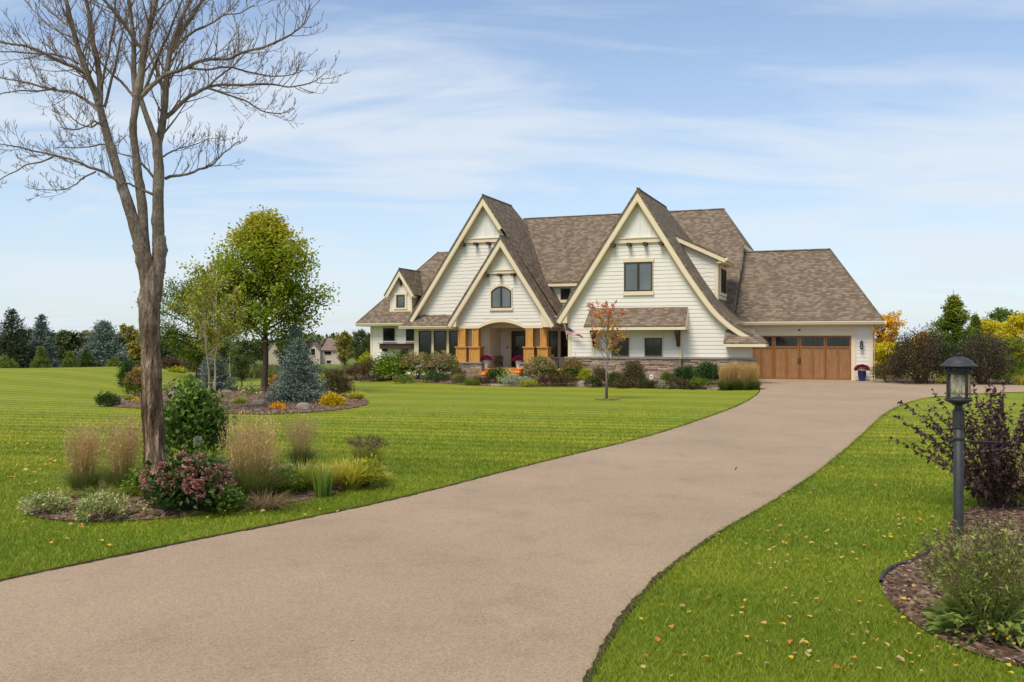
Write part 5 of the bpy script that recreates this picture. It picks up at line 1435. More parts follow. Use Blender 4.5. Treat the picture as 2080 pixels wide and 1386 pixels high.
SH('barberry', 1218, 785, 38, 36, 1100, .055, 'lf_brownish', 'purple brown shrub left of the young maple trunk', seed=20, group=foun, shoots=6)
SH('leafy_shrub', 1249, 787, 34, 26, 800, .06, 'lf_dark', 'low dark green shrub right of the young maple trunk', seed=21, group=foun)
SH('barberry', 1287, 787, 52, 48, 2200, .055, 'lf_brownish', 'large round brown green shrub against the middle of the stone base', seed=22, group=foun, shoots=10)
SH('low_shrub', 1328, 789, 30, 14, 600, .045, 'lf_barberry', 'low dark burgundy plant below the small white yard sign', seed=23, group=foun)
SH('boxwood', 1355, 778, 28, 20, 900, .045, 'lf_green', 'small rounded green shrub against the stone right of the yard sign', seed=24, group=foun)
SH('juniper_shrub', 1392, 781, 44, 31, 1600, .09, 'lf_juniper', 'dark juniper with upswept tips below the right lower window corner', seed=25, group=foun, wl=.3, shoots=10)
SH('juniper_shrub', 1438, 783, 48, 38, 1900, .09, 'lf_juniper', 'tallest dark juniper beside the golden feather grass', seed=26, group=foun, wl=.3, shoots=12)
SH('low_shrub', 1375, 790, 44, 18, 800, .05, 'lf_brownish', 'low brown flecked ground plant in front of the first dark juniper', seed=27, group=foun)
SH('low_shrub', 1418, 791, 46, 20, 900, .05, 'lf_green', 'low mid green ground plant left of the golden feather grass', seed=28, group=foun)
SH('low_shrub', 1348, 790, 30, 12, 400, .05, 'lf_silver', 'grey lavender edging plant right of the yard sign', cat='plant', seed=29, group=foun)
for i, (px, py, w_, h_, m_, lab) in enumerate(((822, 779, 44, 13, 'lf_green', 'low green ground cover in front of the bright large leaved shrub'), (957, 783, 30, 10, 'lf_green', 'tiny green mat at the lawn edge left of the single small feather grass'), (1075, 786, 34, 12, 'lf_lime', 'small lime mat between the silvery plant and the burgundy shrubs'), (1205, 787, 30, 18, 'lf_dark', 'low dark green plant right of the pale boulder'), (1266, 789, 34, 18, 'lf_brownish', 'short brown plant left of the large round brown green shrub'), (1310, 789, 30, 16, 'lf_dark', 'short dark plant right of the large round brown green shrub'), (1398, 791, 36, 13, 'lf_darkmix', 'purple green ground plant below the first dark juniper'), (755, 776, 44, 14, 'lf_darkmix', 'low purple plant at the lawn edge left of the bright shrub'))):
    SH('low_shrub', px, py, w_, h_, 600, .05, m_, lab, seed=300 + i, group=foun)
p, s = PX(966, 780); reedgrass('feather_reed', p, 42*s, 12*s, 'single small feather grass in front of the left porch pier', 30, 260, 70, leafh=.6, lean=.2, plume=.2, width=.014)
p, s = PX(1500, 792.5)
reedgrass('feather_reed', p, 64*s, 17*s, 'wide golden feather grass clump at the driveway corner of the stone wall', 31, 1500, 520, clumps=((-28*s, 0, .92), (-8*s, .1, 1), (12*s, 0, .97), (31*s, .1, .95)), leafh=.52, lean=.22, plume=.42, width=.016, pm=M['gold_plume'])
rock('boulder', G(1184, 786) + [0,0,-.03], 26*.0205, 15*.0205, 'pale grey boulder at the lawn edge below the stone wall', 1)
for i, (x0, x1, y) in enumerate(((998, 1095, 784), (1436, 1460, 791))):
    a_, b_ = G(x0, y), G(x1, y); mb = MB(); d = (b_ - a_); L_ = np.linalg.norm(d[:2]); mb.box(0, L_, -.15, .15, -.05, .05)
    o = mb.build('edging_stone', M['concrete'], loc=a_); o.rotation_euler = (0, 0, math.atan2(d[1], d[0])); tag(o, ('long flat pale edging stone before the porch steps', 'short flat pale edging stone beside the golden feather grass')[i], 'edging')

# ---- middle bed
mid = 'shrubs and flowers of the middle bed'
SH('juniper_shrub', 260, 800, 36, 64, 2600, .10, 'lf_juniper', 'upright dark green juniper left of the bare tree trunk', seed=40, group=mid, wl=.3, shoots=8)
SH('hydrangea', 277, 812, 44, 60, 900, .10, 'lf_green', 'hydrangea with rusty coral heads beside the upright juniper', seed=41, group=mid, flowers=(60, .15, 28, M['fl_coral'], 1.2), fold=True)
SH('low_shrub', 219, 826, 42, 24, 900, .07, 'lf_dark', 'low green plant at the left tip of the middle bed', seed=42, group=mid)
SH('gold_shrub', 273, 822, 16, 10, 200, .06, 'lf_gold', 'tiny yellow plant below the rusty hydrangea', cat='plant', seed=43, group=mid)
SH('rose_bush', 385, 800, 32, 34, 600, .08, 'lf_bright', 'small rose bush with one pale pink bloom left of the birch stems', seed=44, group=mid, fold=True, flowers=(1, .22, 60, M['fl_coral'], 1), ftop=.9)
SH('low_shrub', 345, 790, 26, 14, 400, .07, 'lf_varieg', 'pale low plant just right of the bare trunk in the middle bed', cat='plant', seed=45, group=mid)
SH('hosta', 508, 807, 32, 15, 240, .14, 'lf_varieg', 'cream edged hosta between the maple trunk and the birch', cat='plant', seed=46, group=mid, wl=.6, fold=True)
SH('orange_plant', 561, 838, 26, 12, 260, .08, 'lf_orange', 'small rusty orange plant at the front edge of the middle bed', cat='plant', seed=47, group=mid)
SH('orange_shrub', 560, 800, 26, 44, 500, .08, 'lf_orange', 'thin orange and green shrub between the maple trunk and the front spruce', seed=48, group=mid)
SH('gold_shrub', 675, 829, 48, 26, 1500, .065, 'lf_gold', 'bright golden yellow dwarf shrub at the right of the middle bed', seed=49, group=mid, shoots=6)
SH('hosta', 652, 818, 18, 12, 90, .15, 'lf_varieg', 'small hosta between the front blue spruce and the golden shrub', cat='plant', seed=50, group=mid, fold=True)
SH('barberry', 683, 812, 58, 60, 3000, .06, 'lf_brownish', 'tall round brown burgundy shrub right of the blue spruce', seed=51, group=mid, shoots=10)
def strap(name, px, py, hpx, rpx, n, m, label, seed, width=.018, lean=.75, curve=.9, group=None, flowers=None, cat='plant'):
    p, s = PX(px, py); rg = np.random.default_rng(seed); mb = MB()
    tips, _ = blades(mb, n, hpx * s, rpx * s * .35, rpx * s * lean, width, rg, 6, curve, hvar=.45)
    parts = [('leaves', mb, M[m], False)]
    if flowers:
        f = MB(); st = MB(); tp, dr = blades(st, flowers[0], hpx * s * 1.0, rpx * s * .35, rpx * s * .8, .006, rg, 4, .3, hvar=.25)
        rep = np.repeat(np.arange(len(tp)), 26); add_leaves(f, tp[rep] + rg.normal(scale=(.03, .03, .012), size=(len(rep), 3)), .02, .012, rg, var=rg.random(len(rep)))
        parts += [('flower_stalks', st, M['reed_stalk'], False), ('seed_heads', f, M['fl_brown'], False)]
    return finish(name, p, label, cat, parts, group)
strap('daylily', 724, 815, 26, 24, 260, 'lf_strapy', 'yellow green daylily at the right end of the middle bed', 52, .035, group=mid)
strap('daylily', 487, 827, 26, 20, 200, 'lf_strap', 'green daylily between the birch stems and a brown boulder', 53, .03, group=mid)
strap('daylily', 262, 820, 24, 14, 120, 'lf_strap', 'light green daylily in front of the rusty hydrangea', 54, .03, group=mid)
strap('daylily', 345, 826, 16, 22, 160, 'lf_strap', 'low grassy daylily right of the bare trunk in the middle bed', 55, .03, group=mid)
for i, (px, py, w_, h_, lab) in enumerate(((246, 824, 24, 13, 'small brown stone left of the rusty hydrangea'), (347, 811, 24, 16, 'brown stone right of the bare trunk'), (460, 803, 36, 11, 'flat brown stone at the foot of the small blue spruce behind the birches'),
        (456, 815, 26, 9, 'pale flat stone right of the birch stems'), (525, 829, 36, 18, 'rounded brown boulder left of the front spruce'), (616, 836, 46, 19, 'largest rounded boulder below the front blue spruce'))):
    p, s = PX(px, py); rock('boulder', p - [0, 0, .04], w_*s, (h_ + 2)*s, lab, 10 + i, group='boulders in the middle bed')
p, s = PX(607, 823); conifer('blue_spruce', p, 134*s, 126*s, 13, 16, 3, M['lf_spruce'], 'front full blue spruce above the large boulder', 1, needle=.105, w2=.3, group='blue spruces of the middle bed', ragged=.3, taper=.95)
p, s = PX(600, 803); conifer('blue_spruce', p, 142*s, 92*s, 12, 12, 3, M['lf_spruce'], 'taller blue spruce standing behind the front one', 2, needle=.12, w2=.28, group='blue spruces of the middle bed', ragged=.3)
p, s = PX(436, 800); conifer('blue_spruce', p, 96*s, 84*s, 10, 13, 3, M['lf_spruce'], 'small blue spruce seen between the birch stems', 3, needle=.11, w2=.28, group='blue spruces of the middle bed', ragged=.25)
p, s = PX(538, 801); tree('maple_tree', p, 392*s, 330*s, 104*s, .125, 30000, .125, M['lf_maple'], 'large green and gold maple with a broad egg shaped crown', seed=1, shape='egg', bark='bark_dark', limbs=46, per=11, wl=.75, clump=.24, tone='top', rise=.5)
p, s = PX(434, 838); tree('birch_tree', p, 296*s, 128*s, 105*s, .030, 5600, .075, M['lf_birch'], 'thin multi stemmed birch with pale peeling stems and sparse yellow leaves', seed=3, shape='vase', bark='bark_birch', limbs=26, per=7, wl=.75, clump=.22, multi=3, rise=.9, lean=(-.05, 0))
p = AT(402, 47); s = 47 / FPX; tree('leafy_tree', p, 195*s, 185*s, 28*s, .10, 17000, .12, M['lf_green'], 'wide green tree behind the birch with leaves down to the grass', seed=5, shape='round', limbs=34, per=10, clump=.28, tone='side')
p, s = PX(491, 786); tree('round_pine', p, 60*s, 48*s, 14*s, .035, 4200, .09, M['lf_pine'], 'small round green pine on a thin trunk beyond the middle bed', seed=6, shape='round', limbs=22, per=8, wl=.25, clump=.3, rise=.8)
p = AT(467, 62); s = 62 / FPX; tree('white_birch', p, 95*s, 46*s, 42*s, .05, 700, .10, M['lf_green'], 'slender white trunked birch far behind the birch clump', seed=7, bark='bark_birch', limbs=14, per=6)
p, s = PX(1232, 812)
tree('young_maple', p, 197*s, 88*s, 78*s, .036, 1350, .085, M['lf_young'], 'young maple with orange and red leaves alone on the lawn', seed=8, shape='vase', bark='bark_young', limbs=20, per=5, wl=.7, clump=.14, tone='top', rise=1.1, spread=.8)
mb = MB(); rg = np.random.default_rng(4)
mb.tube([(0, 0, .02), (0, 0, .30), (.002, 0, 38*s)], [.052, .049, .047], 10); o = mb.build('trunk_guard', simple('grey_plastic_guard', (.055, .055, .058), .6, .3), smooth=True, loc=p); tag(o, 'dark grey plastic guard wrapped round the young maple trunk', 'trunk guard')
mb = MB(); a_ = np.linspace(0, 2*np.pi, 24, endpoint=False); rr = 1 + .15*np.sin(3*a_ + 1)
mb.add(np.vstack([[0, 0, .035], np.column_stack([np.cos(a_)*.42*rr, np.sin(a_)*.42*rr, 0*a_ + .012])]), [(0, 1+i, 1+(i+1)%24) for i in range(24)]); tag(mb.build('tree_ring_soil', M['mulch'], loc=p), kind='structure')

# ---- front island
isl = 'plants of the front island bed'
p, s = PX(172, 1004); reedgrass('feather_reed', p, 160*s, 46*s, 'left feather grass of the pair left of the bare trunk', 60, 800, 300, lean=.27, plume=.28, leafh=.55, width=.006, group=isl)
p, s = PX(250, 1002); reedgrass('feather_reed', p, 170*s, 50*s, 'right feather grass of the pair, touching the bare trunk', 61, 900, 320, lean=.27, plume=.28, leafh=.55, width=.006, group=isl)
p, s = PX(508, 1022); reedgrass('feather_reed', p, 198*s, 72*s, 'largest tan feather grass in the front island bed', 62, 2200, 420, lean=.32, plume=.28, leafh=.6, width=.007, group=isl)
p, s = PX(612, 946); reedgrass('feather_reed', p, 112*s, 30*s, 'small leaning feather grass behind the strap leaved plants', 63, 500, 200, lean=.42, plume=.22, leafh=.55, width=.007, group=isl)
strap('sedge', 745, 968, 86, 52, 700, 'lf_strap', 'airy sedge with brown seed heads at the right end of the island bed', 64, .006, .75, .6, group=isl, flowers=(90,))
strap('daylily', 612, 1002, 84, 62, 420, 'lf_strap', 'green strap leaved daylily right of the largest feather grass', 65, .016, .9, .9, group=isl)
strap('daylily', 708, 994, 78, 66, 560, 'lf_strapy', 'yellowing arching daylily clump in the island bed', 66, .016, .95, 1., group=isl)
strap('iris_plant', 655, 1012, 92, 44, 60, 'lf_iris', 'upright sword leaved iris between the two daylilies', 67, .022, .6, .25, group=isl)
strap('dry_tuft', 540, 1036, 50, 62, 420, 'dry_leaf', 'drooping dry straw grass below the largest feather grass', 68, .007, 1., 1.4, group=isl)
strap('leafy_tuft', 450, 1046, 22, 60, 500, 'lf_green', 'rough green grass at the front edge of the island bed', 69, .006, .9, .8, group=isl)
SH('hydrangea', 382, 1042, 146, 108, 2700, .085, 'lf_dark', 'rounded hydrangea covered in dusty pink heads in front of the bare trunk', seed=70, group=isl, flowers=(50, .12, 110, M['fl_pink'], 1.15), fold=True, wl=.62, lump=.5, shoots=8, ftop=.05)
p, s = PX(403, 985); sh = shrub('hydrangea_bloom', p + [0, 0, .12], .10, 70*s, 60, .07, M['lf_bright'], 'single creamy white hydrangea bloom rising above the pink ones', cat='flower', seed=71, flowers=(3, .10, 60, M['lf_silver'], 1.3), fold=True, ftop=.9)
SH('leafy_shrub', 392, 952, 120, 160, 2600, .115, 'lf_glossy', 'tall glossy dark green shrub right behind the bare trunk', seed=72, group=isl, fold=True, wl=.55, shoots=14, lump=.35)
SH('leafy_shrub', 398, 905, 96, 110, 500, .115, 'lf_bright', 'light green leafy tips behind the dark green shrub of the island bed', seed=79, group=isl, fold=True, wl=.55, shoots=16, lump=.35, flat=.3)
SH('variegated_shrub', 95, 1046, 104, 40, 1600, .036, 'lf_varieg', 'low cream and green shrub at the left tip of the island bed', seed=73, group=isl, shoots=12)
SH('variegated_shrub', 205, 1060, 112, 54, 1900, .036, 'lf_varieg', 'larger cream and green shrub between the feather grasses and the lawn edge', seed=74, group=isl, shoots=18)
for i, (px, py, h_, r_, n_, m_, lab) in enumerate(((300, 1020, 44, 40, 380, 'lf_strap', 'loose green grass at the left foot of the bare trunk'), (205, 1020, 40, 70, 420, 'lf_green', 'green grassy growth between the two left feather grasses'), (120, 1022, 34, 50, 260, 'lf_strap', 'thin light green grass behind the left cream and green shrub'), (575, 1012, 52, 44, 420, 'lf_strap', 'fresh green grass between the largest feather grass and the daylily'), (470, 1030, 56, 40, 420, 'lf_green', 'green blades between the pink hydrangea and the largest feather grass'), (770, 980, 30, 34, 240, 'lf_strapy', 'short yellowing grass at the right tip of the island bed'), (655, 985, 58, 40, 320, 'lf_strapy', 'straw yellow blades behind the iris'))):
    strap('leafy_tuft', px, py, h_, r_, n_, m_, lab, 160 + i, .009, .9, .7, group=isl)
SH('leafy_shrub', 572, 1012, 84, 62, 1300, .055, 'lf_bright', 'small fresh green shrub right of the largest feather grass', seed=180, group=isl, fold=True, shoots=10)
SH('leafy_shrub', 462, 1044, 70, 48, 1000, .05, 'lf_glossy', 'low leafy plant at the right foot of the pink hydrangea', seed=181, group=isl, fold=True, shoots=8)
SH('leafy_shrub', 742, 990, 76, 56, 1200, .05, 'lf_lime', 'low lime green plant at the right end of the island bed', seed=182, group=isl, shoots=12)
SH('leafy_shrub', 284, 1018, 66, 56, 900, .05, 'lf_bright', 'loose green sprouts at the left foot of the bare trunk', seed=183, group=isl, fold=True, shoots=10)
SH('low_shrub', 285, 1046, 30, 18, 200, .04, 'lf_varieg', 'small pale green plant left of the pink hydrangea', cat='plant', seed=75, group=isl)
SH('red_flowers', 683, 1001, 26, 14, 200, .03, 'lf_dark', 'small dark plant with deep red flowers under the yellowing daylily', cat='flower', seed=76, group=isl, flowers=(16, .05, 14, M['fl_mum'], .8))
p, s = PX(585, 957); rock('boulder', p - [0, 0, .05], 38*s, 22*s, 'grey boulder behind the daylilies of the island bed', 20)

# ---- right bed: dark ninebark, perennial with seed heads
def canes(name, loc, n, H, R, leaf, m, label, seed, spacing=.03, wl=.6, t0=.1, base_n=0, base_leaf=.1, heads=None, stem_r=.005, cat='shrub', bend=.5, stem='stem_brown', lowcol=None, hv=.45, fold=True, lean_x=0., up_=.35):
    rg = np.random.default_rng(seed); st = MB(); fo = MB(); hd = MB(); X_, Dd = [], []
    for i in range(n):
        az = rg.uniform(0, 6.283); out = R * rg.random() ** .6; h = H * (1 - hv * rg.random()) * (1 - .25 * (out / R) ** 2)
        b0 = np.array([np.cos(az), np.sin(az), 0]) * out * .18; tip = np.array([np.cos(az) * out + lean_x * h, np.sin(az) * out, h])
        k = 9; t_ = np.linspace(0, 1, k)[:, None]
        P = b0 + (tip - b0) * np.concatenate([t_ ** (1 + bend), t_ ** (1 + bend), t_ ** .9], 1)
        P += np.cumsum(rg.normal(scale=.008 * H, size=(k, 3)), 0)
        st.tube(P, np.linspace(stem_r, stem_r * .3, k), 4)
        L_ = np.linalg.norm(P[-1] - P[0]); c = max(3, int(L_ / spacing)); u = rg.uniform(t0, 1, c) * (k - 1); j = np.minimum(u.astype(int), k - 2); f = (u - j)[:, None]
        X_.append(P[j] * (1 - f) + P[j + 1] * f); T = P[j + 1] - P[j]; T /= np.linalg.norm(T, axis=1)[:, None]
        q = rg.normal(size=(c, 3)); Dd.append(T * up_ + q / np.linalg.norm(q, axis=1)[:, None] * .8)
        if heads and rg.random() < .9:
            for _ in range(heads[2]):
                tt = P[-1] - np.array([0, 0, 1]) * rg.uniform(0, heads[1] * 3) + rg.normal(scale=heads[1] * .8, size=3) * [1, 1, .4]
                q = rg.normal(size=(heads[0], 3)) * heads[1] * .42
                add_leaves(hd, tt + q, heads[1] * .7, heads[1] * .5, rg)
    X_ = np.concatenate(X_); Dd = np.concatenate(Dd)
    add_leaves(fo, X_, leaf, leaf * wl, rg, Dd, fold)
    if base_n:
        az = rg.uniform(0, 6.283, base_n); r = R * .75 * np.sqrt(rg.random(base_n)); 
        C = np.stack([np.cos(az) * r, np.sin(az) * r, H * .30 * rg.random(base_n) * (1 - .5 * r / R) + .01], 1)
        add_leaves(fo, C, base_leaf, base_leaf * .42, rg, np.stack([np.cos(az), np.sin(az), .35 + 0 * az], 1), True, var=rg.random(base_n) * .7)
    parts = [('stems', st, M[stem], True), ('foliage', fo, M[m], False)]
    if heads: parts.append(('seed_heads', hd, M['fl_brown'], False))
    return finish(name, loc, label, cat, parts)
p, s = PX(2030, 1036); canes('ninebark', p, 78, 270*s, 225*s, .062, 'lf_ninebark', 'dark purple leaved ninebark with loose arching canes behind the lamp post', 80, .017, .62, .12, bend=.6, stem_r=.006)
p, s = PX(2008, 1292); canes('seed_head_perennial', p, 400, 240*s, 140*s, .048, 'lf_sedum', 'grey green perennial with brown seed heads in the right mulch bed', 81, .035, .3, .05, 420, .115, (8, .013, 7), .0026, 'plant', .35, 'reed_stem', hv=.35, lean_x=.04, up_=1.1)
p, s = PX(2112, 1052); reedgrass('feather_reed', p, 150*s, 30*s, 'tan feather grass at the right edge behind the perennial', 82, 260, 60, lean=.4, plume=.2, leafh=.6, width=.006)

# ---- far left trees beyond the hill
fl = 'trees beyond the hill on the left'
def FT(fn, name, px, top, w_, dist, label, **k):
    p = AT(px, dist); s = dist / FPX; H = EYE + (HY - top) * s - p[2]
    if fn == 'c': return conifer(name, p, H, w_ * s, k.pop('tier', 16), k.pop('per', 13), k.pop('tuft', 2), M[k.pop('m')], label, needle=k.pop('needle', .2), w2=.3, group=k.pop('group', fl), **k)
    return tree(name, p, H, w_ * s, H * k.pop('th', .18), k.pop('tr', .10), k.pop('n', 5000), k.pop('leaf', .2), M[k.pop('m')], label, group=k.pop('group', fl), **k)
FT('c', 'spruce_tree', 24, 629, 104, 58, 'tall dark green spruce at the left edge of the photo', m='lf_darkspruce', seed=11, ragged=.3, taper=.95)
FT('c', 'blue_spruce', 84, 642, 74, 60, 'pointed blue spruce right of the tall dark one', m='lf_spruce', seed=12, ragged=.3, tuft=3, taper=1.05)
FT('c', 'blue_spruce', 210, 653, 104, 57, 'broad rounded blue spruce standing alone on the hill', m='lf_spruce', seed=13, ragged=.28, taper=.85, tuft=3, per=16)
FT('t', 'leafy_tree', 136, 668, 70, 70, 'grey green leafy tree between the two blue spruces', m='far_crown', seed=14, shape='oval')
for i, (px, top, w_, d, lab) in enumerate(((83, 706, 36, 54, 'small yellowish pine below the pointed blue spruce'), (143, 717, 30, 54, 'small pale pine in the middle of the hill crest'), (175, 712, 36, 55, 'small green pine left of the broad blue spruce'), (8, 727, 44, 53, 'low pale pine at the left edge below the tall spruce'), (232, 728, 30, 55, 'small green pine right of the broad blue spruce'))):
    FT('c', 'small_pine', px, top, w_, d, lab, m='lf_yewish' if i != 2 else 'lf_pine', seed=20+i, tier=11, per=8, tuft=3, needle=.13, up=.7, ragged=.35, taper=1.2, group='small pines on the hill crest')
FT('t', 'autumn_tree', 256, 656, 62, 82, 'yellow green tree just left of the bare trunk', m='far_crown_y', seed=15)
FT('t', 'leafy_tree', 245, 682, 50, 66, 'bushy olive tree between the broad spruce and the bare trunk', m='far_crown', seed=16, th=.05)
FT('t', 'autumn_tree', 300, 662, 56, 90, 'yellow green tree hidden behind the bare trunk', m='far_crown_y', seed=17)
FT('t', 'brown_tree', 170, 672, 34, 95, 'thin brownish tree behind the leafy one', m='far_crown_b', seed=18)
for i, (px, top, w_, d, m_, lab) in enumerate(((112, 672, 60, 92, 'far_crown', 'hazy green tree between the pointed blue spruce and the leafy tree'), (178, 664, 50, 105, 'far_crown_y', 'pale yellow green tree left of the broad blue spruce'), (48, 662, 60, 88, 'far_crown', 'dark crown showing between the two tall spruces'), (318, 676, 60, 84, 'far_crown', 'olive tree right of the bare trunk'), (272, 694, 44, 62, 'far_crown_y', 'small yellow green tree just left of the bare trunk'))):
    FT('t', 'leafy_tree', px, top, w_, d, lab, m=m_, seed=320 + i, th=.05)
FT('c', 'spruce_tree', -70, 620, 120, 60, 'dark spruce outside the left edge', m='lf_darkspruce', seed=19)
FT('t', 'leafy_tree', 350, 668, 70, 95, 'green tree between the bare trunk and the birch', m='far_crown', seed=26)
FT('t', 'autumn_tree', 392, 682, 60, 100, 'yellowing tree behind the birch crown', m='far_crown_y', seed=27)
fb_ = 'bushes on the slope behind the middle bed'
for i, (px, top, w_, d, m, lab) in enumerate(((343, 731, 46, 54, 'lf_barberry', 'purple brown bush right of the bare trunk'), (375, 733, 48, 56, 'far_crown_b', 'brownish yellow bush behind the rose'), (358, 757, 34, 50, 'lf_lime', 'low yellow green bush on the slope'), (520, 742, 60, 75, 'far_crown', 'dark bush beside the maple trunk'), (262, 742, 40, 52, 'lf_pine', 'low green bush left of the bare trunk'))):
    p = AT(px, d); s = d / FPX; H = EYE + (HY - top) * s - p[2]
    shrub('slope_bush', p, w_*s, H, 1200, .12, M[m], lab, seed=90+i, group=fb_)

# ---- far valley: reeds, tree belt, single trees
ftg = 'trees across the valley'
k = 0
protos = {}
def far_tree(px, top, w_, dist, kind, label, seed):
    p = AT(px, dist); s = dist / FPX; H = EYE + (HY - top) * s - p[2]; W = w_ * s
    if kind not in protos:
        protos[kind] = tree('far_tree', (0, 0, 0), 10, 8, 1.2, .2, 3600, .62, M[kind], label, seed=seed, limbs=26, per=7, clump=.30, shape='oval', group=ftg)
        o = protos[kind]
    else: o = copy_tree(protos[kind])
    o.location = [float(c) for c in p]; o.scale = (W / 8, W / 8, H / 10); o.rotation_euler = (0, 0, seed * 1.7); o['label'] = label
far_tree(700, 672, 46, 380, 'far_crown_y', 'golden willow right of the distant house', 1)
far_tree(732, 669, 38, 370, 'far_crown', 'dark green tree between the golden willow and the big house', 2)
far_tree(752, 676, 22, 390, 'far_crown_b', 'brown edged tree touching the big house corner', 3)
far_tree(585, 684, 60, 330, 'far_crown', 'grey green tree left of the distant house', 4)
far_tree(672, 684, 20, 470, 'far_crown', 'dark narrow tree behind the distant house roof', 5)
far_tree(540, 688, 60, 420, 'far_crown', 'dark tree behind the half hidden house', 6)
far_tree(500, 690, 60, 300, 'far_crown', 'dark valley tree right of the birch', 7)
far_tree(455, 694, 70, 320, 'far_crown_b', 'brown valley tree behind the birch stems', 8)
far_tree(415, 690, 66, 340, 'far_crown', 'green valley tree behind the birch', 9)
far_tree(620, 690, 40, 460, 'far_crown_b', 'brownish tree behind the distant house', 10)
far_tree(770, 682, 40, 420, 'far_crown', 'valley tree hidden by the left wing', 11)
# distant wood that closes the horizon
def far_wood():
    rg = np.random.default_rng(33); mb = MB(); n = 42000
    th = rg.uniform(-1.25, 1.25, n); d = rg.uniform(560, 760, n); x = np.sin(th) * d; y = np.cos(th) * d
    hh = 9.5 + 2.6 * np.sin(th * 23) + 2 * np.sin(th * 61 + 1) + 1.2 * np.sin(th * 140); z = gz(x, y) + hh * rg.random(n) ** .7
    add_leaves(mb, np.column_stack([x, y, z]), 3.2, 2.6, rg, var=np.clip(.5 + .35 * np.sin(th * 37 + 1) + rg.normal(0, .25, n), 0, 1))
    tag(mb.build('far_wood', M['far_crown']), 'low wooded horizon across the valley', 'wood', kind='stuff')
far_wood()
def reeds():
    rg = np.random.default_rng(34); mb = MB()
    n = 26000; px = rg.uniform(300, 800, n); d = rg.uniform(70, 105, n) ; x = (px - CX) / FPX * d; z = gz(x, d)
    add_leaves(mb, np.column_stack([x, d, z]), 1.0, .10, rg, np.column_stack([rg.normal(0, .15, n), rg.normal(0, .15, n), np.ones(n)]), var=rg.random(n))
    tag(mb.build('reed_belt', M['lf_meadow']), 'tall green and tan meadow grass on the slope behind the lawn', 'meadow grass', kind='stuff')
M['lf_meadow'] = leafmat('meadow_grass', pal((.09, .12, .02), (.14, .17, .03), (.24, .21, .07), (.10, .15, .02)), .3)
reeds()

# ---- right side, beyond the driveway
rs_ = 'trees and shrubs beyond the driveway on the right'
FT('t', 'orange_tree', 1795, 638, 78, 56, 'orange and gold tree just right of the garage corner', m='lf_orange', seed=31, n=6500, leaf=.15, group=rs_, th=.2, rise=1., clump=.2)
FT('t', 'yellow_shrub_tree', 1806, 700, 84, 53, 'low golden yellow tree below the orange one', m='lf_yellow', seed=32, n=7000, leaf=.14, group=rs_, th=.04)
FT('t', 'orange_tree', 1874, 672, 50, 62, 'amber tree top behind the dark purple shrub', m='lf_orange', seed=33, n=3000, leaf=.16, group=rs_)
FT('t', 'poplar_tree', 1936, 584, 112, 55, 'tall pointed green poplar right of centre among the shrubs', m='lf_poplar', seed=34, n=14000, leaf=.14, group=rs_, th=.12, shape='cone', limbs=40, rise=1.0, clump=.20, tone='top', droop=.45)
FT('t', 'poplar_tree', 1970, 628, 62, 57, 'smaller green poplar leaning on the tall one', m='lf_poplar', seed=35, n=3500, leaf=.14, group=rs_, shape='cone', rise=1., lean=(.4, 0))
FT('t', 'yellow_tree', 2008, 650, 92, 60, 'yellow green tree behind the lantern roof', m='lf_yellow', seed=36, n=8000, leaf=.16, group=rs_)
FT('t', 'leafy_tree', 2038, 624, 90, 70, 'round green tree behind the yellow ones', m='lf_green', seed=37, n=5000, leaf=.17, group=rs_)
FT('t', 'yellow_tree', 2084, 632, 104, 56, 'bright yellow tree at the right edge', m='lf_yellow', seed=38, n=10000, leaf=.16, group=rs_, th=.05)
FT('t', 'leafy_tree', 2056, 686, 96, 52, 'low green tree under the bright yellow one', m='lf_poplar', seed=39, n=4000, leaf=.13, group=rs_, th=.04)
FT('t', 'yellow_tree', 2150, 640, 90, 58, 'yellow tree just outside the right edge', m='lf_yellow', seed=40, n=4000, leaf=.16, group=rs_)
FT('t', 'leafy_tree', 2230, 650, 90, 60, 'green tree outside the right edge', m='lf_green', seed=41, n=3000, leaf=.18, group=rs_)
SH('ninebark', 1868, 779.5, 132, 102, 11000, .09, 'lf_darkmix', 'large dark purple ninebark beyond the driveway', seed=95, group=rs_, shoots=30, lump=.35, stems=22, flat=-.45)
SH('ninebark', 1934, 780, 74, 84, 4200, .085, 'lf_dark', 'dark green shrub at the foot of the tall poplar', seed=98, group=rs_, shoots=10)
SH('ninebark', 1995, 781, 120, 98, 9500, .09, 'lf_darkmix', 'second dark purple ninebark right of the lantern', seed=96, group=rs_, shoots=26, lump=.35, stems=20, flat=-.45)
SH('dark_shrub', 1802, 778, 62, 40, 2400, .07, 'lf_brownish', 'low dark shrub beside the garage wall', seed=97, group=rs_, shoots=8)
SH('gold_shrub', 1920, 781.5, 36, 15, 500, .06, 'lf_lime', 'low yellow shrub left of the lamp post beyond the driveway', seed=99, group=rs_)
SH('leafy_shrub', 2050, 782, 62, 38, 1500, .08, 'lf_green', 'low green shrub at the right edge beyond the driveway', seed=88, group=rs_)
strap('tall_tuft', 2076, 783, 28, 30, 300, 'lf_strapy', 'pale tall grass at the driveway edge on the far right', 89, .02, .5, .5)

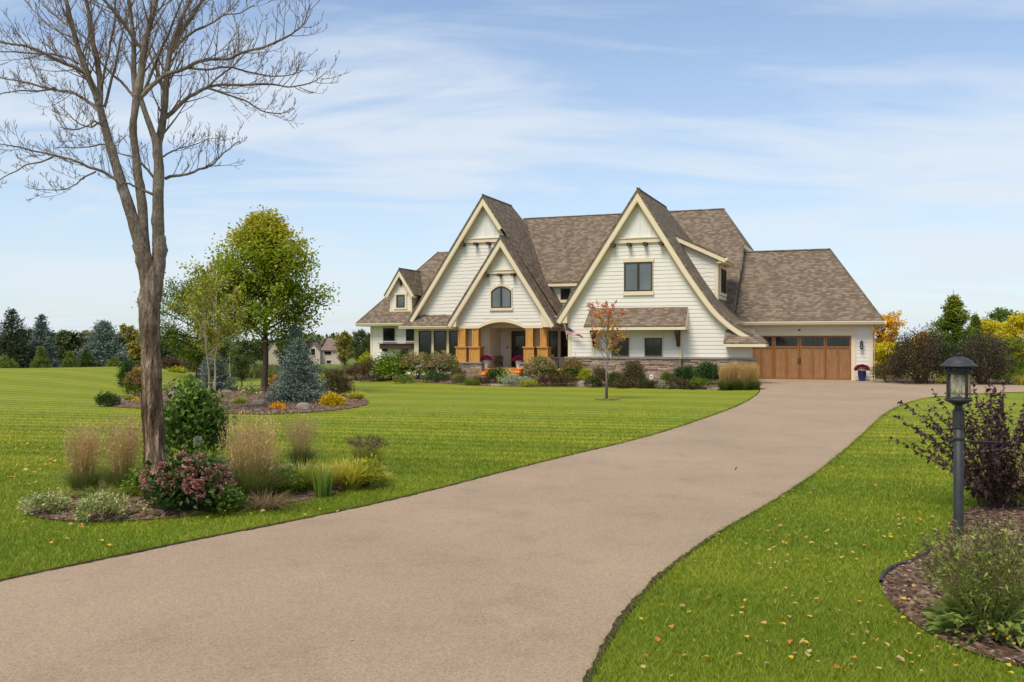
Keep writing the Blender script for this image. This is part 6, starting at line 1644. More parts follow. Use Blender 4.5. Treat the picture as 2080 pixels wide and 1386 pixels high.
# ---- lawn blades and fallen leaves
def lawn_blades():
    rg = np.random.default_rng(70); N0 = 1000000
    # numbers per unit of log distance keep the sward evenly dense to the eye
    d = 4.6 * (33 / 4.6) ** (rg.random(N0) ** .9); th = rg.uniform(-.70, .70, N0)
    x = np.tan(th) * d; y = d
    keep = ~inside(x, y, DRV) & (rg.random(N0) > sstep(d, 11, 33))
    for B in BEDS: keep &= ~inside(x, y, B)
    x, y, d = x[keep], y[keep], d[keep]; n = len(x); z = gz(x, y)
    sc = np.clip(d / 8, .8, 2.1)
    patch = .5 + .5 * np.sin(x * 1.3 + 2 * np.sin(y * .7)) * np.sin(y * 1.1 + 1.5 * np.sin(x * .5))
    h = (.024 + .013 * rg.random(n) + .008 * patch); wd = .0034 * sc
    a = rg.uniform(0, 6.283, n); ln = rg.uniform(.3, 1.3, n) * h; la = rg.uniform(0, 6.283, n)
    ca, sa = np.cos(a) * wd, np.sin(a) * wd
    V = np.stack([np.stack([x - ca, y - sa, z - .002], 1), np.stack([x + ca, y + sa, z - .002], 1), np.stack([x + np.cos(la) * ln, y + np.sin(la) * ln, z + h], 1)], 1)
    mb = MB(); mb.add(V.reshape(-1, 3), np.arange(n * 3).reshape(n, 3), 0, rg.random(n))
    # grass creeping over the driveway's cut edges
    for line, side in ((LEw, 1), (REw, -1)):
        P = densify(line, False, .012); P = P[(P[:, 1] > 3) & (P[:, 1] < 34)]; k = rg.random(len(P)) < np.clip(14 / P[:, 1], .25, 1); P = np.repeat(P[k], 3, 0)
        m = len(P); T = np.gradient(P, axis=0); T += 1e-9; T /= np.linalg.norm(T, axis=1)[:, None]; Nn = np.stack([-T[:, 1], T[:, 0]], 1) * side
        # smoothed normal of repeated points
        Nn = np.stack([np.convolve(Nn[:, c_], np.ones(31) / 31, 'same') for c_ in (0, 1)], 1); Nn /= np.linalg.norm(Nn, axis=1)[:, None] + 1e-9
        B_ = P + Nn * rg.uniform(-.012, .09, (m, 1)); hh = rg.uniform(.03, .065, m); tip = B_ - Nn * (hh * rg.uniform(-.2, 1.1, m))[:, None] + rg.normal(0, .012, (m, 2)); wv_ = .0032 * np.clip(P[:, 1] / 7, .8, 3); z_ = gz(B_[:, 0], B_[:, 1])
        aa = rg.uniform(0, 6.28, m)
        V = np.stack([np.column_stack([B_[:, 0] - np.cos(aa) * wv_, B_[:, 1] - np.sin(aa) * wv_, z_]), np.column_stack([B_[:, 0] + np.cos(aa) * wv_, B_[:, 1] + np.sin(aa) * wv_, z_]), np.column_stack([tip[:, 0], tip[:, 1], z_ + hh * .8])], 1)
        mb.add(V.reshape(-1, 3), np.arange(m * 3).reshape(m, 3), 0, rg.random(m))
    tag(mb.build('grass_blades', M['blade']), 'short mown green grass covering the lawns', 'grass', kind='stuff')
t = NT('grass_blade'); P = t.pos()
c = lawn_colour(t, P, t.ramp(t.attr(), [(0, (.115, .19, .008)), (.5, (.19, .28, .016)), (.85, (.30, .375, .04)), (1., (.46, .45, .13))]))
t.set(c, .6, .2); tr = t.n('ShaderNodeBsdfTranslucent'); t.l(c, tr.inputs['Color']); mx_ = t.n('ShaderNodeMixShader'); mx_.inputs[0].default_value = .3
t.l(t.p.outputs[0], mx_.inputs[1]); t.l(tr.outputs[0], mx_.inputs[2]); t.l(mx_.outputs[0], t.out.inputs['Surface']); M['blade'] = t.mat
lawn_blades()
def litter():
    rg = np.random.default_rng(71); mb = MB(); X_, Y_, L_ = [], [], []
    def put(n, px0, px1, py0, py1, s=1., skip=True):
        for _ in range(n):
            g_ = G(rg.uniform(px0, px1), rg.uniform(py0, py1)); X_.append(g_[0]); Y_.append(g_[1]); L_.append(s)
    put(230, 1300, 2080, 1060, 1386); put(70, 1560, 1930, 900, 1100, 1.1); put(150, 0, 330, 850, 1000, 1.5); put(60, 0, 700, 1030, 1180, 1.2); put(40, 1400, 1900, 840, 1000, 1.5)
    put(8, 100, 1200, 1060, 1386, .8); put(90, 1830, 2080, 1060, 1340, .9); put(60, 100, 700, 960, 1050, 1.1)
    x, y, s_ = np.array(X_), np.array(Y_), np.array(L_); on = inside(x, y, DRV) & (rg.random(len(x)) < .93); x, y, s_ = x[~on], y[~on], s_[~on]; n = len(x)
    ond = inside(x, y, DRV); z = gz(x, y) + np.where(ond, .02, .038)
    for B in BEDS: z = np.where(inside(x, y, B), gz(x, y) + .09, z)
    D_ = rg.normal(size=(n, 3)); D_[:, 2] *= .15
    a = rg.uniform(0, 6.28, n); Ln = .042 * s_ * rg.uniform(.5, 1.35, n); Wn = Ln * .7
    D_ /= np.linalg.norm(D_, axis=1)[:, None]; Sd = np.stack([-D_[:, 1], D_[:, 0], rg.normal(0, .25, n)], 1)
    C = np.column_stack([x, y, z]); L3, W3 = Ln[:, None], Wn[:, None]; upv = np.array([[0, 0, 1.]])
    V = np.stack([C, C + D_*L3*.3 + Sd*W3*.5 + upv*L3*.12, C + D_*L3*.7 + Sd*W3*.35 + upv*L3*.2, C + D_*L3 + upv*L3*.05, C + D_*L3*.7 - Sd*W3*.35 + upv*L3*.1, C + D_*L3*.3 - Sd*W3*.5 + upv*L3*.16], 1).reshape(-1, 3)
    b = np.arange(n)[:, None] * 6
    mb.add(V, np.vstack([b + np.array([[0, 1, 2, 3]]), b + np.array([[0, 3, 4, 5]])]), 0, np.tile(rg.random(n), 2))
    tag(mb.build('fallen_leaves', M['lf_fallen']), 'scattered yellow, orange and tan leaves lying on the grass', 'fallen leaves', kind='stuff')
M['lf_fallen'] = leafmat('fallen_leaf', [(0, (.62, .42, .02)), (.3, (.58, .34, .03)), (.45, (.50, .16, .02)), (.6, (.52, .38, .14)), (.8, (.45, .33, .16)), (1, (.24, .09, .03))], .2)
litter()
def chips():
    rg = np.random.default_rng(72); mb = MB()
    for B, n, s_ in ((BED_RGT, 5200, 1.), (BED_ISL, 4200, 1.2), (BED_MID, 2200, 2.2)):
        x0, y0 = B.min(0); x1, y1 = B.max(0); x = rg.uniform(x0, x1, n * 2); y = rg.uniform(y0, y1, n * 2); k = inside(x, y, B); x, y = x[k][:n], y[k][:n]
        d = np.array([np.sqrt(((B - (a, b)) ** 2).sum(1)).min() for a, b in zip(x, y)])
        z = gz(x, y) + .028 + (.05 if B is BED_RGT else .06 if B is BED_ISL else .10) * np.minimum(1, d / .6)
        D_ = rg.normal(size=(len(x), 3)) * [1, 1, .25]
        add_leaves(mb, np.column_stack([x, y, z]), .045 * s_, .014 * s_, rg, D_, up=0)
    tag(mb.build('wood_chips', M['chip']), 'loose wood chips strewn over the mulch beds', 'wood chips', kind='stuff')
M['chip'] = leafmat('wood_chip', pal((.06, .035, .022), (.14, .09, .06), (.26, .18, .13), (.40, .31, .24)), .0)
chips()
# ------------------------------------------------------------------ the bare tree in the island bed
def bare_tree():
    base, sc = PX(323, 1001); Z0 = base[1]; rg = np.random.default_rng(17); s = Z0 / FPX
    root = empty('bare_tree', base, 0, label='tall leafless multi leader tree with rough brown trunk in the island bed', cat='tree')
    tr_ = MB(); up = MB(); tw = MB()
    def P3(pts, y0=0., y1=0.):
        n = len(pts); out = []
        for i, q in enumerate(pts):
            yy = y0 + (y1 - y0) * i / max(1, n - 1); Z = Z0 + yy; k = Z / FPX
            out.append(((q[0] - CX) * k - base[0], yy, EYE - (q[1] - HY) * k - base[2]))
        return np.array(out)
    def fine(P, R, k=6):
        n = len(P); t_ = np.linspace(0, n - 1, (n - 1) * k + 1)
        # catmull-rom
        Q = []; Pp = np.vstack([2*P[0]-P[1], P, 2*P[-1]-P[-2]])
        for u in t_:
            i = min(int(u), n - 2); f = u - i; a, b, c, d = Pp[i], Pp[i+1], Pp[i+2], Pp[i+3]
            Q.append(.5*((2*b) + (-a+c)*f + (2*a-5*b+4*c-d)*f*f + (-a+3*b-3*c+d)*f**3))
        return np.array(Q), np.interp(t_, np.arange(n), R)
    def bole(mb, P, R, seg=28, rough=.05, knots=()):
        Q, R_ = fine(np.array(P), R, 14); k = len(Q); T = np.gradient(Q, axis=0); T /= np.linalg.norm(T, axis=1)[:, None]
        U = np.cross(T, [0, 1, 0]); U /= np.linalg.norm(U, axis=1)[:, None]; W = np.cross(T, U)
        A = np.linspace(0, 2*np.pi, seg, endpoint=False); ph = rg.uniform(0, 6.28, 6); zz = np.arange(k)[:, None] * .35
        f = 1 + rough * (np.sin(3*A + ph[0] + zz*.25)*.6 + np.sin(7*A + ph[1] + zz*.12)*.5 + .5*np.sin(11*A + ph[2] - zz*.2)) + rough * rg.normal(0, .32, (k, seg)) + .03 * np.sin(zz * .9 + ph[3])
        for (i0, a0, am, wi) in knots:
            f = f + am * np.exp(-((np.arange(k)[:, None] - i0 * k) / wi) ** 2 - (((A[None] - a0 + np.pi) % (2*np.pi) - np.pi) / .5) ** 2)
        V = Q[:, None] + (R_[:, None] * f)[..., None] * (np.cos(A)[None, :, None] * U[:, None] + np.sin(A)[None, :, None] * W[:, None])
        I = np.arange(k-1)[:, None]*seg; J = np.arange(seg)[None]; J2 = (J+1) % seg
        mb.add(V.reshape(-1, 3), np.stack([I+J, I+J2, I+seg+J2, I+seg+J], -1).reshape(-1, 4))
    def twigs(P, r0, n, ln, depth=2, upw=.62, t0=.12):
        """side shoots along a branch, curving upward"""
        k = len(P); L_ = np.linalg.norm(np.diff(P, axis=0), axis=1).sum()
        for i in range(n):
            u = t0 + (1 - t0) * (i + rg.random()) / n; j = min(int(u * (k - 1)), k - 2); b = P[j] + (P[j+1] - P[j]) * (u * (k-1) - j)
            T = P[j+1] - P[j]; T /= np.linalg.norm(T); q = rg.normal(size=3); q -= T * (q @ T); q /= np.linalg.norm(q)
            d = T * rg.uniform(.4, 1.0) + q * rg.uniform(.5, 1.0); d[2] += rg.uniform(0, .35)
            l2 = ln * rg.uniform(.35, 1.35) * (1 - .45 * u); Q, R_ = limb(b, d, l2, max(r0 * .30 * (1 - .5 * u), .0030), .0018, rg, 6, .06, upw)
            tw.tube(Q, R_, 4)
            if depth > 0: twigs(Q, max(r0 * .32, .0035), 4 if depth > 1 else 3, l2 * .55, depth - 1, upw, .2)
    def branch(pts, w0, w1, n=16, ln=.75, y0=0., y1=0., depth=2, mb=None, thick=False):
        P = P3(pts, y0, y1); R = np.linspace(w0, w1, len(P)) * s / 2
        Q, R_ = fine(P, R, 4)
        if thick: bole(up, P, R, 14, .035)
        else: (mb or up).tube(Q + np.cumsum(rg.normal(scale=.004, size=Q.shape), 0), R_, 7)
        twigs(Q, max(R[0], R.mean()), int(n * 1.15), ln, depth)
    bole(tr_, P3([(324, 1005), (320, 975), (314, 900), (309, 830), (307, 760), (305, 690), (304, 645), (306, 600), (307, 560), (308, 530)]), np.array([62, 49, 43, 41, 38, 37, 40, 40, 36, 15]) * s / 2, 40, .055,
         ((.35, 1.0, .12, 5), (.62, 2.4, .16, 4), (.74, .3, .2, 4), (.8, 3.3, .2, 4), (.9, 5.6, .2, 5), (.69, 4.4, .12, 5), (.2, 5., .12, 6)))
    bole(tr_, P3([(318, 600), (321, 560), (323, 520), (324, 480)], .02, .05), np.array([20, 24, 26, 25]) * s / 2, 24, .07, ((.5, 3.1, .22, 4), (.75, 3.3, .25, 3)))
    bole(tr_, P3([(299, 600), (297, 560), (293, 525), (284, 495)], -.02, -.05), np.array([22, 29, 31, 29]) * s / 2, 24, .06, ((.6, .4, .15, 4),))
    k3 = (.3, 3., .12, 4)
    bole(up, P3([(288, 505), (277, 468), (266, 435), (252, 390), (240, 350), (231, 320), (219, 280), (208, 240), (199, 203), (193, 185)], -.05, -.25), np.array([28, 25, 22, 20, 19, 18, 16, 15, 15, 14]) * s / 2, 20, .05, ((.35, .2, .3, 3), (.6, 3., .25, 3)))
    bole(up, P3([(296, 530), (292, 480), (289, 420), (282, 370), (276, 310), (270, 262), (274, 225), (278, 190)], 0, -.12), np.array([22, 20, 19, 17, 15, 14, 14, 15]) * s / 2, 20, .05, ((.4, 3.2, .3, 3), (.72, 3., .28, 3)))
    bole(up, P3([(322, 500), (321, 440), (321, 390), (323, 340), (318, 295), (307, 262), (296, 232), (284, 196)], .05, -.1), np.array([26, 22, 22, 20, 16, 12, 11, 10]) * s / 2, 20, .05, ((.12, 0., .3, 3), (.5, .2, .2, 3)))
    # leaders running out of the frame and their upper limbs
    branch([(198, 202), (194, 188), (183, 165), (170, 130), (158, 95), (146, 50), (134, 0), (120, -70), (104, -150)], 15, 5, 20, .9, -.25, -.5, thick=True)
    branch([(202, 215), (203, 192), (203, 165), (197, 120), (186, 75), (181, 30), (175, 0), (168, -60), (160, -130)], 13, 5, 18, .9, -.25, -.1, thick=True)
    branch([(278, 195), (285, 160), (291, 115), (299, 70), (311, 25), (318, 0), (332, -60), (350, -120)], 17, 5, 20, .9, -.12, -.3, thick=True)
    branch([(276, 200), (272, 150), (272, 100), (268, 50), (262, 0), (255, -60), (250, -120)], 12, 5, 18, .9, -.1, .15, thick=True)
    branch([(280, 95), (258, 60), (236, 32), (215, 8), (198, -10), (170, -40)], 8, 4, 12, .8, -.1, -.4)
    branch([(321, 318), (321, 293), (328, 262), (334, 220), (337, 180), (340, 140), (346, 105), (356, 70), (370, 35), (385, 0), (405, -50)], 18, 5, 22, .9, .2, .35, thick=True)
    branch([(346, 105), (362, 75), (382, 45), (402, 15), (417, -8), (440, -45)], 11, 4, 14, .8, .3, .5, thick=True)
    branch([(335, 190), (322, 150), (308, 118), (300, 90)], 8, 4, 6, .5, .3, .6)
    # long side branches right
    branch([(286, 198), (302, 182), (322, 165), (345, 148), (378, 138), (410, 122), (440, 118), (465, 121), (500, 107), (545, 95), (582, 78), (606, 62), (622, 45), (632, 12)], 10, 2, 30, .62, -.1, -.9)
    branch([(380, 138), (420, 142), (460, 137), (500, 146), (545, 155), (590, 150), (610, 140)], 5, 1.6, 16, .5, -.3, -.6)
    branch([(337, 238), (355, 222), (378, 202), (405, 188), (425, 178), (450, 172), (500, 172), (560, 172), (600, 178), (640, 168), (668, 148)], 10, 1.8, 26, .58, .3, .9)
    branch([(425, 180), (455, 190), (490, 202), (520, 218), (545, 230), (572, 232), (590, 222)], 5, 1.6, 14, .5, .5, .8)
    branch([(420, 178), (450, 150), (478, 128), (500, 100), (510, 80)], 5, 1.8, 10, .5, .5, .9)
    branch([(333, 363), (352, 358), (382, 354), (405, 344), (430, 334), (450, 315), (470, 298), (486, 284)], 7, 1.8, 16, .5, .1, .5)
    branch([(333, 318), (350, 305), (372, 296), (400, 290), (430, 278)], 4, 1.4, 10, .45, .1, .8)
    branch([(320, 370), (300, 345), (275, 322), (245, 312), (215, 300)], 6, 2, 10, .5, .2, .9)
    branch([(318, 400), (296, 386), (270, 376), (250, 368), (232, 360)], 6, 3, 5, .4, .0, -.2)
    # long side branches left
    branch([(196, 195), (186, 174), (168, 150), (142, 135), (112, 122), (80, 108), (45, 97), (0, 88), (-60, 70), (-110, 62)], 9, 2.5, 26, .62, -.2, -.8)
    branch([(158, 130), (135, 115), (100, 109), (60, 108), (20, 103), (-20, 100), (-70, 92)], 5, 2, 16, .5, -.2, -.2)
    branch([(205, 230), (192, 216), (172, 200), (145, 186), (112, 180), (80, 172), (40, 163), (0, 155), (-50, 148), (-100, 130)], 8, 2, 24, .6, -.25, .3)
    branch([(112, 180), (80, 186), (40, 186), (0, 193), (-30, 205)], 4, 1.6, 10, .45, 0, .2)
    branch([(247, 375), (228, 362), (205, 350), (175, 340), (150, 328), (108, 318), (70, 312), (35, 303), (0, 298), (-50, 290)], 7, 1.8, 22, .5, -.2, -.7)
    branch([(108, 318), (85, 330), (58, 335), (30, 350), (0, 368), (-25, 372)], 4, 1.5, 10, .4, -.5, -.7)
    branch([(195, 350), (172, 362), (148, 382), (110, 392), (75, 388)], 3.5, 1.4, 10, .4, -.3, -.5)
    branch([(205, 245), (185, 258), (160, 250), (140, 232), (122, 215)], 4, 1.6, 12, .5, -.2, .5)
    branch([(215, 262), (196, 250), (178, 262), (150, 268), (125, 262)], 4, 1.6, 12, .5, -.2, -.9)
    branch([(232, 300), (210, 292), (180, 298), (140, 298), (110, 300)], 4, 1.6, 12, .45, -.2, .8)
    branch([(213, 218), (222, 180), (232, 140), (240, 105), (248, 60), (262, 20), (280, -20)], 6, 2.5, 16, .6, -.2, .6)
    branch([(206, 195), (212, 150), (222, 100), (232, 50), (235, 0), (240, -40)], 6, 2.5, 14, .6, -.2, -.7)
    branch([(290, 190), (305, 150), (322, 110), (340, 70), (355, 30), (372, -10)], 7, 2.5, 16, .6, -.1, -.8)
    branch([(270, 196), (250, 172), (225, 150), (200, 125), (180, 100), (150, 80), (110, 62), (75, 30), (50, 0)], 6, 2, 18, .6, -.1, .9)
    branch([(345, 110), (372, 80), (400, 58), (430, 45), (455, 28), (490, 22), (520, 5)], 6, 2, 16, .55, .3, -.4)
    branch([(150, 60), (125, 40), (98, 20), (70, -10)], 5, 2, 12, .6, -.4, .2)
    tr_.build('trunk', M['bark'], root, smooth=True); up.build('leaders', M['bark_upper'], root, smooth=True); tw.build('twigs', M['twig'], root, smooth=True)
    return root
bare_tree()

# ------------------------------------------------------------------ lamp post
def lamp_post():
    p, s = PX(1947, 1093); root = empty('lamp_post', p, 0, label='black garden lamp post with domed lantern at the right edge of the lawn', cat='lamp post')
    top = EYE - (718 - HY) * s - p[2]; lb = EYE - (822 - HY) * s - p[2]     # finial top, lantern base
    pr = .048
    q = MB(); q.tube([(0, 0, -.05), (0, 0, lb - .16)], pr, 24); q.build('post', M['iron2'], root, smooth=True)
    q = MB(); q.lathe([(pr, -.35), (pr+.010, -.345), (pr+.010, -.33), (pr, -.325)], 24, (0, 0, lb)); q.build('collar', M['iron2'], root)
    q = MB(); q.lathe([(pr+.004, lb-.24), (pr+.008, lb-.235), (pr+.008, lb-.06), (pr-.008, lb-.045), (pr-.012, lb-.02), (pr-.012, lb)], 28); q.build('post_fitter', M['iron2'], root, smooth=False)
    q = MB(); q.box(-.012, .012, -pr-.016, -pr-.004, lb-.20, lb-.15); so_ = q.build('photo_sensor', M['iron'], root)
    q = MB(); q.lathe([(.001, -.004), (.011, -.003), (.011, 0)], 12, (0, 0, 0)); e = q.build('sensor_lens', M['lens'], so_); e.location = (0, -pr-.017, lb-.178); e.rotation_euler = (math.pi/2, 0, 0)
    zb = lb - .36
    q = MB(); q.tube([(-.075, 0, zb), (.42, 0, zb - .02)], .009, 8); q.build('ladder_rest', M['iron2'], root, smooth=True)
    for x in (-.08, .425):
        q = MB(); q.lathe([(.001, -.016), (.012, -.011), (.016, 0), (.012, .011), (.001, .016)], 12, (x, 0, zb if x < 0 else zb - .02)); q.build('rest_knob', M['iron2'], root, smooth=True)
    R = 72 * s / 2 * .70; RT = 72 * s / 2; H = top - lb
    def z(f): return lb + H * f
    q = MB(); q.lathe([(.02, z(.0) - .01), (.05, z(.0)), (R*.8, z(.05)), (R*1.02, z(.07)), (R*1.06, z(.10)), (R*.98, z(.12)), (R*.98, z(.14)), (.01, z(.14))], 32); q.build('lantern_base', M['iron2'], root, smooth=False)
    q = MB()
    for k in range(8):
        a = k * math.pi / 4 + .2; x, y = math.cos(a) * R * .93, math.sin(a) * R * .93
        if k % 2 == 0:
            c_, s_ = math.cos(a), math.sin(a); w_ = .014
            P = [(x - s_*-w_, y - c_*w_, z(.13)), (x + c_*.012 - s_*-w_, y + s_*.012 - c_*w_, z(.13)), (x + c_*.012 - s_*w_, y + s_*.012 + c_*w_, z(.13)), (x - s_*w_, y + c_*w_, z(.13))]
            q = MB(); q.hexa(P + [(v[0], v[1], z(.60)) for v in P]); q.build('lantern_bar', M['iron2'], root)
    q = MB(); q.tube([(math.cos(a) * R * 1.05, math.sin(a) * R * 1.05, z(.215)) for a in np.linspace(0, 2*math.pi, 33)], .0045, 6); q.build('lantern_ring', M['iron2'], root)
    q = MB(); q.lathe([(R*.86, z(.14)), (R*.86, z(.60))], 32); q.build('lantern_glass', M['seedglass'], root, smooth=True)
    q = MB(); q.lathe([(R*.95, z(.59)), (R*1.06, z(.60)), (R*1.08, z(.63)), (R*.98, z(.65)), (R*.98, z(.735)), (.02, z(.735))], 32); q.build('lantern_neck', M['iron2'], root)
    q = MB()
    for k in range(14):
        a = k * 2 * math.pi / 14; c_, s_ = math.cos(a), math.sin(a); x, y = c_ * R * 1.0, s_ * R * 1.0; w_ = .009
        P = [(x + s_*w_, y - c_*w_, z(.675)), (x + c_*.012 + s_*w_, y + s_*.012 - c_*w_, z(.675)), (x + c_*.012 - s_*w_, y + s_*.012 + c_*w_, z(.675)), (x - s_*w_, y + c_*w_, z(.675))]
        q.hexa(P + [(v[0], v[1], z(.725)) for v in P])
    q.build('dentil_blocks', M['iron2'], root)
    q = MB(); pf = [(R*.9, z(.735)), (RT*.98, z(.737)), (RT, z(.752)), (RT*.99, z(.765)), (RT*.90, z(.785)), (RT*.80, z(.80)), (RT*.76, z(.82)), (RT*.66, z(.86)), (RT*.5, z(.90)), (RT*.3, z(.925)), (RT*.12, z(.935)), (.016, z(.94)), (.012, z(.952)), (.018, z(.957)), (.012, z(.962)), (.022, z(.972)), (.025, z(.982)), (.02, z(.993)), (.008, z(1.0)), (.001, z(1.005))]
    q.lathe(pf, 40); q.build('lantern_roof', M['iron2'], root, smooth=True)
    q = MB(); q.lathe([(.001, z(.15)), (.03, z(.15)), (.03, z(.17)), (.008, z(.175)), (.008, z(.21)), (.001, z(.21))], 16); cl = q.build('candle_cluster', M['iron2'], root)
    for k in range(3):
        a = k * 2.094 + .5; x, y = math.cos(a) * .032, math.sin(a) * .032
        q = MB(); q.lathe([(.011, z(.19)), (.011, z(.27)), (.009, z(.28))], 12, (x, y, 0)); q.build('candle_sleeve', M['cream_sleeve'], cl)
        q = MB(); q.lathe([(.009, z(.28)), (.017, z(.33)), (.017, z(.38)), (.009, z(.44)), (.002, z(.49)), (.001, z(.49))], 14, (x, y, 0)); q.build('bulb', M['bulb'], cl, smooth=True)
M['iron2'] = simple('painted_cast_metal', (.027, .029, .032), .5, .4, .25, 18., .25, 160.)
M['lens'] = simple('sensor_lens', (.55, .28, .20), .2, .6)
M['cream_sleeve'] = simple('candle_sleeve', (.25, .24, .22), .5, .3)
t = NT('bulb_glass'); t.set((.80, .80, .74), .08, .6); t.p.inputs['Transmission Weight'].default_value = .45; t.p.inputs['IOR'].default_value = 1.3; M['bulb'] = t.mat
t = NT('seeded_glass'); t.set((.80, .80, .66), .10, .5); t.p.inputs['Transmission Weight'].default_value = .88; t.p.inputs['IOR'].default_value = 1.08
t.bump(t.noise(t.mapping(t.obj(), (1, 1, .5)), 55., 2), .5, .004); M['seedglass'] = t.mat
lamp_post()
# black bed edging
E_ = [(1789,1190),(1793,1176),(1806,1164),(1822,1155),(1840,1148),(1862,1139),(1880,1131),(1896,1122)]
Pw = smooth_poly(poly_world(E_), 2, False); Pw = densify(Pw, False, .05)
mb = MB(); zz = gz(Pw[:, 0], Pw[:, 1]) + .035 + .01 * np.sin(np.arange(len(Pw)) * .23); mb.tube(np.column_stack([Pw, zz]), .014, 8)
o = mb.build('bed_edging', M['iron'], smooth=True); tag(o, 'black plastic edging curving round the right mulch bed', 'edging')

# ------------------------------------------------------------------ things on and around the house
def H2W(a, b, z): return np.array([OX + a * CT + b * ST, OY - a * ST + b * CT, z])
def mum(name, loc, R, Hp, pot, label, seed, tall=False):
    root = empty(name, loc, 0, label=label, cat='potted plant', group='potted mums'); rg = np.random.default_rng(seed)
    q = MB(); r0, r1 = (R * .42, R * .60)
    if tall: q.lathe([(.01, .0), (r0*.95, 0), (r0*1.0, .03), (r1*.95, Hp*.55), (r1*1.0, Hp*.8), (r1*.92, Hp*.93), (r1*1.05, Hp), (r1*.9, Hp), (.01, Hp*.97)], 28)
    else: q.lathe([(.01, 0), (r0, 0), (r1, Hp*.88), (r1*1.1, Hp*.88), (r1*1.1, Hp), (r1*.95, Hp), (.01, Hp*.95)], 28)
    q.build('pot', M[pot], root, smooth=False)
    fo, fl_ = MB(), MB(); n = 900
    d = rg.normal(size=(n, 3)); d /= np.linalg.norm(d, axis=1)[:, None]; d[:, 2] = np.abs(d[:, 2]) * .95 - .18
    add_leaves(fo, d * [R*.88, R*.88, R*.62] + [0, 0, Hp + R*.12], .05, .03, rg, d)
    d = rg.normal(size=(1900, 3)); d /= np.linalg.norm(d, axis=1)[:, None]; d[:, 2] = np.abs(d[:, 2]) * 1.02 - .05
    hd = rg.random(len(d)); add_leaves(fl_, d * [R, R, R*.72] * rg.uniform(.9, 1.03, (len(d), 1)) + [0, 0, Hp + R*.12], .042, .034, rg, d, var=hd)
    fo.build('foliage', M['lf_dark'], root); fl_.build('flowers', M['fl_mum'], root)
for i, (x, lab) in enumerate(((698, 'magenta mum in a white pot at the left of the porch steps'), (1132, 'magenta mum in a white pot at the right of the porch steps'))):
    a_, _ = L(zp(x, 640), bG3 + .25); mum('potted_mum', H2W(a_, bG3 + .25, dk), 75/6.5*51/FPX, 100/6.5*50/FPX, 'white_pot', lab, 200+i)
a_, _ = L((1751, 770), -.55); mum('potted_mum', H2W(a_, -.55, 0.015), 28/2*44/FPX*1.02, 21*44/FPX, 'blue_pot', 'magenta mum in a tall cobalt blue pot beside the garage door', 203, True)
def pumpkin(loc, R, label, seed):
    root = empty('pumpkin', loc, seed, label=label, cat='pumpkin', group='pumpkins on the porch steps'); nu, nv = 40, 14
    U_, V_ = np.meshgrid(np.linspace(0, 2*np.pi, nu, endpoint=False), np.linspace(-np.pi/2, np.pi/2, nv)); rib = 1 - .09 * np.abs(np.cos(U_ * 5)) ** .5 * -1 - .09
    P = np.stack([np.cos(U_)*np.cos(V_)*rib*R, np.sin(U_)*np.cos(V_)*rib*R, R*.78*(np.sin(V_)*(1 - .22*np.sin(V_)**8)) + R*.70], -1)
    I = np.arange(nv-1)[:, None]*nu; J = np.arange(nu)[None]; J2 = (J+1) % nu
    q = MB(); q.add(P.reshape(-1, 3), np.stack([I+J, I+J2, I+nu+J2, I+nu+J], -1).reshape(-1, 4)); q.build('body', M['pumpkin'], root, smooth=True)
    q = MB(); q.tube([(0, 0, R*1.25), (.01, 0, R*1.5), (.04, .01, R*1.65)], [.025, .018, .016], 6); q.build('stem', M['stem_brown'], root)
for i, (x, y, R_, bb, zz, lab) in enumerate(((672, 775, .16, bG3 - .75, 0.03, 'single pumpkin at the left foot of the porch steps'), (1140, 730, .17, bG3 - .28, dk - rs + .0, 'upper pumpkin on the right of the porch steps'), (1122, 778, .16, bG3 - .55, dk - 2*rs, 'lower pumpkin on the right of the porch steps'))):
    a_, _ = L(zp(x, y), bb); pumpkin(H2W(a_, bb, zz), R_, lab, i + 1)
# flag on a pole fixed to the corner of the right wing
def flag():
    a0, zf = L(zp(1745, 150), bG2 - .2); base = H2W(a0, bG2 - .3, zf)
    root = empty('flag', base, -TH, label='small stars and stripes flag hanging from the porch side of the right wing', cat='flag')
    q = MB(); q.tube([(.03, .28, -.62), (-.0, 0, .04)], .012, 8); q.build('pole', M['white'], root, smooth=True)
    q = MB(); q.lathe([(.001, -.02), (.02, 0), (.001, .02)], 10, (-.0, 0, .05)); q.build('finial', M['gutter'], root, smooth=True)
    nu, nv = 38, 26; W, Hh = 1.0, .60
    # cloth hangs from the pole and trails down to the right in the wind
    V = np.zeros((nu + 1, nv + 1, 3))
    for i in range(nu + 1):
        u = i / nu
        for j in range(nv + 1):
            v = j / nv; sag = .46 * u ** 1.25; narrow = 1 - .80 * u ** .8
            V[i, j] = (.02 + .86 * u + .03 * v * (1 - u), -.02 - .10 * math.sin(u * 9 + v * 3) * u * .8 + .1 * v * (1 - u), -sag - v * Hh * .72 * narrow + .02 * math.sin(u * 11))
    F, Mi = [], []
    for i in range(nu):
        for j in range(nv):
            F.append((i*(nv+1)+j, (i+1)*(nv+1)+j, (i+1)*(nv+1)+j+1, i*(nv+1)+j+1))
            if i < 15 and j < 14:
                star = (i % 3 == 1 and j % 3 == 1); Mi.append(1 if star else 2)
            else: Mi.append(0 if (j // 2) % 2 == 0 else 1)
    q = MB(); q.add(V.reshape(-1, 3), F, np.array(Mi)); q.build('cloth', [simple('flag_red', (.45, .02, .035), .8, .1, .05), simple('flag_white', (.74, .72, .72), .8, .1, .03), simple('flag_blue', (.012, .018, .075), .8, .1, .05)], root, smooth=True)
flag()
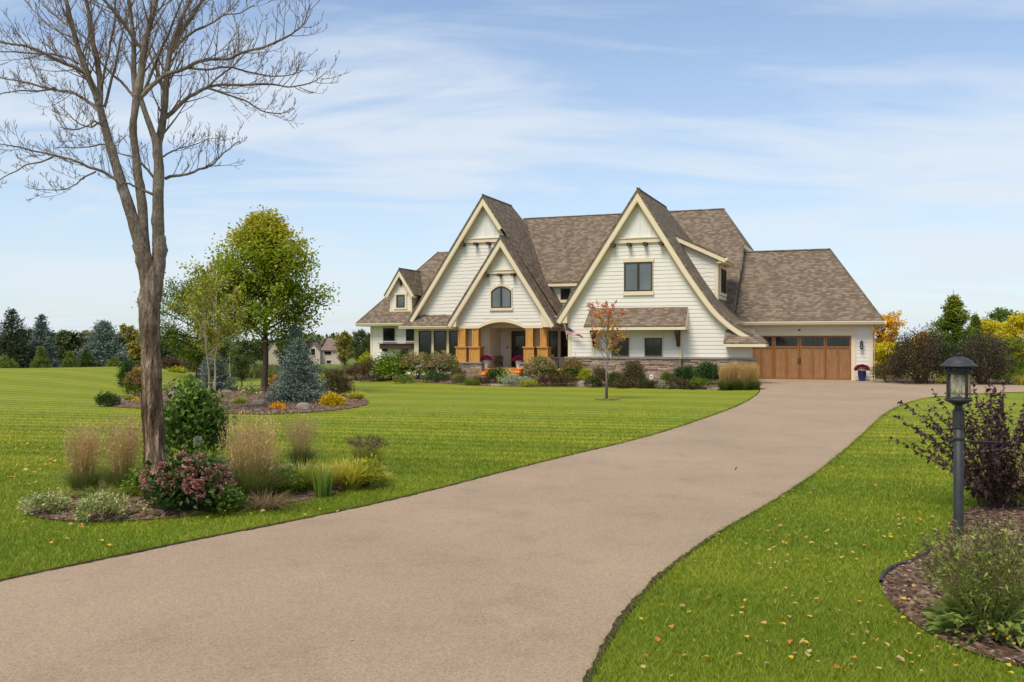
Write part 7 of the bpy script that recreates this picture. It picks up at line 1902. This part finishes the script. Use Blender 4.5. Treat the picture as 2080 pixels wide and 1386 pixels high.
# yard sign
p, s = PX(1323, 781); root = empty('yard_sign', p, -.1, label='small white yard sign on a stake in front of the stone base', cat='sign')
q = MB(); q.tube([(0, .012, -.05), (0, .012, .30)], .008, 6); q.build('stake', M['iron'], root)
q = MB(); n = 10; poly = [(-.075, .22), (.075, .22), (.085, .40), (0, .46), (-.085, .40)]; q.prism(poly, -.006, .006); q.build('panel', M['white'], root)
q = MB(); q.box(-.05, .05, -.0095, -.0065, .31, .35); q.build('printed_band', simple('sign_blue_print', (.10, .20, .38), .5, .3), root)
# small table and pot on the porch, right of the posts
a_, _ = L(zp(1575, 560), .2); root = empty('porch_table', H2W(a_, .2, dk), -TH, label='dark side table at the right end of the porch', cat='table')
q = MB(); q.box(-.28, .28, -.22, .22, .46, .50); q.build('table_top', M['planter'], root)
for x in (-.25, .25):
    for y in (-.19, .19): q = MB(); q.box(x-.02, x+.02, y-.02, y+.02, 0, .459); q.build('leg', M['planter'], root)
q = MB(); q.lathe([(.01, 0), (.06, 0), (.10, .08), (.10, .14), (.05, .2), (.055, .24), (.01, .23)], 20); tag(q.build('white_vase', M['white_pot'], smooth=True, loc=H2W(a_, .2, dk + .501)), 'round white vase on the porch side table', 'vase')
# low kerb beam right of the garage
a0 = H2W(.15, -.1, 0.0); b0 = G(1822, 777); d = b0 - a0; mb = MB(); mb.box(0, float(np.linalg.norm(d[:2])), -.06, .06, 0, .11)
o = mb.build('landscape_timber', M['cap'], loc=a0); o.rotation_euler = (0, 0, math.atan2(d[1], d[0])); tag(o, 'pale low timber edging right of the garage wall', 'edging')
# orange tub and pale blue garden umbrella among the shrubs
p = AT(1862, 46); s = 46 / FPX; root = empty('orange_tub', p, 0, label='orange red flared garden tub between the dark shrubs beyond the driveway', cat='tub')
q = MB(); q.lathe([(.01, .0), (.05, 0), (.06, .10), (.11, .2), (.19, .30), (.195, .33), (.17, .33), (.1, .22), (.01, .2)], 18, (0, 0, .08)); q.build('body', simple('orange_plastic', (.55, .09, .04), .5, .3), root)
for k in range(3): a = k * 2.09; q = MB(); q.tube([(.04*math.cos(a), .04*math.sin(a), .10), (.12*math.cos(a), .12*math.sin(a), 0)], .01, 5); q.build('leg', M['iron'], root)
p = AT(1823, 50); root = empty('garden_umbrella', p, 0, label='pale blue garden umbrella half hidden by shrubs right of the garage', cat='umbrella')
zc = EYE - (752 - HY) * 50 / FPX - p[2]
q = MB(); q.lathe([(.001, zc + .26), (.12, zc + .21), (.24, zc + .10), (.30, zc), (.28, zc - .01), (.1, zc + .16)], 8); q.build('canopy', simple('pale_blue_cloth', (.16, .33, .40), .7, .2), root)
q = MB(); q.tube([(0, 0, 0), (0, 0, zc + .28)], .015, 6); q.build('pole', M['iron'], root)

# ------------------------------------------------------------------ distant houses
def far_house():
    d = 400.; p = AT(655, d); s = d / FPX; root = empty('distant_house', p, .0, label='distant beige two storey house with brown hipped roof across the valley', cat='house')
    X = lambda px: (px - 655) * s; Zz = lambda py: EYE - (py - HY) * s - p[2]
    be = simple('beige_wall', (.52, .43, .36), .8, .2, .03); rf = simple('brown_roof', (.19, .14, .125), .9, .1, .2, 1.)
    za = Zz(711.5)
    q = MB(); q.box(X(628), X(650), 0, 12, -1, za + .0); q.prism([(X(628), za), (X(650), za), (X(636), Zz(697))], 0, .3); q.build('left_wall', be, root)
    q = MB(); q.box(X(650.2), X(689), 3., 14, -1, za); q.build('right_wall', be, root)
    q = MB(); e = za; xr = X(663); zt = Zz(687)
    q.slab([(X(649), 2.2, e), (X(690.5), 2.2, e), (xr + 1, 8, zt), (xr - 1, 8, zt)], .25); q.slab([(X(690.5), 2.2, e), (X(690.5), 15, e), (xr + 1, 8, zt)], .25); q.slab([(X(690.5), 15, e), (X(626), 15, e), (xr - 1, 8, zt), (xr + 1, 8, zt)], .25)
    q.slab([(X(650.5), -.6, e), (X(650.5), 9, e), (X(636), 9, Zz(696)), (X(636), -.6, Zz(696))], .25); q.slab([(X(626.5), -.6, e), (X(636), -.6, Zz(696)), (X(636), 12, Zz(696)), (X(626.5), 12, e)], .25)
    q.build('roof', rf, root)
    def win(x0, x1, y0, y1, b):
        q = MB(); q.box(X(x0), X(x1), b - .15, b - .02, Zz(y1), Zz(y0)); f = q.build('window', M['white'], root)
        q = MB(); q.box(X(x0) + .25, X(x1) - .25, b - .2, b - .151, Zz(y1) + .2, Zz(y0) - .2); q.build('pane', M['glass_dark'], f)
    for w_ in ((654.5, 672, 713, 722, 3.), (659.5, 670.5, 731.5, 740, 3.), (683, 685.5, 713, 721, 3.), (630, 641.5, 707.5, 722.5, 0.), (630, 638, 733, 741, 0.)): win(*w_)
    q = MB(); q.box(X(650), X(652), 1.5, 2.9, -1, .1); q.build('terrace_wall', M['cap'], root)
far_house()
def hidden_house():
    d = 360.; p = AT(552, d); s = d / FPX; root = empty('half_hidden_house', p, 0, label='half hidden pale gabled house seen behind the maple trunk', cat='house')
    X = lambda px: (px - 552) * s; Zz = lambda py: EYE - (py - HY) * s - p[2]
    q = MB(); q.prism([(X(544), 0), (X(572), 0), (X(572), Zz(708)), (X(558), Zz(690)), (X(544), Zz(708))], 0, 9); q.build('wall', simple('tan_wall', (.42, .36, .29), .8), root)
    q = MB(); q.slab([(X(542), -.5, Zz(710.5)), (X(558), -.5, Zz(689)), (X(558), 9.5, Zz(689)), (X(542), 9.5, Zz(710.5))], .4); q.slab([(X(558), -.5, Zz(689)), (X(574), -.5, Zz(710.5)), (X(574), 9.5, Zz(710.5)), (X(558), 9.5, Zz(689))], .4); q.build('roof', M['cap'], root)
hidden_house()
